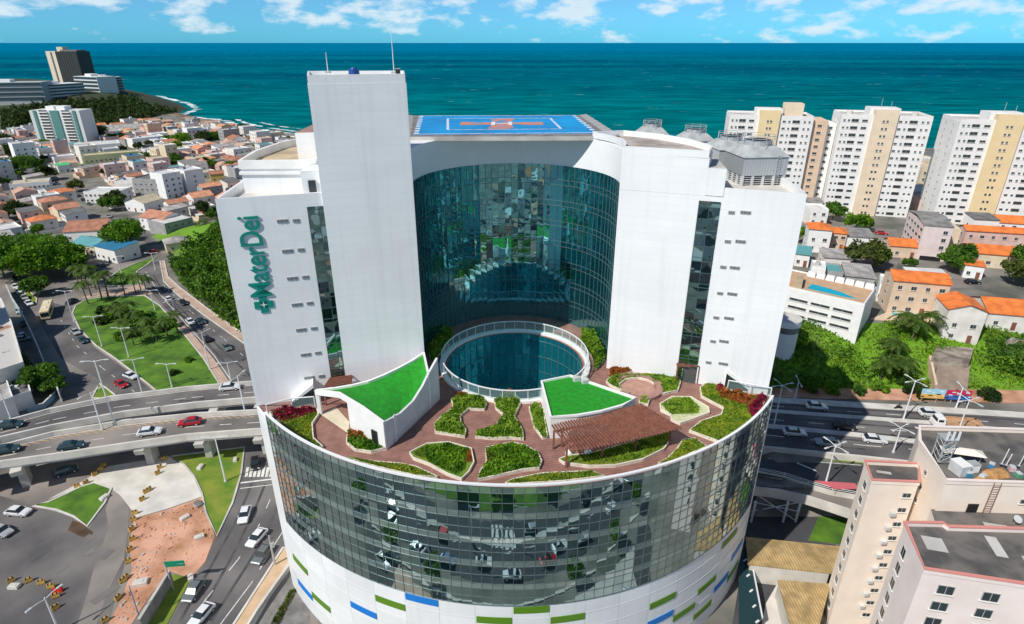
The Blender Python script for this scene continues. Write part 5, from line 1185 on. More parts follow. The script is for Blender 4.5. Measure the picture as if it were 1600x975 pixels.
p = at(*L4(300, 808), 0.05); t = thing('water_barrier', 'red plastic barrier among the yellow ones at the lower left', 'barrier', tuple(p)); MB().box((p.x, p.y, 0.05), (1.3, 0.8, 0.9), mat('plastic_red', (0.6, 0.03, 0.015), 0.5), 0.4, (0.9, 0.4)).build('block', t); MB().cyl((p.x, p.y, 0.95), 0.12, 0.1, black, 8).build('cap', t)
for k, (q, w, lb) in enumerate([((75, 785), 1.6, 'white concrete block behind the yellow barriers at the lower left'), ((725, 765), 2.2, 'white slab lying on the dirt lot beside the grey wall'), ((1030, 530), 1.6, 'pale slab at the top edge of the dirt lot by the road'), ((955, 430), 1.6, 'broken slab on the brown soil of the dirt lot'), ((540, 325), 1.6, 'pale slab on the right edge of the triangular lawn'), ((1035, 168), 1.5, 'pale manhole box on the grass strip beside the apron'), ((1215, 130), 1.2, 'small white box on the grass strip near the crossing'), ((985, 740), 1.4, 'white block on the kerb near the green sign'), ((1025, 360), 1.8, 'dark culvert block at the corner of the apron')]):
    p = at(*L4(*q), 0.08); t = thing('concrete_block', lb, 'concrete block', tuple(p)); mm = conc_d if 'dark' in lb else conc_l
    MB().box((p.x, p.y, 0.08), (w, w * 0.6, 0.5), mm, 0.3 * k, (0.96, 0.94)).build('block', t); MB().box((p.x, p.y, 0.58), (w * 0.5, w * 0.3, 0.06), mm, 0.3 * k).build('lid', t)

# ---- trees
CROWNS = {}
def crown_mesh(key, r, hgt, n, m, size, clumps=26):
    if key in CROWNS: return CROWNS[key]
    C = RNG.normal(size=(clumps, 3)); C /= np.linalg.norm(C, axis=1)[:, None]; C *= (0.45 + 0.42 * RNG.random((clumps, 1))); C[:, 2] = np.abs(C[:, 2]) * 1.0 - 0.15
    P = C[RNG.integers(0, clumps, n)]; D = RNG.normal(size=(n, 3)); D /= np.linalg.norm(D, axis=1)[:, None]; D *= 0.30 * RNG.random((n, 1)) ** 0.4
    P = (P + D) * np.array([r, r, hgt]); CROWNS[key] = leaf_mesh('crown', P, size, m); return CROWNS[key]
TRK = {}
def tree(x, y, z, r, h, lab, key='m', group='street trees', n=2600, cat='tree'):
    m = dict(m=leaf_m, d=leaf_d, b=leaf_b, o=leaf_o)[key]
    var = random.randint(0, 2); big = r > 7
    t = bpy.data.objects.new('tree', None); COL.objects.link(t); t.location = (x, y, z); t.rotation_euler = (0, 0, random.random() * 6); tag(t, lab, cat, group)
    cm = crown_mesh('%s%d%d' % (key, var, big), 1.0, 0.8, n if not big else 6500, m, 0.085 if not big else 0.055, 26 if not big else 60)
    c = mkobj('crown', cm, t, (0, 0, h - r * 0.45)); c.scale = (r, r, r)
    if 'trunk' not in TRK:
        q = MB(); q.tube([(0, 0, -.3), (0.05, 0, 0.5), (0, 0.05, 1)], [0.05, 0.035, 0.025], trunk_m, 7)
        for k in range(5):
            a = k * 1.256; q.tube([(0.02, 0.02, 0.6 + 0.06 * k), (0.3 * math.cos(a), 0.3 * math.sin(a), 1.15 + 0.05 * k)], [0.025, 0.008], trunk_m, 5)
        TRK['trunk'] = q.mesh('trunk')
    k = mkobj('trunk', TRK['trunk'], t); hh = max(1, h - r * 0.5); k.scale = (hh, hh, hh)
    return t
def treepx(px, py, r, h, lab, key='m', z=0, **k):
    p = at(px, py, z); return tree(p.x, p.y, z, r, h, lab, key, **k)
def frond_meshes():
    out = []
    for v in range(2):
        n = 15; quads = []
        mb = MB()
        for i in range(n):
            a = 2 * math.pi * i / n + random.uniform(-.15, .15); up = random.uniform(-0.1, 0.9); Lf = random.uniform(0.85, 1.1)
            prev = None
            for s_ in range(10):
                u = s_ / 9; rad = Lf * u * (1 - 0.12 * u); zz = up * 0.55 * u - 0.75 * u * u * (1.0 - 0.35 * up)
                p = Vector((math.cos(a) * rad, math.sin(a) * rad, zz)); w = 0.17 * math.sin(math.pi * min(1, 0.12 + 0.88 * u)) ** 0.6 + 0.02; sd = Vector((-math.sin(a), math.cos(a), 0))
                if prev is not None:
                    for sg in (-1, 1):
                        tip = (prev + p) / 2 + sd * sg * w + Vector((math.cos(a), math.sin(a), 0)) * 0.09 - Vector((0, 0, w * 0.45))
                        mb.face([prev, p, tip + (p - prev) * 0.25, tip - (p - prev) * 0.25], leaf_p)
                prev = p
        out.append(mb.mesh('fronds'))
    return out
FR = None
def palm(px, py, lab, h=8.0, r=3.3, z=0, xy=None, group='palms'):
    global FR
    FR = FR or frond_meshes(); p = at(px, py, z) if xy is None else Vector((*xy, z))
    t = bpy.data.objects.new('palm_tree', None); COL.objects.link(t); t.location = p; t.rotation_euler = (0, 0, random.random() * 6); tag(t, lab, 'palm tree', group)
    f = mkobj('fronds', random.choice(FR), t, (0.25, 0, h)); f.scale = (r, r, r)
    if 'palm' not in TRK: q = MB(); q.tube([(0, 0, -.05), (0.02, 0, 0.5), (0.031, 0, 1)], [0.034, 0.022, 0.018], trunk_m, 7); TRK['palm'] = q.mesh('trunk')
    k = mkobj('trunk', TRK['palm'], t); k.scale = (h, h, h); return t
T = '~round dense dark green tree'
for px, py, r in [(8, 432, 9), (30, 436, 10), (52, 440, 9), (72, 436, 10), (95, 425, 8), (112, 420, 7), (18, 414, 8), (48, 412, 8), (84, 412, 8), (120, 430, 6)]:
    treepx(px, py, r, r * 1.25, '~broad leafy street tree', 'm' if px % 4 else 'b', group='big trees at the left edge of the junction')
treepx(202, 393, 8.5, 12, 'large round bright green tree beside the blue roofed building', 'b')
treepx(186, 378, 5.5, 8, '~dark leafy street tree', 'd')
for q in [(8, 275, 8, 'm'), (42, 272, 9, 'm'), (75, 283, 7, 'd'), (55, 268, 7, 'm'), (286, 232, 9, 'b'), (275, 240, 7, 'b'), (322, 228, 9, 'd'), (335, 226, 8, 'm'), (385, 217, 9, 'd'), (280, 265, 6, 'm'), (176, 330, 6, 'm'), (182, 322, 6, 'o'), (223, 258, 7, 'm'), (60, 462, 5, 'm'), (24, 250, 9, 'd'), (6, 235, 10, 'd'), (45, 205, 14, 'd'), (150, 222, 12, 'd'), (120, 300, 5, 'o'), (340, 345, 5, 'm'), (33, 340, 6, 'd')]:
    treepx(q[0], q[1], q[2], q[2] * 1.2, '~%s leafy tree' % dict(m='green', b='bright green', d='dark', o='olive')[q[3]], q[3])
for q in [(68, 612, 5, 'm', 0), (75, 600, 4, 'm', 0), (22, 590, 5, 'd', 0), (85, 618, 3.5, 'm', 0)]: treepx(q[0], q[1], q[2], q[2] * 1.3, '~%s tree by the lower left carport' % dict(m='green', d='dark')[q[3]], q[3])
for q in [(1350, 422, 6.5, 'o'), (1365, 415, 5.0, 'm'), (1335, 363, 5, 'b'), (1345, 360, 4, 'm'), (1419, 420, 2.6, 'm'), (1485, 425, 5, 'm'), (1495, 415, 5, 'm'), (1600, 350, 7, 'o'), (1594, 447, 6, 'o'), (1272, 440, 2.5, 'b'), (1256, 380, 4, 'b'), (1612, 430, 7, 'm'), (1300, 345, 5, 'm')]:
    treepx(q[0], q[1], q[2], q[2] * 1.25, '~%s leafy tree on the right' % dict(m='green', b='bright green', d='dark', o='olive')[q[3]], q[3], 15, group='trees among the right hand houses')
PL = '~feathery coconut palm'
for px, py, h in [(160, 470, 9), (170, 467, 10), (143, 463, 9), (132, 452, 8), (150, 452, 9), (124, 448, 8), (138, 475, 8), (196, 462, 7.5), (222, 460, 7), (230, 462, 7), (212, 458, 6.5)]:
    palm(px, py, PL, h, 3.6, group='palms round the grass island')
for px, py, h in [(190, 505, 5), (205, 498, 6), (215, 512, 5.5), (232, 520, 5), (246, 535, 5), (262, 525, 6), (278, 520, 6.5), (196, 520, 4), (180, 500, 5), (210, 540, 5), (222, 535, 4.5)]:
    palm(px, py, '~low palm on the grass island', h, 3.4, group='palms on the grass island')
palm(322, 368, 'single feathery palm above the bushy slope left of the hospital', 7, 4, 0)
for px, py in [(1390, 560), (1408, 573), (1420, 545), (1405, 540), (1440, 540), (1380, 575)]:
    p = at(px, py, 11); palm(0, 0, '~big spreading palm on the green slope', 5.5, 4.2, hz(p.x, p.y), (p.x, p.y), group='palms on the right slope')
def bush(x, y, z, r, key, lab, group='bushes'):
    t = bpy.data.objects.new('bush', None); COL.objects.link(t); t.location = (x, y, z); t.rotation_euler = (0, 0, random.random() * 6); tag(t, lab, 'bush', group)
    cm = crown_mesh('bush' + key, 1.0, 0.75, 1300, dict(m=leaf_m, d=leaf_d, b=leaf_b, o=leaf_o)[key], 0.12, 14)
    c = mkobj('foliage', cm, t, (0, 0, r * 0.3)); c.scale = (r, r, r)
for px, py, r in [(165, 490, 3), (178, 487, 3), (190, 490, 3), (172, 500, 2.6), (160, 505, 2.6), (225, 500, 3), (240, 510, 3), (190, 530, 2.6), (200, 527, 2.6), (270, 510, 2.6), (250, 518, 2.6), (212, 520, 2.4), (295, 565, 1.5), (272, 585, 1.5)]:
    p = at(px, py, 0); bush(p.x, p.y, 0, r, random.choice('mdb'), '~round shrub on the grass island', 'shrubs on the grass island')
# scrub covering the slopes: one mass each
def scrub(name, poly, n, hgt, size, m, lab, dens=None):
    P = scatter(poly, n); Z_ = height(P[:, 0], P[:, 1]); cl = (0.5 + 0.5 * np.sin(P[:, 0] * 0.55 + 2 * np.sin(P[:, 1] * 0.31))) * (0.5 + 0.5 * np.cos(P[:, 1] * 0.62 + P[:, 0] * 0.2))
    keep = RNG.random(n) < 0.35 + 0.65 * cl; P, Z_, cl = P[keep], Z_[keep], cl[keep]
    stuff(leaf_obj(name, np.c_[P, Z_ + RNG.random(len(P)) ** 0.7 * hgt * (0.25 + cl)], size, m), lab, 'scrub')
pl = [at2(p, 2) for p in [(262, 407), (300, 385), (335, 372), (420, 372), (470, 430), (440, 545), (385, 520), (340, 488), (300, 455), (280, 435)]]
scrub('scrub', pl, 26000, 5.5, 0.55, leaf_m, 'dense green scrub on the slope left of the hospital')
scrub('scrub', pl, 16000, 6.2, 0.5, leaf_b, 'bright leafy scrub on the slope left of the hospital')
scrub('scrub', pl, 9000, 5.0, 0.6, leaf_d, 'dark undergrowth on the slope left of the hospital')
prr = [(48, 119.5), (130, 119.5), (132, 134), (118, 139), (95, 139), (88, 134), (80, 138), (56, 140), (48, 136)]
scrub('scrub', prr, 15000, 1.3, 0.26, leaf_b, 'bright green scrub on the slope above the right avenue')
scrub('scrub', [(48, 119.5), (84, 119.5), (84, 137), (56, 140), (48, 136)], 5000, 1.6, 0.36, leaf_m, 'darker green scrub on the slope above the right avenue')
scrub('scrub', prr, 13000, 0.7, 0.24, leaf_y, 'yellowish tall grass on the slope above the right avenue')
hd = [at2(p, 8) for p in [(0, 172), (60, 168), (110, 166), (165, 163), (205, 156), (250, 160), (276, 166), (262, 170), (215, 178), (185, 182), (120, 186), (60, 192), (0, 196)]]
scrub('headland_wood', hd, 50000, 7, 1.5, leaf_d, 'dark wood covering the headland')
for px, py, r, k in [(1435, 605, 3.0, 'd'), (1550, 610, 2.6, 'd'), (1592, 585, 3.6, 'm'), (1240, 560, 2.8, 'b'), (1262, 598, 2.6, 'm'), (1300, 600, 2.6, 'b'), (1340, 600, 2.6, 'm'), (1232, 535, 2.6, 'm'), (1380, 600, 2.2, 'b'), (1415, 590, 2.4, 'm')]:
    p = at(px, py, 9); bush(p.x, p.y, hz(p.x, p.y), r, k, '~%s round bush on the right slope' % dict(d='dark', m='green', b='bright')[k], 'bushes on the right slope')

# ---- buildings
WM = {}
def windowobj(parent, loc, ang, w, h, style='w'):
    key = 'win_%s_%.1f_%.1f' % (style, w, h)
    if key not in WM:
        m = MB(); m.box((0, 0, -h / 2), (w, 0.10, h), win_f if style != 'b' else offwhite); m.box((0, -0.03, -h / 2 + 0.08), (w - 0.16, 0.08, h - 0.16), win_m)
        m.box((0, -0.05, -h / 2), (0.06, 0.08, h), win_f); m.box((0, -0.06, -h / 2 - 0.08), (w + 0.2, 0.22, 0.08), offwhite)
        WM[key] = m.mesh('window')
    return _w('window', WM[key], parent, loc, ang)
def _w(n, me, parent, loc, ang):
    o = mkobj(n, me, parent, loc); o.rotation_euler = (0, 0, ang); return o
TILE = [striped('tile_orange_%d' % i, c, tuple(x * 0.55 for x in c), 0.5, 0, 0.14, 0.85, var=0.22, vs=0.5) for i, c in enumerate([(0.66, 0.22, 0.09), (0.52, 0.24, 0.15), (0.68, 0.32, 0.18), (0.42, 0.19, 0.12), (0.58, 0.36, 0.27), (0.80, 0.21, 0.045)])]
GREYR = [striped('fibre_cement_%d' % i, c, tuple(x * 0.6 for x in c), 0.6, 0, 0.14, 0.9, var=0.3, vs=0.4) for i, c in enumerate([(0.26, 0.25, 0.24), (0.40, 0.38, 0.36), (0.16, 0.16, 0.16)])]
WHR = [mat('white_roof', (0.66, 0.65, 0.63), 0.7, var=0.12, scale=0.3), mat('cream_roof', (0.56, 0.48, 0.34), 0.8, var=0.15, scale=0.3)]
BLR = striped('blue_sheet_roof', (0.03, 0.20, 0.36), (0.02, 0.11, 0.22), 0.6, 0, 0.15, 0.6)
TQR = striped('turquoise_sheet_roof', (0.12, 0.36, 0.38), (0.07, 0.22, 0.24), 0.6, 0, 0.15, 0.6)
GRR = striped('green_sheet_roof', (0.10, 0.55, 0.20), (0.05, 0.35, 0.12), 0.6, 0, 0.15, 0.6)
WALLC = dict(white=white, offwhite=offwhite, cream=mat('cream_wall', (0.70, 0.60, 0.44), 0.8, var=0.1, scale=0.5), pink=mat('pink_wall', (0.66, 0.46, 0.40), 0.8, var=0.1, scale=0.5), yellow=mat('yellow_wall', (0.70, 0.52, 0.16), 0.8, var=0.08, scale=0.5), grey=mat('grey_wall', (0.34, 0.34, 0.34), 0.85, var=0.15, scale=0.5), beige=mat('beige_wall', (0.68, 0.52, 0.38), 0.8, var=0.08, scale=0.5), green=mat('pale_green_wall', (0.60, 0.62, 0.34), 0.8, var=0.08, scale=0.5))
ROOFN = {'o': 'orange tiled', 'g': 'grey sheet', 'w': 'flat white', 'b': 'blue sheet', 't': 'turquoise sheet', 'c': 'flat cream', 'n': 'green sheet'}
def roofm(k, viv=False): return dict(o=TILE[5] if viv else random.choice(TILE[:5]), g=random.choice(GREYR), w=WHR[0], b=BLR, t=TQR, c=WHR[1], n=GRR)[k]
def house(x, y, z, w, d, h, rot, wall='white', roof='o', shape='gable', lab=None, wins=True, group='houses of the town', cat='house', name='house', nwin=None, small=False):
    """front-left corner of the base at x, y; local x along the front, y to the back"""
    t = bpy.data.objects.new(name, None); COL.objects.link(t); t.location = (x, y, z); t.rotation_euler = (0, 0, rot); t['_org'] = (0, 0, 0)
    if lab is None:
        lab = '~%s walled house, %s roof' % (wall if wall != 'offwhite' else 'pale', ROOFN[roof])
    tag(t, lab, cat, group); wm = WALLC[wall]; rm = roofm(roof, group.startswith('houses on the right'))
    W = MB(); W.box((w / 2, d / 2, -1), (w, d, h + 1), wm)
    if shape == 'gable' or shape == 'gable2':
        rh = 0.18 * (d if shape == 'gable' else w); e = 0.35
        if shape == 'gable':
            for x_ in (0, w): W.face([(x_, 0, h), (x_, d, h), (x_, d / 2, h + rh)] if x_ else [(x_, d, h), (x_, 0, h), (x_, d / 2, h + rh)], wm)
            F_ = [[(-e, -e, h - .05), (w + e, -e, h - .05), (w + e, d / 2, h + rh + .05), (-e, d / 2, h + rh + .05)], [(w + e, d + e, h - .05), (-e, d + e, h - .05), (-e, d / 2, h + rh + .05), (w + e, d / 2, h + rh + .05)]]
        else:
            for y_ in (0, d): W.face([(w, y_, h), (0, y_, h), (w / 2, y_, h + rh)] if y_ else [(0, y_, h), (w, y_, h), (w / 2, y_, h + rh)], wm)
            F_ = [[(-e, d + e, h - .05), (-e, -e, h - .05), (w / 2, -e, h + rh + .05), (w / 2, d + e, h + rh + .05)], [(w + e, -e, h - .05), (w + e, d + e, h - .05), (w / 2, d + e, h + rh + .05), (w / 2, -e, h + rh + .05)]]
        r_ = MB()
        for q in F_: r_.face(q, rm); r_.face([(a, b, c - 0.12) for a, b, c in q][::-1], rm)
        r_.box((w / 2, d / 2, h + rh - 0.02), ((w + 2 * e) if shape == 'gable' else 0.25, 0.25 if shape == 'gable' else (d + 2 * e), 0.14), rm)
    elif shape == 'hip':
        rh = 0.2 * min(w, d); e = 0.4; r_ = MB(); m_ = min(w, d) / 2
        if w >= d: a, b = (m_, d / 2, h + rh), (w - m_, d / 2, h + rh)
        else: a, b = (w / 2, m_, h + rh), (w / 2, d - m_, h + rh)
        c = [(-e, -e, h), (w + e, -e, h), (w + e, d + e, h), (-e, d + e, h)]
        if w >= d: FF = [[c[0], c[1], b, a], [c[1], c[2], b], [c[2], c[3], a, b], [c[3], c[0], a]]
        else: FF = [[c[0], c[1], a], [c[1], c[2], b, a], [c[2], c[3], b], [c[3], c[0], a, b]]
        for q in FF: r_.face(q, rm)
        r_.face([(p[0], p[1], h - 0.02) for p in c][::-1], rm)
    elif shape == 'shed':
        r_ = MB(); e = 0.3; s_ = 0.08 * d; q = [(-e, -e, h + .02), (w + e, -e, h + .02), (w + e, d + e, h + s_), (-e, d + e, h + s_)]; r_.face(q, rm); r_.face([(a, b, c - .1) for a, b, c in q][::-1], rm)
        W.face([(0, 0, h), (0, d, h), (0, d, h + s_)][::-1], wm); W.face([(w, 0, h), (w, d, h), (w, d, h + s_)], wm); W.face([(w, d, h), (0, d, h), (0, d, h + s_), (w, d, h + s_)], wm)
    else:
        r_ = MB(); r_.box((w / 2, d / 2, h), (w - 0.3, d - 0.3, 0.06), rm)
        W.path([(0.1, 0.1), (w - 0.1, 0.1), (w - 0.1, d - 0.1), (0.1, d - 0.1)], h - 0.01, h + 0.6, 0.2, wm, closed=True)
    W.build('wall', t, org=(0, 0, 0)); r_.build('roof', t, org=(0, 0, 0))
    if group == 'houses of the left town' and random.random() < 0.75:
        aw, ad, ah = w * random.uniform(.35, .7), random.uniform(1.8, 3.2), random.uniform(2.4, 3.2); A_x = random.choice([aw / 2, w - aw / 2])
        q = MB(); q.box((A_x, -ad / 2, -.5), (aw, ad, ah + .5), wm); q.box((A_x, -ad / 2, ah), (aw + .3, ad + .2, .12), random.choice(GREYR + WHR + [TILE[1], TILE[2]])); q.build('annex', t, org=(0, 0, 0))
        q = MB(); q.path([(-1.2, -3.6), (w + 1.2, -3.6), (w + 1.2, d + 1)], -.2, 1.9, .2, wm); q.build('yard_wall', t, org=(0, 0, 0))
    if shape == 'flat' and random.random() < 0.6:
        k = MB(); k.cyl((w * random.uniform(.25, .75), d * random.uniform(.4, .8), h + 0.06), 0.7, 1.1, mat('tank_blue', (0, 0, 0)) if random.random() < .5 else conc, 12, 0.6); k.build('water_tank', t, org=(0, 0, 0))
    if wins:
        fl_ = max(1, int(h / 2.9)); nc = nwin or max(2, int(w / 3.2))
        for f in range(fl_):
            for c in range(nc):
                if f == 0 and c == nc // 2: 
                    DD = 'doorm'
                    if DD not in WM: q = MB(); q.box((0, 0, 0), (1.0, 0.12, 2.1), wood); WM[DD] = q.mesh('door')
                    mkobj('door', WM[DD], t, (w * (c + 0.5) / nc, -0.02, 0)); continue
                windowobj(t, (w * (c + 0.5) / nc, -0.03, f * 2.9 + 1.6), 0, 1.3 if c % 2 else 1.0, 1.1)
            if not small:
                for c in range(max(1, int(d / 4.5))):
                    k = max(1, int(d / 4.5)); yy = d * (c + 0.5) / k
                    windowobj(t, ((w + 0.03) if x < 0 else -0.03, yy, f * 2.9 + 1.6), math.pi / 2 if x < 0 else -math.pi / 2, 1.0, 1.1)
    return t
def house_px(L, Rp, z, h, d, **k):
    a, b = at(*L, z), at(*Rp, z); v = b - a; return house(a.x, a.y, z, v.length, d, h, math.atan2(v.y, v.x), **k)
RG = 'houses on the right hand plateau'
house_px((1384, 489), (1470, 497), 15, 9.3, 8, wall='beige', roof='o', shape='gable', lab='three storey beige house with orange roof and a pool in front', group=RG, nwin=4)
house_px((1468, 532), (1526, 538), 13, 8.6, 8.5, wall='offwhite', roof='o', shape='gable2', lab='tall pale house with orange gable roof above the ruined wall', group=RG)
house_px((1538, 512), (1625, 520), 15, 4.2, 11, wall='offwhite', roof='o', shape='gable', lab='house with wide deep orange roof at the right edge above the green slope', group=RG)
house_px((1510, 415), (1660, 428), 15, 4.5, 9, wall='cream', roof='o', shape='gable', lab='long low house with bright orange roof at the right edge', group=RG)
house_px((1502, 388), (1680, 400), 15, 6.5, 6, wall='pink', roof='o', shape='gable', lab='long house with faded salmon roof behind the bright orange one', group=RG)
house_px((1503, 433), (1533, 437), 15, 4.0, 5, wall='white', roof='o', shape='shed', lab='small white lean-to house left of the long orange roofed one', group=RG)
house_px((1552, 372), (1640, 378), 15, 6, 9, wall='white', roof='o', shape='gable', lab='orange roofed house just below the right apartment tower', group=RG)
house_px((1514, 374), (1552, 376), 15, 7.5, 8, wall='white', roof='g', shape='shed', lab='white house with grey sheet roof below the right apartment tower', group=RG)
house_px((1258, 393), (1293, 396), 15, 8, 8, wall='white', roof='o', shape='hip', lab='two storey white house with orange hip roof beside the hospital wall', group=RG)
house_px((1297, 390), (1318, 392), 15, 6, 7, wall='beige', roof='o', shape='hip', lab='narrow peach house with orange roof between two white houses', group=RG)
house_px((1318, 391), (1362, 394), 15, 5, 9, wall='white', roof='g', shape='shed', lab='white house with dark grey roof above the round olive tree', group=RG)
house_px((1318, 402), (1360, 404), 15, 2.6, 3, wall='pink', roof='o', shape='shed', lab='low annex with orange roof in front of the dark grey roofed house', group=RG)
house_px((1262, 446), (1284, 449), 15, 5.5, 6, wall='white', roof='w', shape='flat', lab='small white cubic house with two windows above the pool deck', group=RG)
house_px((1286, 446), (1313, 449), 15, 4, 8, wall='grey', roof='t', shape='flat', lab='grey flat house with plants on its terrace beside the white cubic house', group=RG)
house_px((1318, 452), (1362, 457), 15, 4.2, 10, wall='grey', roof='g', shape='shed', lab='weathered grey sheet roofed hall above the pool deck', group=RG)
house_px((1285, 420), (1325, 423), 15, 3.8, 8, wall='offwhite', roof='g', shape='shed', lab='pale house with patchy grey roof left of the round olive tree', group=RG)
house_px((1368, 470), (1386, 473), 15, 4.5, 9, wall='white', roof='w', shape='flat', lab='narrow white annex left of the beige three storey house', group=RG)
house_px((1420, 443), (1480, 447), 15, 2.6, 6, wall='offwhite', roof='w', shape='shed', lab='low hall with crinkled silver roof above the beige house', group=RG)
house_px((1240, 415), (1262, 418), 15, 4, 8, wall='white', roof='t', shape='shed', lab='small house with turquoise roof against the hospital wing', group=RG)
for (L_, R_, h_, d_, w_, r_, s_) in [((1262, 352), (1290, 353), 6, 9, 'white', 'w', 'flat'), ((1268, 322), (1286, 322), 8, 10, 'offwhite', 'g', 'shed'), ((1262, 300), (1280, 300), 9, 10, 'cream', 'w', 'flat'), ((1262, 280), (1290, 281), 7, 12, 'white', 'w', 'flat'), ((1430, 305), (1452, 306), 12, 14, 'cream', 'c', 'flat'), ((1432, 332), (1450, 333), 6, 10, 'pink', 'g', 'shed'), ((1268, 262), (1300, 262), 8, 12, 'white', 'o', 'gable'), ((1262, 336), (1284, 337), 5, 8, 'grey', 'g', 'shed'), ((1436, 280), (1460, 280), 10, 12, 'cream', 'w', 'flat')]:
    house_px(L_, R_, 15 if L_[1] > 285 else 12, h_, d_, wall=w_, roof=r_, shape=s_, group=RG, small=True)
# pool of the beige house
t = thing('swimming_pool', 'small turquoise pool on a terrace in front of the beige house', 'pool', tuple(at(1415, 497, 15)))
pq = [at2(p, 15.2) for p in ((1388, 487), (1478, 497), (1470, 508), (1360, 498))]; MB().prism(pq, 12.0, 15.2, WALLC['beige']).build('terrace', t)
pq = [at2(p, 15.24) for p in ((1395, 486), (1436, 490.5), (1434, 496), (1393, 491))]; MB().prism(pq, 15.1, 15.25, pool_m).build('water', t)
# white building with pool deck
a, b = at(1237, 529, 10), at(1331, 554.5, 10); v = b - a; rot = math.atan2(v.y, v.x); wd_, hd_ = v.length + 9, 13.3
t = thing('white_building', 'white block with three rows of slot windows and a pool deck on its roof', 'building', (a.x - v.normalized().x * 9, a.y - v.normalized().y * 9, 10), rot)
MB().box((wd_ / 2, 7, -3), (wd_, 14, hd_ + 3), white).build('wall', t)
MB().path([(0.1, 0.15), (wd_ - .15, 0.15), (wd_ - .15, 13.85), (0.1, 13.85)], hd_ - .01, hd_ + 0.35, 0.25, white, closed=True).build('parapet', t)
MB().box((wd_ / 2, 7, hd_), (wd_ - 1, 13, 0.1), mat('tan_deck', (0.55, 0.36, 0.22), 0.8, var=0.1, scale=0.5)).build('roof_terrace', t)
pp = [(9.5, 2.4), (18, 2.2), (21, 2.6), (17, 5.0), (13, 6.0), (9.8, 6.4)]; MB().prism(pp, hd_ + .1, hd_ + .16, pool_m).build('pool', t)
MB().box((7.2, 3.8, hd_ + 0.1), (1.6, 6, 1.8), mat('ochre_roof_screed', (0, 0, 0)), 0.2).build('stair_box', t)
for r_ in range(3):
    for c in range(4): windowobj(t, (3.6 + c * 5.1 + 0.0, -0.02, hd_ - 2.6 - r_ * 2.1), 0, 4.4, 0.7)
windowobj(t, (wd_ - 2.6, -0.02, 2.0), 0, 0.9, 0.8)
for k in range(7): MB().box((8 + k * 2.3, 12.5, hd_ + .1), (2.0, 1.6, 1.2), white, 0, (0.9, 0.6)).build('sunshade', t)
p = at(1230, 498, 20); t = thing('round_balcony_tower', 'round white stair drum with dark band at the left end of the white block', 'tower', (p.x, p.y, 10))
MB().cyl((p.x, p.y, 10), 3.0, 7.2, white, 28).build('drum', t); MB().cyl((p.x, p.y, 17.2), 3.05, 1.6, conc_d, 28).build('window_band', t); MB().cyl((p.x, p.y, 18.8), 3.3, 1.6, white, 28, mtop=conc_l).build('cap', t)
# pinkish mid-rise block
a, b = at(1430, 405, 15), at(1474, 409, 15); t = thing('apartment_block', 'pale pink mid-rise block with weathered grey roof between the towers', 'building', tuple(a), math.atan2((b - a).y, (b - a).x))
wb = (b - a).length
MB().box((wb / 2, 10, -1), (wb, 20, 12.5), mat('pale_pink_wall', (0.74, 0.62, 0.60), 0.8, var=0.06, scale=0.4)).build('wall', t)
rr_ = MB(); rr_.face([(-.3, -.3, 11.5), (wb + .3, -.3, 11.5), (wb + .3, 10, 12.6), (-.3, 10, 12.6)], GREYR[0]); rr_.face([(wb + .3, 20.3, 11.5), (-.3, 20.3, 11.5), (-.3, 10, 12.6), (wb + .3, 10, 12.6)], GREYR[0]); rr_.build('roof', t)
MB().box((wb + 2.5, 14, -1), (5, 12, 10), WALLC['cream']).build('annex', t)
for f in range(4):
    windowobj(t, (wb - 1.8, -0.03, 9.5 - f * 2.5), 0, 1.3, 1.2)
    for c in range(5): windowobj(t, (-0.03, 2 + c * 3.8, 9.5 - f * 2.5), -math.pi / 2, 2.2, 1.1)
MB().box((wb / 2, -0.02, -0.2), (wb * 0.75, 0.1, 1.6), black).build('garage_opening', t)

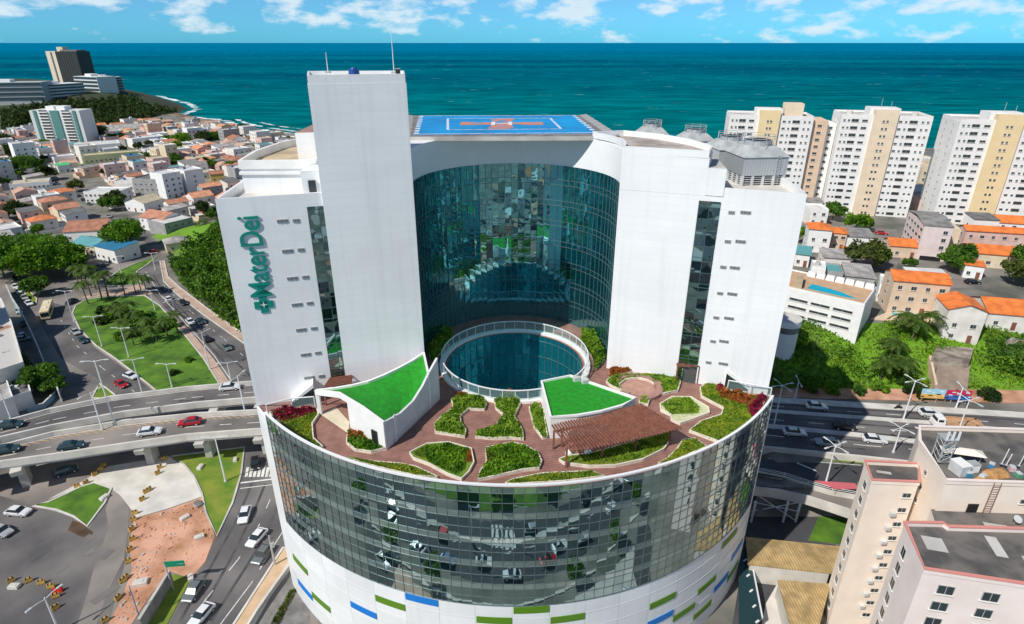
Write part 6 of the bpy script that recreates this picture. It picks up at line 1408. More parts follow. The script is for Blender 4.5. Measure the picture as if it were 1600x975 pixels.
def tower(name, lab, L_, R_, z0, h, depth, n, cols, slab, slabm, extra=None):
    """L_, R_: front corners; cols: window columns (fraction, width, height); slab: (f0, f1) coloured bay"""
    A, B = Vector(L_), Vector(R_); v = B - A; w = v.length; t = thing(name, lab, 'apartment tower', (A.x, A.y, z0), math.atan2(v.y, v.x), 'apartment towers by the sea')
    wallw = mat('tower_white', (0.80, 0.79, 0.77), 0.75, var=0.05, scale=0.2)
    W = MB(); W.box((w / 2, depth / 2, -8), (w, depth, h + 8), wallw); W.path([(.15, .15), (w - .15, .15), (w - .15, depth - .15), (.15, depth - .15)], h - .01, h + 0.8, 0.3, wallw, closed=True); W.build('wall', t)
    MB().box((w / 2, depth / 2, h), (w - 1, depth - 1, 0.1), conc).build('roof', t)
    s0, s1 = slab[0] * w, slab[1] * w
    S2 = MB(); S2.box(((s0 + s1) / 2, 0.6, -3), (s1 - s0, 3.2, h + 3 + 2.6), slabm); S2.build('coloured_bay', t)
    MB().box(((s0 + s1) / 2 + w * 0.0, depth * 0.4, h), ((s1 - s0) * 1.3, depth * 0.5, 3.0), wallw).build('lift_house', t)
    fh = h / n; Wn = []
    for f in range(n):
        z = h - fh * (f + 0.55)
        for fr, ww, hh_ in cols: Wn.append((fr * w, -0.03, z, 0, ww, hh_))
        for k in (0.42, 0.58): Wn.append((s0 + (s1 - s0) * k, -1.04, z, 0, 0.8, 0.9))
        for k in (0.3, 0.7): Wn.append((-0.03, depth * k, z, -math.pi / 2, 0.6, 0.7))
    Wn.sort(key=lambda q: -q[2])
    for q in Wn[:100]: windowobj(t, q[:3], q[3], q[4], q[5])
    rest = MB()
    for q in Wn[100:]:
        o = (0, -0.04) if q[3] == 0 else (-0.04, 0)
        sz = (q[4] - .16, 0.1, q[5] - .16) if q[3] == 0 else (0.1, q[4] - .16, q[5] - .16)
        rest.box((q[0] + o[0], q[1] + o[1], q[2] - q[5] / 2 + .08), sz, win_m)
        rest.box((q[0] + o[0] * .3, q[1] + o[1] * .3, q[2] - q[5] / 2), (sz[0] + (.16 if q[3] == 0 else 0), sz[1] + (0 if q[3] == 0 else .16), q[5]), win_f)
    if rest.f: o = rest.build('window', t); o['kind'] = 'stuff'
    if extra: extra(t, w, h)
    return t
cream = mat('tower_cream', (0.76, 0.62, 0.46), 0.8, var=0.05, scale=0.3); yelm = mat('tower_yellow', (0.78, 0.62, 0.36), 0.8, var=0.03, scale=0.3); peach = mat('tower_peach', (0.72, 0.53, 0.38), 0.8, var=0.05, scale=0.3)
cols = [(0.04, .8, .8), (0.09, .8, .8), (0.16, 2.6, 1.2), (0.27, 2.0, .9), (0.66, 1.2, .8), (0.72, .8, .8), (0.80, 2.8, 1.2), (0.90, .8, .8), (0.955, .8, .8)]
def aer(t, w, h):
    for k, (x, hh_) in enumerate(((0.45, 3.5), (0.56, 2.5))): MB().tube([(w * x, 5, h + 3), (w * x, 5, h + 3 + hh_)], 0.07, metal, 5).build('antenna', t)
def rackA(t, w, h):
    aer(t, w, h)
    for x in (0.12, 0.85): MB().cyl((w * x, 6, h), 1.2, 1.5, conc_l, 14).build('water_tank', t)
tower('apartment_tower', 'middle apartment tower with cream central bay rising in front of the sea', (130, 248), (160.4, 239), 15, 38.6, 18, 14, cols, (0.36, 0.62), cream, rackA)
tower('apartment_tower', 'rightmost apartment tower with yellow central bay and wide blank white flank', (166, 232), (198, 223.4), 15, 38.5, 18, 14, cols, (0.34, 0.60), yelm, aer)
def peachw(t, w, h):
    P_ = MB(); P_.box((w + 3, 9, -8), (6, 14, h + 8 - 1), peach); P_.box((w + 8, 12, -8), (4, 14, h + 8 - 2.5), white); P_.build('side_wing', t)
    MB().box((w * .78, 8, h), (7, 7, 5), cream).build('lift_house', t)
    for f in range(12): windowobj(t, (w + 3, 1.95, h - 3 - f * 2.7), 0, 1.6, 1.0); windowobj(t, (w + 8, 4.95, h - 4 - f * 2.7), 0, 1.2, 1.0)
tower('apartment_tower', 'white apartment tower with yellow bay and peach side wing, behind the cooling towers', (89, 257), (120, 249.5), 15, 37.5, 16, 14, cols, (0.36, 0.60), yelm, peachw)

# pink apartment complex in the lower right corner
PK = mat('pale_pink_render', (0.84, 0.73, 0.68), 0.8, var=0.05, scale=0.3, detail=8); PKc = mat('cream_pink_render', (0.87, 0.76, 0.65), 0.8, var=0.05, scale=0.3, detail=8); trim = mat('salmon_trim', (0.68, 0.27, 0.23), 0.7)
rsl = mat('stained_roof', (0.17, 0.155, 0.14), 0.95, col2=(0.085, 0.08, 0.078), scale=0.35, detail=12, lo=0.4, hi=0.6, bump=0.3)
t = thing('apartment_building', 'pale pink apartment building with salmon trim and stained grey roofs, lower right corner', 'apartment building', (47.5, 63.6, 0))
def blk(poly, z1, m, par_=True, nm='wall', roofmat=rsl, tr=trim):
    MB().prism(poly, -9, z1, m, mtop=roofmat).build(nm, t)
    if par_:
        MB().path(poly, z1 - .02, z1 + 0.55, 0.25, m, closed=True).build('parapet', t); MB().path(poly, z1 + .55, z1 + 0.68, 0.42, tr, closed=True).build('coping', t)
A_ = [(47.7, 63.6), (53.7, 63.2), (56, 67.0), (48.9, 67.6)]
blk(A_, 26.6, PKc)
Bp = [(54.3, 60), (84, 58.5), (86, 70), (58, 71.5), (56, 68.2)]
blk(Bp, 29.6, PKc, tr=PK)
Cp = [(45.4, 48.9), (66, 44.5), (70, 54.5), (52.2, 55.2), (52.0, 55.8), (47.4, 55.9)]
blk(Cp, 26.6, PK)
Dp = [(51.9, 55.3), (72, 54.6), (76, 59.6), (53.9, 60.3)]
blk(Dp, 25.2, PK, False, roofmat=rsl)
def wallwin(P0, P1, us, zs, w, h):
    P0, P1 = Vector(P0), Vector(P1); d = P1 - P0; ang = math.atan2(d.y, d.x); n_ = Vector((d.y, -d.x)).normalized() * 0.04
    for u in us:
        for z in zs: q = P0 + d * u + n_; windowobj(t, (q.x - 47.5, q.y - 63.6, z), ang, w, h)
zs = [24.9 - 2.5 * k for k in range(10)]
wallwin(A_[3], A_[0], [0.6], zs, 1.0, 1.2); wallwin(A_[0], A_[1], [0.82], zs, 1.1, 0.75)
wallwin(Cp[0], Cp[1], [0.13, 0.34], [24.6 - 2.5 * k for k in range(9)], 1.7, 1.3)
wallwin(Cp[5], Cp[0], [0.30], [24.4 - 2.5 * k for k in range(8)], 1.1, 1.5)
wallwin((56, 68.2), Bp[0], [0.45], [27.6, 25.2, 23.0], 0.6, 0.7); wallwin(Bp[0], Bp[1], [0.36], [27.2], 1.9, 0.7)
q = at_plane(1519, 793, Bp[0], Bp[1]); MB().box((q.x, q.y - .05, q.z - .9), (1.3, 0.14, 1.5), black).build('hatch_door', t)
cg = MB(); q = at_plane(1545, 762, Bp[0], Bp[1])
for dx in (0, 0.9): cg.tube([(q.x + dx, q.y - 0.5, 30.3), (q.x + dx, q.y - 0.5, 25.6)], 0.05, mat('rusty_steel', (0.25, 0.12, 0.09), 0.8), 5)
for k in range(12): cg.tube([(q.x, q.y - .5, 25.8 + k * .38), (q.x + .9, q.y - .5, 25.8 + k * .38)], 0.04, mat('rusty_steel', (0, 0, 0)), 4)
cg.build('ladder', t)
for (x, y, w, d_) in ((60, 57.0, 2.6, 1.4), (66, 57.5, 1.2, 2.2), (56.2, 52.6, 1.2, 3.2), (49.3, 53.0, 2.2, 2.2), (60, 50.0, 4.4, 1.4), (50.6, 65.8, 1.8, 0.5)):
    z = 25.2 if y > 56 and y < 60 else 26.6; MB().box((x, y, z), (w, d_, 0.04), conc, -0.25).build('roof_patch', t)
for k in range(4):
    z = 23.8 - 2.9 * k; P0, P1 = Vector(Cp[0]), Vector(Cp[1]); d = (P1 - P0).normalized(); q = P0 + d * 15.5; ang = math.atan2(d.y, d.x); n_ = Vector((d.y, -d.x)) * 0.7
    bb = MB(); bb.box((q.x + n_.x, q.y + n_.y, z - 1.6), (6.5, 1.4, 0.18), PK, ang); bb.box((q.x + 2 * n_.x, q.y + 2 * n_.y, z - 1.45), (6.5, 0.1, 0.95), conc_l if k % 2 else rail_g, ang); bb.build('balcony', t)
    windowobj(t, (q.x - 47.5 + n_.x * .05, q.y - 63.6 + n_.y * .05, z - 0.4), ang, 5.6, 2.0)
for k in range(8):
    q = Vector(A_[0]).lerp(Vector(A_[1]), 0.62); MB().box((q.x, q.y - 0.3, 21.6 - 2.5 * k), (0.7, 0.5, 0.5), metal_p).build('air_conditioner', t)
# roof clutter
def clut(name, lab, cat, px, py, z, fn):
    p = at(px, py, z); t_ = thing(name, lab, cat, tuple(p)); fn(t_, p); return t_
lat = mat('lattice_steel', (0.42, 0.46, 0.46), 0.6, 0.2)
def lattice(t_, p):
    m = MB(); 
    for dx in (0, 1.4):
        for dy in (0, 1.4): m.tube([(p.x + dx, p.y + dy, p.z), (p.x + dx, p.y + dy, p.z + 3.4)], 0.06, lat, 5)
    m.build('leg', t_); m = MB()
    for k in range(4):
        z = p.z + k * .85; m.tube([(p.x, p.y, z), (p.x + 1.4, p.y, z + .85)], .04, lat, 4); m.tube([(p.x + 1.4, p.y, z), (p.x, p.y, z + .85)], .04, lat, 4); m.tube([(p.x, p.y, z), (p.x + 1.4, p.y, z)], .04, lat, 4); m.tube([(p.x, p.y, z), (p.x, p.y + 1.4, z + .85)], .04, lat, 4)
    m.build('bracing', t_); MB().box((p.x + .7, p.y + .7, p.z + 3.4), (1.7, 1.7, 0.1), lat).build('platform', t_)
    for k in range(3): MB().box((p.x + k * .7, p.y - .1, p.z + 3.5), (0.25, 0.12, 1.3), steel_w).build('panel_antenna', t_)
clut('telecom_mast', 'steel lattice antenna frame at the left rear corner of the pink building roof', 'antenna', 1466, 722, 30.2, lattice)
clut('equipment_cabinet', 'large white equipment cabinet on the pink building roof', 'cabinet', 1497, 738, 29.7, lambda t_, p: (MB().box((p.x, p.y, p.z), (1.4, 1.8, 1.5), metal_p, .2).build('casing', t_), MB().box((p.x, p.y, p.z + 1.5), (1.5, 1.9, .1), white, .2).build('cover', t_)))
clut('equipment_cabinet', 'smaller white cabinet beside the orange tarpaulin on the pink building roof', 'cabinet', 1518, 735, 29.7, lambda t_, p: (MB().box((p.x, p.y, p.z), (1.1, 1.0, 1.1), white, .1).build('casing', t_), MB().box((p.x, p.y, p.z + 1.1), (1.2, 1.1, .1), metal, .1).build('cover', t_)))
clut('tarpaulin', 'crumpled orange tarpaulin pile on the pink building roof', 'tarpaulin', 1556, 742, 29.7, lambda t_, p: (MB().box((p.x, p.y, p.z), (2.6, 1.6, 0.7), mat('orange_tarp', (0.50, 0.27, 0.10), 0.7, var=0.25, scale=1.5), .15, (0.8, 0.55)).build('cover', t_), MB().box((p.x - 1.9, p.y - 1.0, p.z), (2.6, 0.8, 0.4), mat('orange_tarp', (0, 0, 0)), .05, (0.9, 0.5)).build('fold', t_)))
clut('sun_canopy', 'pale pink pitched canopy at the rear edge of the pink building roof', 'canopy', 1500, 722, 30.2, lambda t_, p: (MB().box((p.x + .8, p.y + 1, p.z + .9), (5.0, 1.6, .5), PKc, -.25, (.5, .2)).build('roof', t_), [MB().tube([(p.x + .8 + s1 * 2.2, p.y + 1 - s1 * .5, p.z - .5), (p.x + .8 + s1 * 2.2, p.y + 1 - s1 * .5, p.z + .95)], .06, metal, 5).build('post', t_) for s1 in (-1, 1)]))
for k, (px, py, hh_) in enumerate([(1565, 725, 2.4), (1572, 727, 1.8), (1592, 728, 2.6)]):
    clut('roof_pole', ['left thin', 'middle short', 'right thin'][k] + ' pale pole on the pink building roof rim', 'pole', px, py, 30.2, lambda t_, p, hh_=hh_: (MB().tube([p, (p.x + .2, p.y, p.z + hh_)], .05, steel_w, 5).build('shaft', t_), MB().box(tuple(p), (.3, .3, .1), metal).build('foot', t_)))
clut('satellite_dish', 'small grey satellite dish on the low roof of the pink building', 'satellite dish', 1585, 818, 25.4, lambda t_, p: (MB().tube([p, (p.x, p.y, p.z + .6)], .05, metal, 5).build('mast', t_), MB().tube([(p.x, p.y - .05, p.z + .7), (p.x, p.y - .2, p.z + .9)], [.12, .5], metal_p, 14).build('reflector', t_)))
for k, (px, py) in enumerate([(1512, 744), (1535, 748), (1548, 730), (1580, 735), (1590, 745), (1504, 728)]):
    names = ['blue crate at the front of', 'white sack pile in the middle of', 'blue drum at the rear of', 'pink plastic tub on the right of', 'green drum at the far right of', 'grey chest behind the cabinets on']
    colr = [(0.05, 0.22, 0.35), (0.6, 0.6, 0.62), (0.05, 0.2, 0.4), (0.6, 0.4, 0.42), (0.1, 0.3, 0.2), (0.35, 0.36, 0.38)][k]
    clut('roof_clutter', names[k] + ' the pink building roof', 'crate', px, py, 29.7, lambda t_, p, c=colr, k=k: (MB().box((p.x, p.y, p.z), (.8, .7, .6), mat('clutter_%d' % k, c, .6), k * .4, (.9, .85)).build('box', t_), MB().box((p.x, p.y, p.z + .6), (.7, .6, .08), metal_p, k * .4).build('lid', t_)))

# things in the yard right of the drum
tanr = striped('tan_corrugated_roof', (0.46, 0.32, 0.14), (0.26, 0.18, 0.09), 0.45, 0, 0.2, 0.9, var=0.3, vs=0.6)
def shed(poly_px, z, lab, nm='shed'):
    P = [at2(p, z) for p in poly_px]; t_ = thing(nm, lab, 'shed', (*P[0], 0))
    MB().prism(P, z - .25, z, tanr, bottom=True).build('roof', t_); MB().path([tuple(Vector(p).lerp(Vector(P[0]) * .25 + Vector(P[1]) * .25 + Vector(P[2]) * .25 + Vector(P[3]) * .25, 0.06)) for p in P], 0, z - .26, .2, conc_l, closed=True).build('wall', t_); return t_
shed(c5((20, 492), (545, 545), (495, 692), (30, 642)), 4.0, 'long shed with tan corrugated roof half in the hospital shadow')
shed(c5((196, 730), (490, 752), (425, 990), (268, 1000)), 3.6, 'shed with tan corrugated roof nearer the bottom edge')
P = [at2(p, 2.6) for p in c5((-20, 560), (25, 500), (110, 940), (60, 1000), (-20, 1000))]
t = thing('ramp_canopy', 'dark translucent ramp canopy hugging the right foot of the drum', 'canopy', (*P[0], 0)); MB().prism(P, 2.3, 2.6, mat('canopy_dark', (0.02, 0.05, 0.055), 0.25), bottom=True).build('roof', t)
for k in range(5):
    q = at2((1160 + (15 + k * 17) / 3.545, 700 + (620 + k * 85) / 3.545), 2.7); MB().box((q[0], q[1], 2.62), (0.7, 0.25, 0.12), steel_w, .6).build('skylight', t)
MB().path([P[1], P[2]], 2.3, 2.8, .2, steel_w).build('edge_rail', t)
t = thing('awning', 'faded red flat awning beside the lower right road lamp', 'awning', tuple(at(1315, 757, 6.3))); P = [at2(p, 7.4) for p in c5((400, 180), (625, 195), (640, 225), (520, 225))]; MB().prism(P, 7.25, 7.4, mat('faded_red', (0.60, 0.14, 0.16), .7)).build('cover', t); [MB().tube([(*p, 6.2), (*p, 7.3)], .06, metal, 5).build('post', t) for p in P]
# billboard on the slope
A, B = at(1436, 626, 7.2), at(1513, 630, 7.2); v = (B - A); n_ = Vector((v.y, -v.x, 0)).normalized()
t = thing('billboard', 'long low billboard in pale blue, yellow, red and blue panels above the avenue', 'billboard', tuple(A))
for k, (u0, u1, lowc, upc) in enumerate([(0, .48, (0.75, 0.45, 0.12), (0.35, 0.62, 0.75)), (.5, 1, (0.05, 0.16, 0.5), (0.55, 0.02, 0.08))]):
    a, b = A + v * u0, A + v * u1; c = (a + b) / 2; ang = math.atan2(v.y, v.x)
    m = MB(); m.box((c.x, c.y, 8.0), ((b - a).length, .15, 1.1), mat('poster_low_%d' % k, lowc, .6), ang); m.box((c.x, c.y, 9.1), ((b - a).length, .15, 1.2), mat('poster_up_%d' % k, upc, .6), ang)
    for j in range(9): w_ = random.uniform(.3, .9); q = a.lerp(b, (j + .5) / 9) + n_ * .1; m.box((q.x, q.y, 8.3 + (j * 7 % 5) * .35), (w_, .03, .22), white_p if j % 3 else black, ang)
    m.build('poster', t)
for u in (.05, .35, .65, .95): q = A + v * u - n_ * .2; MB().tube([(q.x, q.y, 6), (q.x, q.y, 9.8)], .09, metal, 6).build('post', t)
# ruined retaining walls on the slope
t = thing('ruined_wall', 'weathered stone retaining wall and concrete slab below the tall pale house', 'wall', tuple(at(1480, 585, 9)))
stone = mat('weathered_stone', (0.42, 0.37, 0.31), .95, col2=(.16, .13, .11), scale=.5, detail=12, kind='world', bump=.8)
P = [at2(p, 12.2) for p in ((1463, 541), (1521, 546), (1515, 566), (1455, 560))]; MB().prism(P, 5, 12.6, stone).build('upper_wall', t)
P = [at2(p, 10.5) for p in ((1464, 568), (1515, 572), (1515, 606), (1462, 603))]; MB().prism(P, 5, [11.0, 11.0, 8.6, 8.6], stone, mtop=mat('slab_brown', (0.30, 0.23, 0.18), .9, var=.2, scale=.4)).build('slab', t)
MB().path([at2((1452, 560), 11), at2((1462, 603), 9)], 6, [11.8, 9.6], .5, WALLC['beige']).build('side_wall', t)
t = thing('rubble_terraces', 'broken stone terraces below the wide orange roof at the right edge', 'ruin', tuple(at(1560, 530, 12)))
for k, q in enumerate([(1545, 530, 6), (1565, 525, 5), (1580, 540, 6), (1555, 515, 5), (1590, 522, 5), (1604, 545, 6)]):
    p = at(q[0], q[1], 13); MB().box((p.x, p.y, 11), (q[2] * .8, 2.2, 2.4 + (k % 3) * .5), stone, k * .3, (.85, .8)).build('terrace', t)
stuff(leaf_obj('weeds', np.c_[(W_ := scatter([at2(p, 14) for p in ((1538, 515), (1612, 520), (1615, 560), (1545, 555))], 1500)), 13.6 + RNG.random(1500) * .9], .35, leaf_m), 'green weeds among the broken terraces', 'weeds')

# left foreground shop row and fence
TG = 'buildings at the left edge'
house_px((-10, 625), (38, 600), 0, 5, 22, wall='white', roof='w', shape='flat', lab='white roofed shop hall at the left edge below the parked cars', group=TG, cat='building') if False else None
def blockpx(pxs, z, lab, wall, roofmat, cat='building', extra=None, tiles=None):
    P = [at2(p, z) for p in pxs]; t_ = thing('building', lab, cat, (*P[0], 0), 0, TG); MB().prism(P, -.5, z, wall, mtop=roofmat).build('wall', t_); MB().path(P, z - .01, z + .5, .3, wall, closed=True).build('parapet', t_)
    c = sum((Vector(p) for p in P), Vector((0, 0))) / len(P)
    for k in range(4): q = Vector(P[k % len(P)]).lerp(c, .5 + .1 * k); MB().box((q.x, q.y, z), (1.6, 1.2, .6), metal_p if k % 2 else roofmat, .2).build('roof_unit', t_)
    return t_
blockpx([(-60, 470), (2, 468), (18, 505), (36, 568), (-60, 600)], 8, 'long building with patched white and rusty roof at the left edge', offwhite, mat('patched_roof', (0.55, 0.53, 0.5), .85, col2=(.38, .17, .10), scale=.12, detail=6, lo=.3, hi=.4))
blockpx([(11, 592), (40, 586), (48, 613), (18, 622)], 4, 'grey roofed carport building with trees behind, lower left edge', white, GREYR[2])
blockpx([(-60, 590), (6, 582), (20, 622), (-60, 650)], 5, 'white building with dark roof strips beside the carport, left edge', white, GREYR[1])
fp = [at2(p, 0) for p in ((14, 458), (24, 480), (40, 505), (55, 535), (66, 560), (78, 590), (92, 610), (97, 628))]
t = thing('fence', 'long teal translucent fence between the shaded car park and the wide street', 'fence', (*fp[0], 0)); MB().path(fp, .3, 3.2, .12, mat('teal_mesh_panel', (0.16, 0.36, 0.38), .5)).build('panel', t); MB().path(fp, 3.2, 3.4, .3, metal_p).build('rail', t)
for p in lerp_path(fp, 3): MB().box((*p, 0), (.2, .2, 3.4), metal_p).build('post', t)
fp = [at2(p, 0) for p in ((44, 645), (70, 638), (88, 620), (98, 606))]
t = thing('wall', 'curved low blue grey wall round the corner beside the carport', 'wall', (*fp[0], 0)); MB().path(fp, 0, 1.4, .3, mat('blue_grey_wall', (0.22, 0.32, 0.42), .7)).build('wall', t); MB().path(fp, 1.4, 1.5, .42, conc_l).build('coping', t)
for k, (px, py) in enumerate([(8, 500), (15, 520), (14, 540), (5, 560)]): carpx(px + 22, py - 12, 8, 14, ['silver', 'black', 'white', 'grey'][k], .04)
# big dark mass shading the left street: tall hotel slab outside the frame is left out

t = thing('office_block', 'tall office block just past the left edge that shades the car park', 'building', (-178, 128, 0))
MB().box((-180, 130, -1), (42, 38, 31), offwhite).build('wall', t); MB().path([(-201, 111), (-159, 111), (-159, 149), (-201, 149)], 29.9, 31, .4, white, closed=True).build('parapet', t)
for k in range(8): MB().box((-158.9, 130, 2 + 3.5 * k), (.2, 34, 1.5), win_m).build('window_band', t)
# named buildings of the left town
LT = 'larger buildings of the left town'
def big(L_, Rp, z, h, d, lab, wall, roof, shape='flat', nwin=None, small=False): return house_px(L_, Rp, z, h, d, wall=wall, roof=roof, shape=shape, lab=lab, group=LT, cat='building', name='building', nwin=nwin, small=small)
big((103, 378), (168, 374), 0, 4.5, 16, 'white hall with large orange tiled roof above the palms', 'white', 'o', 'gable', 4)
big((152, 404), (184, 412), 0, 5.5, 10, 'small white building with bright blue sheet roof by the junction', 'white', 'b', 'shed')
big((116, 394), (150, 400), 0, 4, 10, 'house with teal striped sheet roof left of the blue roof', 'cream', 't', 'gable')
big((262, 372), (305, 361), 0, 6, 14, 'dark glazed shop with white flat roof near the slope', 'grey', 'w', 'flat')
big((222, 358), (258, 364), 0, 6, 12, 'white building with orange roof left of the dark shop', 'white', 'o', 'gable')
big((262, 396), (298, 390), 0, 4, 8, 'cream kiosk house with grey roof at the foot of the slope', 'cream', 'g', 'hip')
big((198, 330), (228, 333), 0, 5, 12, 'white walled house with cream gable roof right of the diagonal street', 'white', 'c', 'gable2')
big((213, 308), (262, 310), 0, 10, 14, 'dark grey multi storey block left of the white twin blocks', 'grey', 'g', 'flat', 6)
big((262, 312), (290, 306), 0, 13.5, 12, 'left one of the two white windowless blocks', 'white', 'w', 'flat', 3, True)
big((296, 306), (324, 301), 0, 13.5, 12, 'right one of the two white windowless blocks', 'white', 'w', 'flat', 1, True)
big((183, 306), (212, 306), 0, 8, 10, 'pale block attached to the dark grey multi storey block', 'offwhite', 'w', 'flat', 4)
big((135, 263), (221, 255), 0, 8, 11, 'long yellow green three storey block with white hall behind', 'green', 'c', 'flat', 12)
big((120, 247), (192, 241), 0, 8, 22, 'large white roofed hall behind the yellow green block', 'white', 'w', 'flat', 6, True)
big((32, 266), (66, 262), 0, 17, 12, 'small white tower block at the foot of the green and white slab', 'white', 'w', 'flat', 3, True)
big((93, 271), (112, 269), 0, 5, 8, 'shed with vivid green roof in the left town', 'white', 'n', 'shed')
big((20, 308), (82, 302), 0, 6.5, 12, 'long white two storey building with a cream roof at the left', 'white', 'c', 'flat', 9)
big((330, 285), (352, 283), 0, 5, 8, 'yellow house with orange roof next to the hospital wing', 'yellow', 'o', 'gable')
big((135, 318), (190, 318), 0, 6, 12, 'long white building with strip windows above the diagonal street trees', 'white', 'w', 'flat', 8)
big((210, 232), (262, 226), 0, 7, 16, 'white modern building near the beach with glass front', 'white', 'w', 'flat', 7)
big((160, 215), (232, 210), 0, 6, 20, 'low grey roofed market hall near the beach', 'offwhite', 'g', 'gable', 6)
# green and white slab tower
t = thing('apartment_slab', 'green and white balconied slab tower in the left town', 'apartment tower', (-398, 520, 0), -0.03)
MB().box((21, 8, -2), (42, 16, 31), mat('slab_white', (0.66, 0.68, 0.66), .8)).build('wall', t)
tl_ = mat('slab_teal', (0.10, 0.26, 0.24), .5)
for x in (4.5, 21, 37.5): MB().box((x, -.3, -2), (2.4 if x != 21 else 7, .8, 31), tl_).build('glass_bay', t)
for f in range(12):
    for x, w_ in ((11.5, 8), (30.5, 8)): MB().box((x, -.6, 1 + f * 2.4), (w_, 1.4, .5), white).build('balcony', t); windowobj(t, (x, -.05, 2.3 + f * 2.4), 0, 7, 1.2)
for x in (15, 24): MB().box((x, 8, 29), (7, 8, 3), white).build('lift_house', t)
# hotel tower on the headland
a = at(85, 133, 20); t = thing('hotel_tower', 'tall dark and beige hotel tower on the headland', 'hotel', (a.x, a.y, 18), -0.15)
hm_ = mat('hotel_beige', (0.78, 0.68, 0.54), .8); hdk = striped('hotel_dark', (0.022, 0.028, 0.027), (0.11, 0.10, 0.085), 4.2, 0, .12, .5)
MB().box((9, 12, 0), (18, 22, 50), hm_).build('stair_block', t); MB().box((36, 12, 0), (36, 26, 50), hdk).build('room_block', t); MB().box((9, 0.8, 0), (2, 1, 49), conc_d).build('slot', t)
MB().box((20, 12, 50), (10, 10, 6), mat('hotel_cream', (0.66, 0.6, .42), .8)).build('roof_house', t); MB().box((38, 12, 50), (28, 18, 2), conc_d).build('roof', t)
def lowblock(px0, px1, z, h, d, n, lab, m1):
    a, b = at(*px0, z), at(*px1, z); v = b - a; t_ = thing('hotel_wing', lab, 'building', tuple(a), math.atan2(v.y, v.x), 'low terraced hotel wings on the headland'); w = v.length
    MB().box((w / 2, d / 2, -4), (w, d, h + 4), m1).build('wall', t_)
    for k in range(n): MB().box((w / 2, -.5, h * (k + .45) / n), (w * .97, 1.0, h / n * .45), mat('ribbon_glass', (0.03, .06, .07), .3)).build('ribbon_window', t_)
    MB().box((w * .4, d / 2, h), (w * .25, d * .4, 3), white).build('roof_house', t_)
gy = mat('hotel_grey', (0.40, 0.43, 0.44), .8); wh2 = mat('hotel_white', (0.70, .71, .70), .8)
lowblock((-40, 160), (72, 158), 14, 22, 30, 4, 'long grey terraced wing at the far left below the hotel tower', gy)
lowblock((70, 157), (136, 152), 14, 18, 30, 5, 'striped white terraced wing right below the hotel tower', wh2)
lowblock((122, 148), (158, 150), 14, 24, 26, 5, 'white stepped wing with balconies right of the hotel tower', wh2)
lowblock((152, 148), (196, 146), 14, 22, 26, 6, 'curved grey wing at the seaward end of the hotel', gy)
# town streets
sheet('town_street', [(78, 268), (92, 266), (150, 300), (200, 335), (246, 372), (236, 384), (215, 372), (170, 332), (120, 298)], .03, asphalt)
sheet('town_street', [(60, 330), (240, 312), (330, 318), (330, 322), (240, 318), (60, 337)], .025, asphalt)
# houses of the left town: rows turned along the diagonal street
keep_out = []
for o in list(bpy.data.objects):
    if o.parent is None and o.name.split('.')[0] in ('building', 'tree', 'apartment_slab', 'palm_tree', 'house') and o.location.x < -50: keep_out.append((o.location.x, o.location.y, 13 if o.name.startswith('building') else 5))
for (L_, Rp, d) in [((103, 378), (168, 374), 16), ((135, 263), (221, 255), 11), ((120, 247), (192, 241), 22), ((213, 308), (262, 310), 14), ((262, 312), (324, 301), 12), ((20, 308), (82, 302), 12), ((135, 318), (190, 318), 12), ((210, 232), (262, 226), 16), ((160, 215), (232, 210), 20), ((262, 372), (305, 361), 14), ((222, 358), (258, 364), 12), ((198, 330), (228, 333), 12), ((183, 306), (212, 306), 10)]:
    a, b = at(*L_, 0), at(*Rp, 0)
    for u in (0.1, .5, .9): p = a.lerp(b, u); keep_out.append((p.x, p.y + d / 2, d * .62 + 4))
keep_out.append((-377, 530, 32))
streetw = [at2(p, 0) for p in ((60, 262), (85, 267), (110, 284), (150, 308), (195, 343), (240, 380))]
bound = [at2(p, 0) for p in ((-60, 400), (-60, 232), (10, 212), (150, 204), (240, 196), (320, 198), (420, 214), (480, 222), (480, 300), (360, 330), (330, 352), (252, 376), (215, 400), (150, 412), (105, 398), (60, 392), (0, 395))]
cnt = 0; th = R(-42); ca, sa = math.cos(th), math.sin(th)
cells = []
for i in range(-60, 60):
    for j in range(-60, 60):
        cells.append((i, j))
for i, j in cells:
    if cnt >= 225: break
pts_c = []
for i in range(-80, 80):
    for j in range(-70, 70):
        u, v_ = i * 11.8 + (j % 2) * 4, j * 13.6 + (0 if (i // 6) % 2 else 5)
        x, y = -230 + u * ca - v_ * sa, 330 + u * sa + v_ * ca
        pts_c.append((x, y))
PC = np.array(pts_c); ok = in_poly(PC, bound) & (dist_poly(PC, streetw, False) > 11.5) & (dist_poly(PC, shore, False) > 30)
PC = PC[ok]; PC = PC[np.argsort(PC[:, 1])]
REST = []; print('town cells', len(PC))
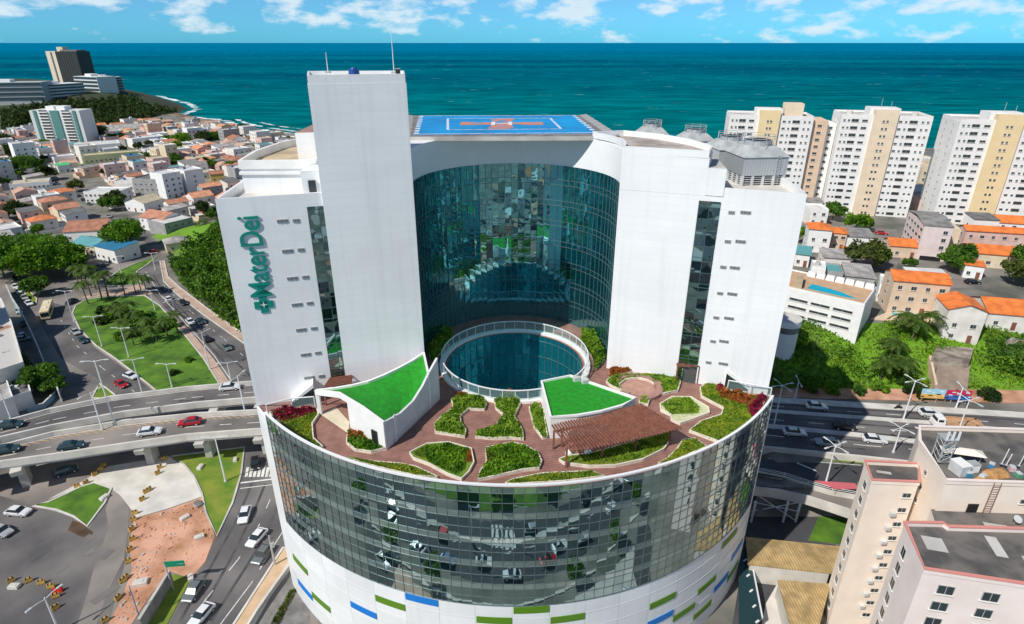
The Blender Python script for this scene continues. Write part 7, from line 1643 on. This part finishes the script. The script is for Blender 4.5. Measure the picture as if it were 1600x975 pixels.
for x, y in PC:
    if cnt >= 292: REST.append((x, y)); continue
    if any((x - a) ** 2 + (y - b) ** 2 < r * r for a, b, r in keep_out): continue
    far_ = y > 430
    if random.random() < 0.05: continue
    w, d = random.uniform(7.0, 10.8), random.uniform(8.2, 12.2); 
    if far_ and random.random() < .35: w, d = w * 1.25, d * 1.2
    h = random.choice([3.4, 3.6, 6.2, 6.4, 6.8]); k = random.random()
    if y < 330: roof, shape = ('o', random.choice(['gable', 'hip', 'gable2'])) if k < .68 else (('g', 'shed') if k < .84 else ('w', 'flat'))
    else: roof, shape = ('o', random.choice(['gable', 'hip', 'gable2'])) if k < .27 else (('g', 'shed') if k < .55 else (('w', 'flat') if k < .9 else (random.choice('ctb'), 'flat')))
    if shape == 'flat' and random.random() < .35: h += random.choice([3.2, 6])
    wall = random.choice(['white', 'white', 'offwhite', 'offwhite', 'cream', 'pink', 'grey', 'beige'])
    rot = th + random.choice([0, math.pi / 2]) + random.uniform(-.05, .05)
    if rot > R(20): ox, oy = w, 0
    hx = x - (w / 2 * math.cos(rot) - d / 2 * math.sin(rot)); hy = y - (w / 2 * math.sin(rot) + d / 2 * math.cos(rot))
    house(hx, hy, 0, w, d, h, rot, wall, roof, shape, group='houses of the left town', wins=True, small=far_)
    cnt += 1
print('town houses', cnt, 'rest', len(REST))
far_mb = MB()
for x, y in REST:
    if any((x - a) ** 2 + (y - b) ** 2 < r * r for a, b, r in keep_out) or random.random() < .04: continue
    w, d, h = random.uniform(8, 12), random.uniform(9, 13), random.choice([3.5, 6.2, 6.5, 9.2]); rot = th + random.choice([0, math.pi / 2])
    wmm = WALLC[random.choice(['white', 'white', 'offwhite', 'cream', 'pink', 'beige', 'grey'])]; k = random.random()
    far_mb.box((x, y, -1), (w, d, h + 1), wmm, rot)
    if k < .42: far_mb.box((x, y, h), (w + .6, d + .6, 1.3), random.choice(TILE[:5]), rot, (1, .04))
    else: far_mb.box((x, y, h), (w - .4, d - .4, .15), random.choice(GREYR + WHR), rot); far_mb.box((x + 2, y + 1, h), (2.5, 2, 1.8), wmm, rot)
    for kk in (-.3, 0, .3): far_mb.box((x + math.cos(rot) * kk * w + math.sin(rot) * (d / 2) , y + math.sin(rot) * kk * w - math.cos(rot) * (d / 2), h * .5), (1.3, .2, 1.2), win_m, rot)
stuff(far_mb.build('distant_houses'), 'mass of small white and terracotta houses towards the beach', 'houses')
tcount = 0
for x, y in scatter(bound, 130):
    if dist_poly(np.array([[x, y]]), streetw, False)[0] < 7 or any((x - a) ** 2 + (y - b) ** 2 < (r * .8) ** 2 for a, b, r in keep_out) or tcount > 55: continue
    r_ = random.uniform(2.2, 4.2); tree(x, y, 0, r_, r_ * 1.7 + 1.5, '~small garden tree in the town', random.choice('mdb'), group='garden trees in the left town', n=1500); tcount += 1
# a few more houses on the right plateau behind the near rows
rk = 0
for x, y, w, d, h in [(70, 175, 12, 10, 5), (62, 190, 11, 11, 6), (78, 195, 10, 10, 5), (66, 215, 13, 11, 6), (84, 222, 12, 10, 4), (100, 226, 9, 9, 4), (70, 240, 12, 12, 6), (125, 190, 9, 8, 4), (190, 190, 14, 11, 6), (206, 182, 12, 11, 6), (200, 205, 12, 10, 6), (150, 290, 14, 14, 9), (190, 285, 14, 12, 8), (215, 262, 16, 12, 12), (120, 300, 14, 14, 8), (95, 300, 14, 12, 9), (230, 215, 14, 12, 6), (170, 262, 9, 10, 6), (236, 240, 14, 14, 9)]:
    house(x, y, 15, w, d, h, R(-15), random.choice(['white', 'cream', 'offwhite', 'beige']), random.choice('ooogw'), 'gable' if rk % 3 else 'hip', group=RG, small=True); rk += 1
sheet('plateau_street', [(1366, 360), (1400, 358), (1412, 392), (1400, 420), (1372, 420), (1372, 392)], 15.03, asphalt_b); sheet('plateau_street', [(1485, 437), (1545, 440), (1545, 452), (1485, 449)], 15.03, asphalt_b)
# garden wall beside the hospital court etc.
# ---------------------------------------------------------------- the block of streets in front of the drum (it shows in the mirror glass)
sheet_w = lambda nm, P, z, m: struct((lambda mb: (mb.prism(P, z - .03, z, m), mb.build(nm))[1])(MB()))
sheet_w('road', [(-60, 40), (70, 30), (70, 16), (-60, 26)], .03, asphalt_d); sheet_w('road', [(-60, 10), (70, 0), (70, -14), (-60, -4)], .03, asphalt_d)
sheet_w('grass_verge', [(-60, 23), (70, 13), (70, 3), (-60, 13)], .05, grass); sheet_w('forecourt', [(-30, 52), (30, 52), (45, 40), (-45, 44)], .06, asphalt_d)
mm_ = MB()
for y0, y1 in ((33, 23), (3, -7)):
    for k in range(18): u = k / 18; x = -60 + 130 * u; y = y0 + (y1 - y0) * u; mm_.box((x, y, .035), (3, .18, .01), paint, -.077)
for k in range(9): mm_.box((-6 + k * .9, 25.5, .045), (.5, 5, .01), paint, -.077)
for yy in (26.6, 39.4): mm_.path([(-60, yy + 4.8), (70, yy - 5.2)], .02, .16, .5, conc_l)
struct(mm_.build('lane_markings'))
sheet_w('paved_strip', [(-60, 31.4), (70, 21.4), (70, 20.6), (-60, 30.4)], .05, conc); sheet_w('paved_strip', [(-26, 51), (-8, 51), (-4, 42), (-30, 43)], .075, path_m); sheet_w('paved_strip', [(6, 51), (27, 50), (34, 41), (10, 41)], .075, conc)
sheet_w('grass_bed', [(-7, 51.5), (4, 51.5), (7, 42), (-3, 42)], .09, grass)
for k, (x, y, r) in enumerate([(-1, 47, 2.0), (2.5, 44, 1.7), (-20, 39.5, 2.6), (-34, 41, 2.8), (16, 37.6, 2.4), (30, 37, 2.6), (42, 35, 2.8), (-50, 43, 3)]): tree(x, y, 0, r, r * 1.5, '~small tree on the forecourt, seen mirrored', 'mb'[k % 2], group='trees in front of the hospital', n=1500)
for k, (x, y) in enumerate([(-27, 31), (-12, 28.6), (3, 27.8), (18, 26.5), (33, 25), (48, 24)]):
    t = thing('street_lamp', '~street lamp mirrored in the drum glass', 'street lamp', (x, y, 0), 0, 'street lamps in front of the hospital'); MB().tube([(x, y, 0), (x, y, 9)], [.16, .09], steel_w, 6).build('pole', t); MB().tube([(x - 1.8, y, 9.1), (x, y, 8.8), (x + 1.8, y, 9.1)], .07, steel_w, 5).build('arm', t)
for k, (x, y, c) in enumerate([(-38, 37, 'grey'), (-27, 36.5, 'white'), (-18, 34.5, 'blue'), (0, 34, 'white'), (10, 32, 'red'), (22, 31, 'silver'), (34, 29, 'white'), (46, 27, 'teal'), (-33, 46, 'white'), (24, 47, 'white'), (13, 44, 'teal'), (-14, 48, 'black'),(-40, 34, 'white'), (-22, 30, 'red'), (-8, 32, 'white'), (6, 24, 'silver'), (14, 30, 'white'), (28, 22, 'black'), (40, 25, 'white'), (-30, 4, 'white'), (-12, 2, 'silver'), (5, 4, 'white'), (20, -4, 'white'), (36, 0, 'red'), (-5, 46, 'white'), (8, 47, 'black'), (18, 46, 'silver')]):
    car((x, y, .06), -.077 + (math.pi if k % 2 else 0), c, '~%s mirrored in the drum glass' % CNAME[c])
for k, (x, y, r) in enumerate([(-50, 18, 5), (-38, 16, 4), (-20, 15, 5), (-5, 14, 4), (12, 11, 5), (26, 10, 5), (44, 8, 5), (58, 6, 4), (-55, -14, 6), (60, -22, 6), (30, -26, 6), (0, -22, 6)]):
    tree(x, y, 0, r, r * 1.3, '~street tree in front of the drum, seen mirrored', random.choice('mbd'), group='trees in front of the hospital')
for k in range(32):
    x, y = -120 + (k % 8) * 32 + random.uniform(-4, 4), -40 - (k // 8) * 34 + random.uniform(-4, 4)
    hh_ = random.choice([4, 6, 7, 10, 16]); house(x, y, 0, random.uniform(12, 20), random.uniform(12, 18), hh_, random.uniform(-.3, .3) + math.pi, random.choice(['white', 'offwhite', 'cream', 'pink', 'grey']), random.choice('oowg'), random.choice(['flat', 'gable', 'hip']), lab='~house mirrored in the court glass', group='houses in front of the hospital', small=True)

# ---------------------------------------------------------------- labels: tell look-alikes apart by what stands next to them
LM = [((202, 368), 'the round bright tree'), ((165, 393), 'the blue roofed building'), ((135, 358), 'the big orange roofed hall'), ((90, 210), 'the green white slab tower'), ((178, 252), 'the yellow green block'),
      ((290, 288), 'the twin white blocks'), ((235, 290), 'the dark grey block'), ((102, 262), 'the green roofed shed'), ((50, 300), 'the long cream roofed building'), ((195, 228), 'the market hall'), ((76, 484), 'the cream bus'), ((220, 520), 'the island palms'),
      ((338, 270), 'the yellow house'), ((280, 352), 'the dark glazed shop'), ((160, 740), 'the triangular lawn'), ((250, 860), 'the dirt lot'), ((215, 760), 'the pale apron'), ((235, 920), 'the grey wall'), ((400, 740), 'the zebra crossing'), ((45, 205), 'the left edge woods'),
      ((200, 600), 'the left viaducts'), ((30, 480), 'the teal fence'), ((1490, 668), 'the tan truck'), ((1475, 620), 'the billboard'), ((1415, 540), 'the slope palms'), ((1290, 500), 'the white pool deck block'), ((1430, 460), 'the beige pool house'), ((1350, 400), 'the round olive tree'),
      ((1450, 365), 'the pink mid-rise block'), ((1500, 590), 'the ruined wall'), ((1560, 395), 'the long orange roofs'), ((1365, 260), 'the middle tower'), ((1520, 260), 'the rightmost tower'), ((1215, 220), 'the leftmost tower'), ((1400, 740), 'the pink building'), ((1270, 850), 'the tan roofed shed'), ((20, 420), 'the big junction trees'), ((430, 205), 'the beach'), ((380, 230), 'the beach trees'), ((60, 930), 'the lower left barriers'), ((430, 860), 'the utility pole'), ((1265, 380), 'the orange hip roofed house')]
ORD = ['nearest', 'second nearest', 'third nearest', 'fourth nearest', 'fifth nearest', 'sixth nearest', 'seventh nearest', 'eighth nearest', 'ninth nearest', 'tenth nearest', 'eleventh nearest', 'twelfth nearest']
bpy.context.view_layer.update()
buck = {}; seen_ = set()
for o in AUTO:
    if o.name in seen_: continue
    seen_.add(o.name)
    look = o['label'].lstrip('~'); P = o.location; q = proj(P)
    if q is None or q[1] > 1000 or q[0] < -120 or q[0] > 1720:
        key = (look, 'hidden', ''); buck.setdefault(key, []).append((P.length, o)); continue
    best = sorted(LM, key=lambda l: (l[0][0] - q[0]) ** 2 + ((l[0][1] - q[1]) * 1.4) ** 2)[0]; dx, dy = q[0] - best[0][0], q[1] - best[0][1]
    side = ('left of' if dx < 0 else 'right of') if abs(dx) > abs(dy) * 1.3 else ('above' if dy < 0 else 'below')
    buck.setdefault((look, side, best[1]), []).append((dx * dx + dy * dy, o))
for (look, side, lm), lst in buck.items():
    lst.sort(key=lambda a: a[0])
    for k, (_, o) in enumerate(lst):
        if side == 'hidden': o['label'] = look if 'mirror' in look else look + ' outside the picture edge'
        elif len(lst) == 1: o['label'] = '%s %s %s' % (look, side, lm)
        else: o['label'] = '%s, %s %s %s' % (look, ORD[min(k, 11)], side, lm)
for o in bpy.data.objects:
    if '_org' in o: del o['_org']
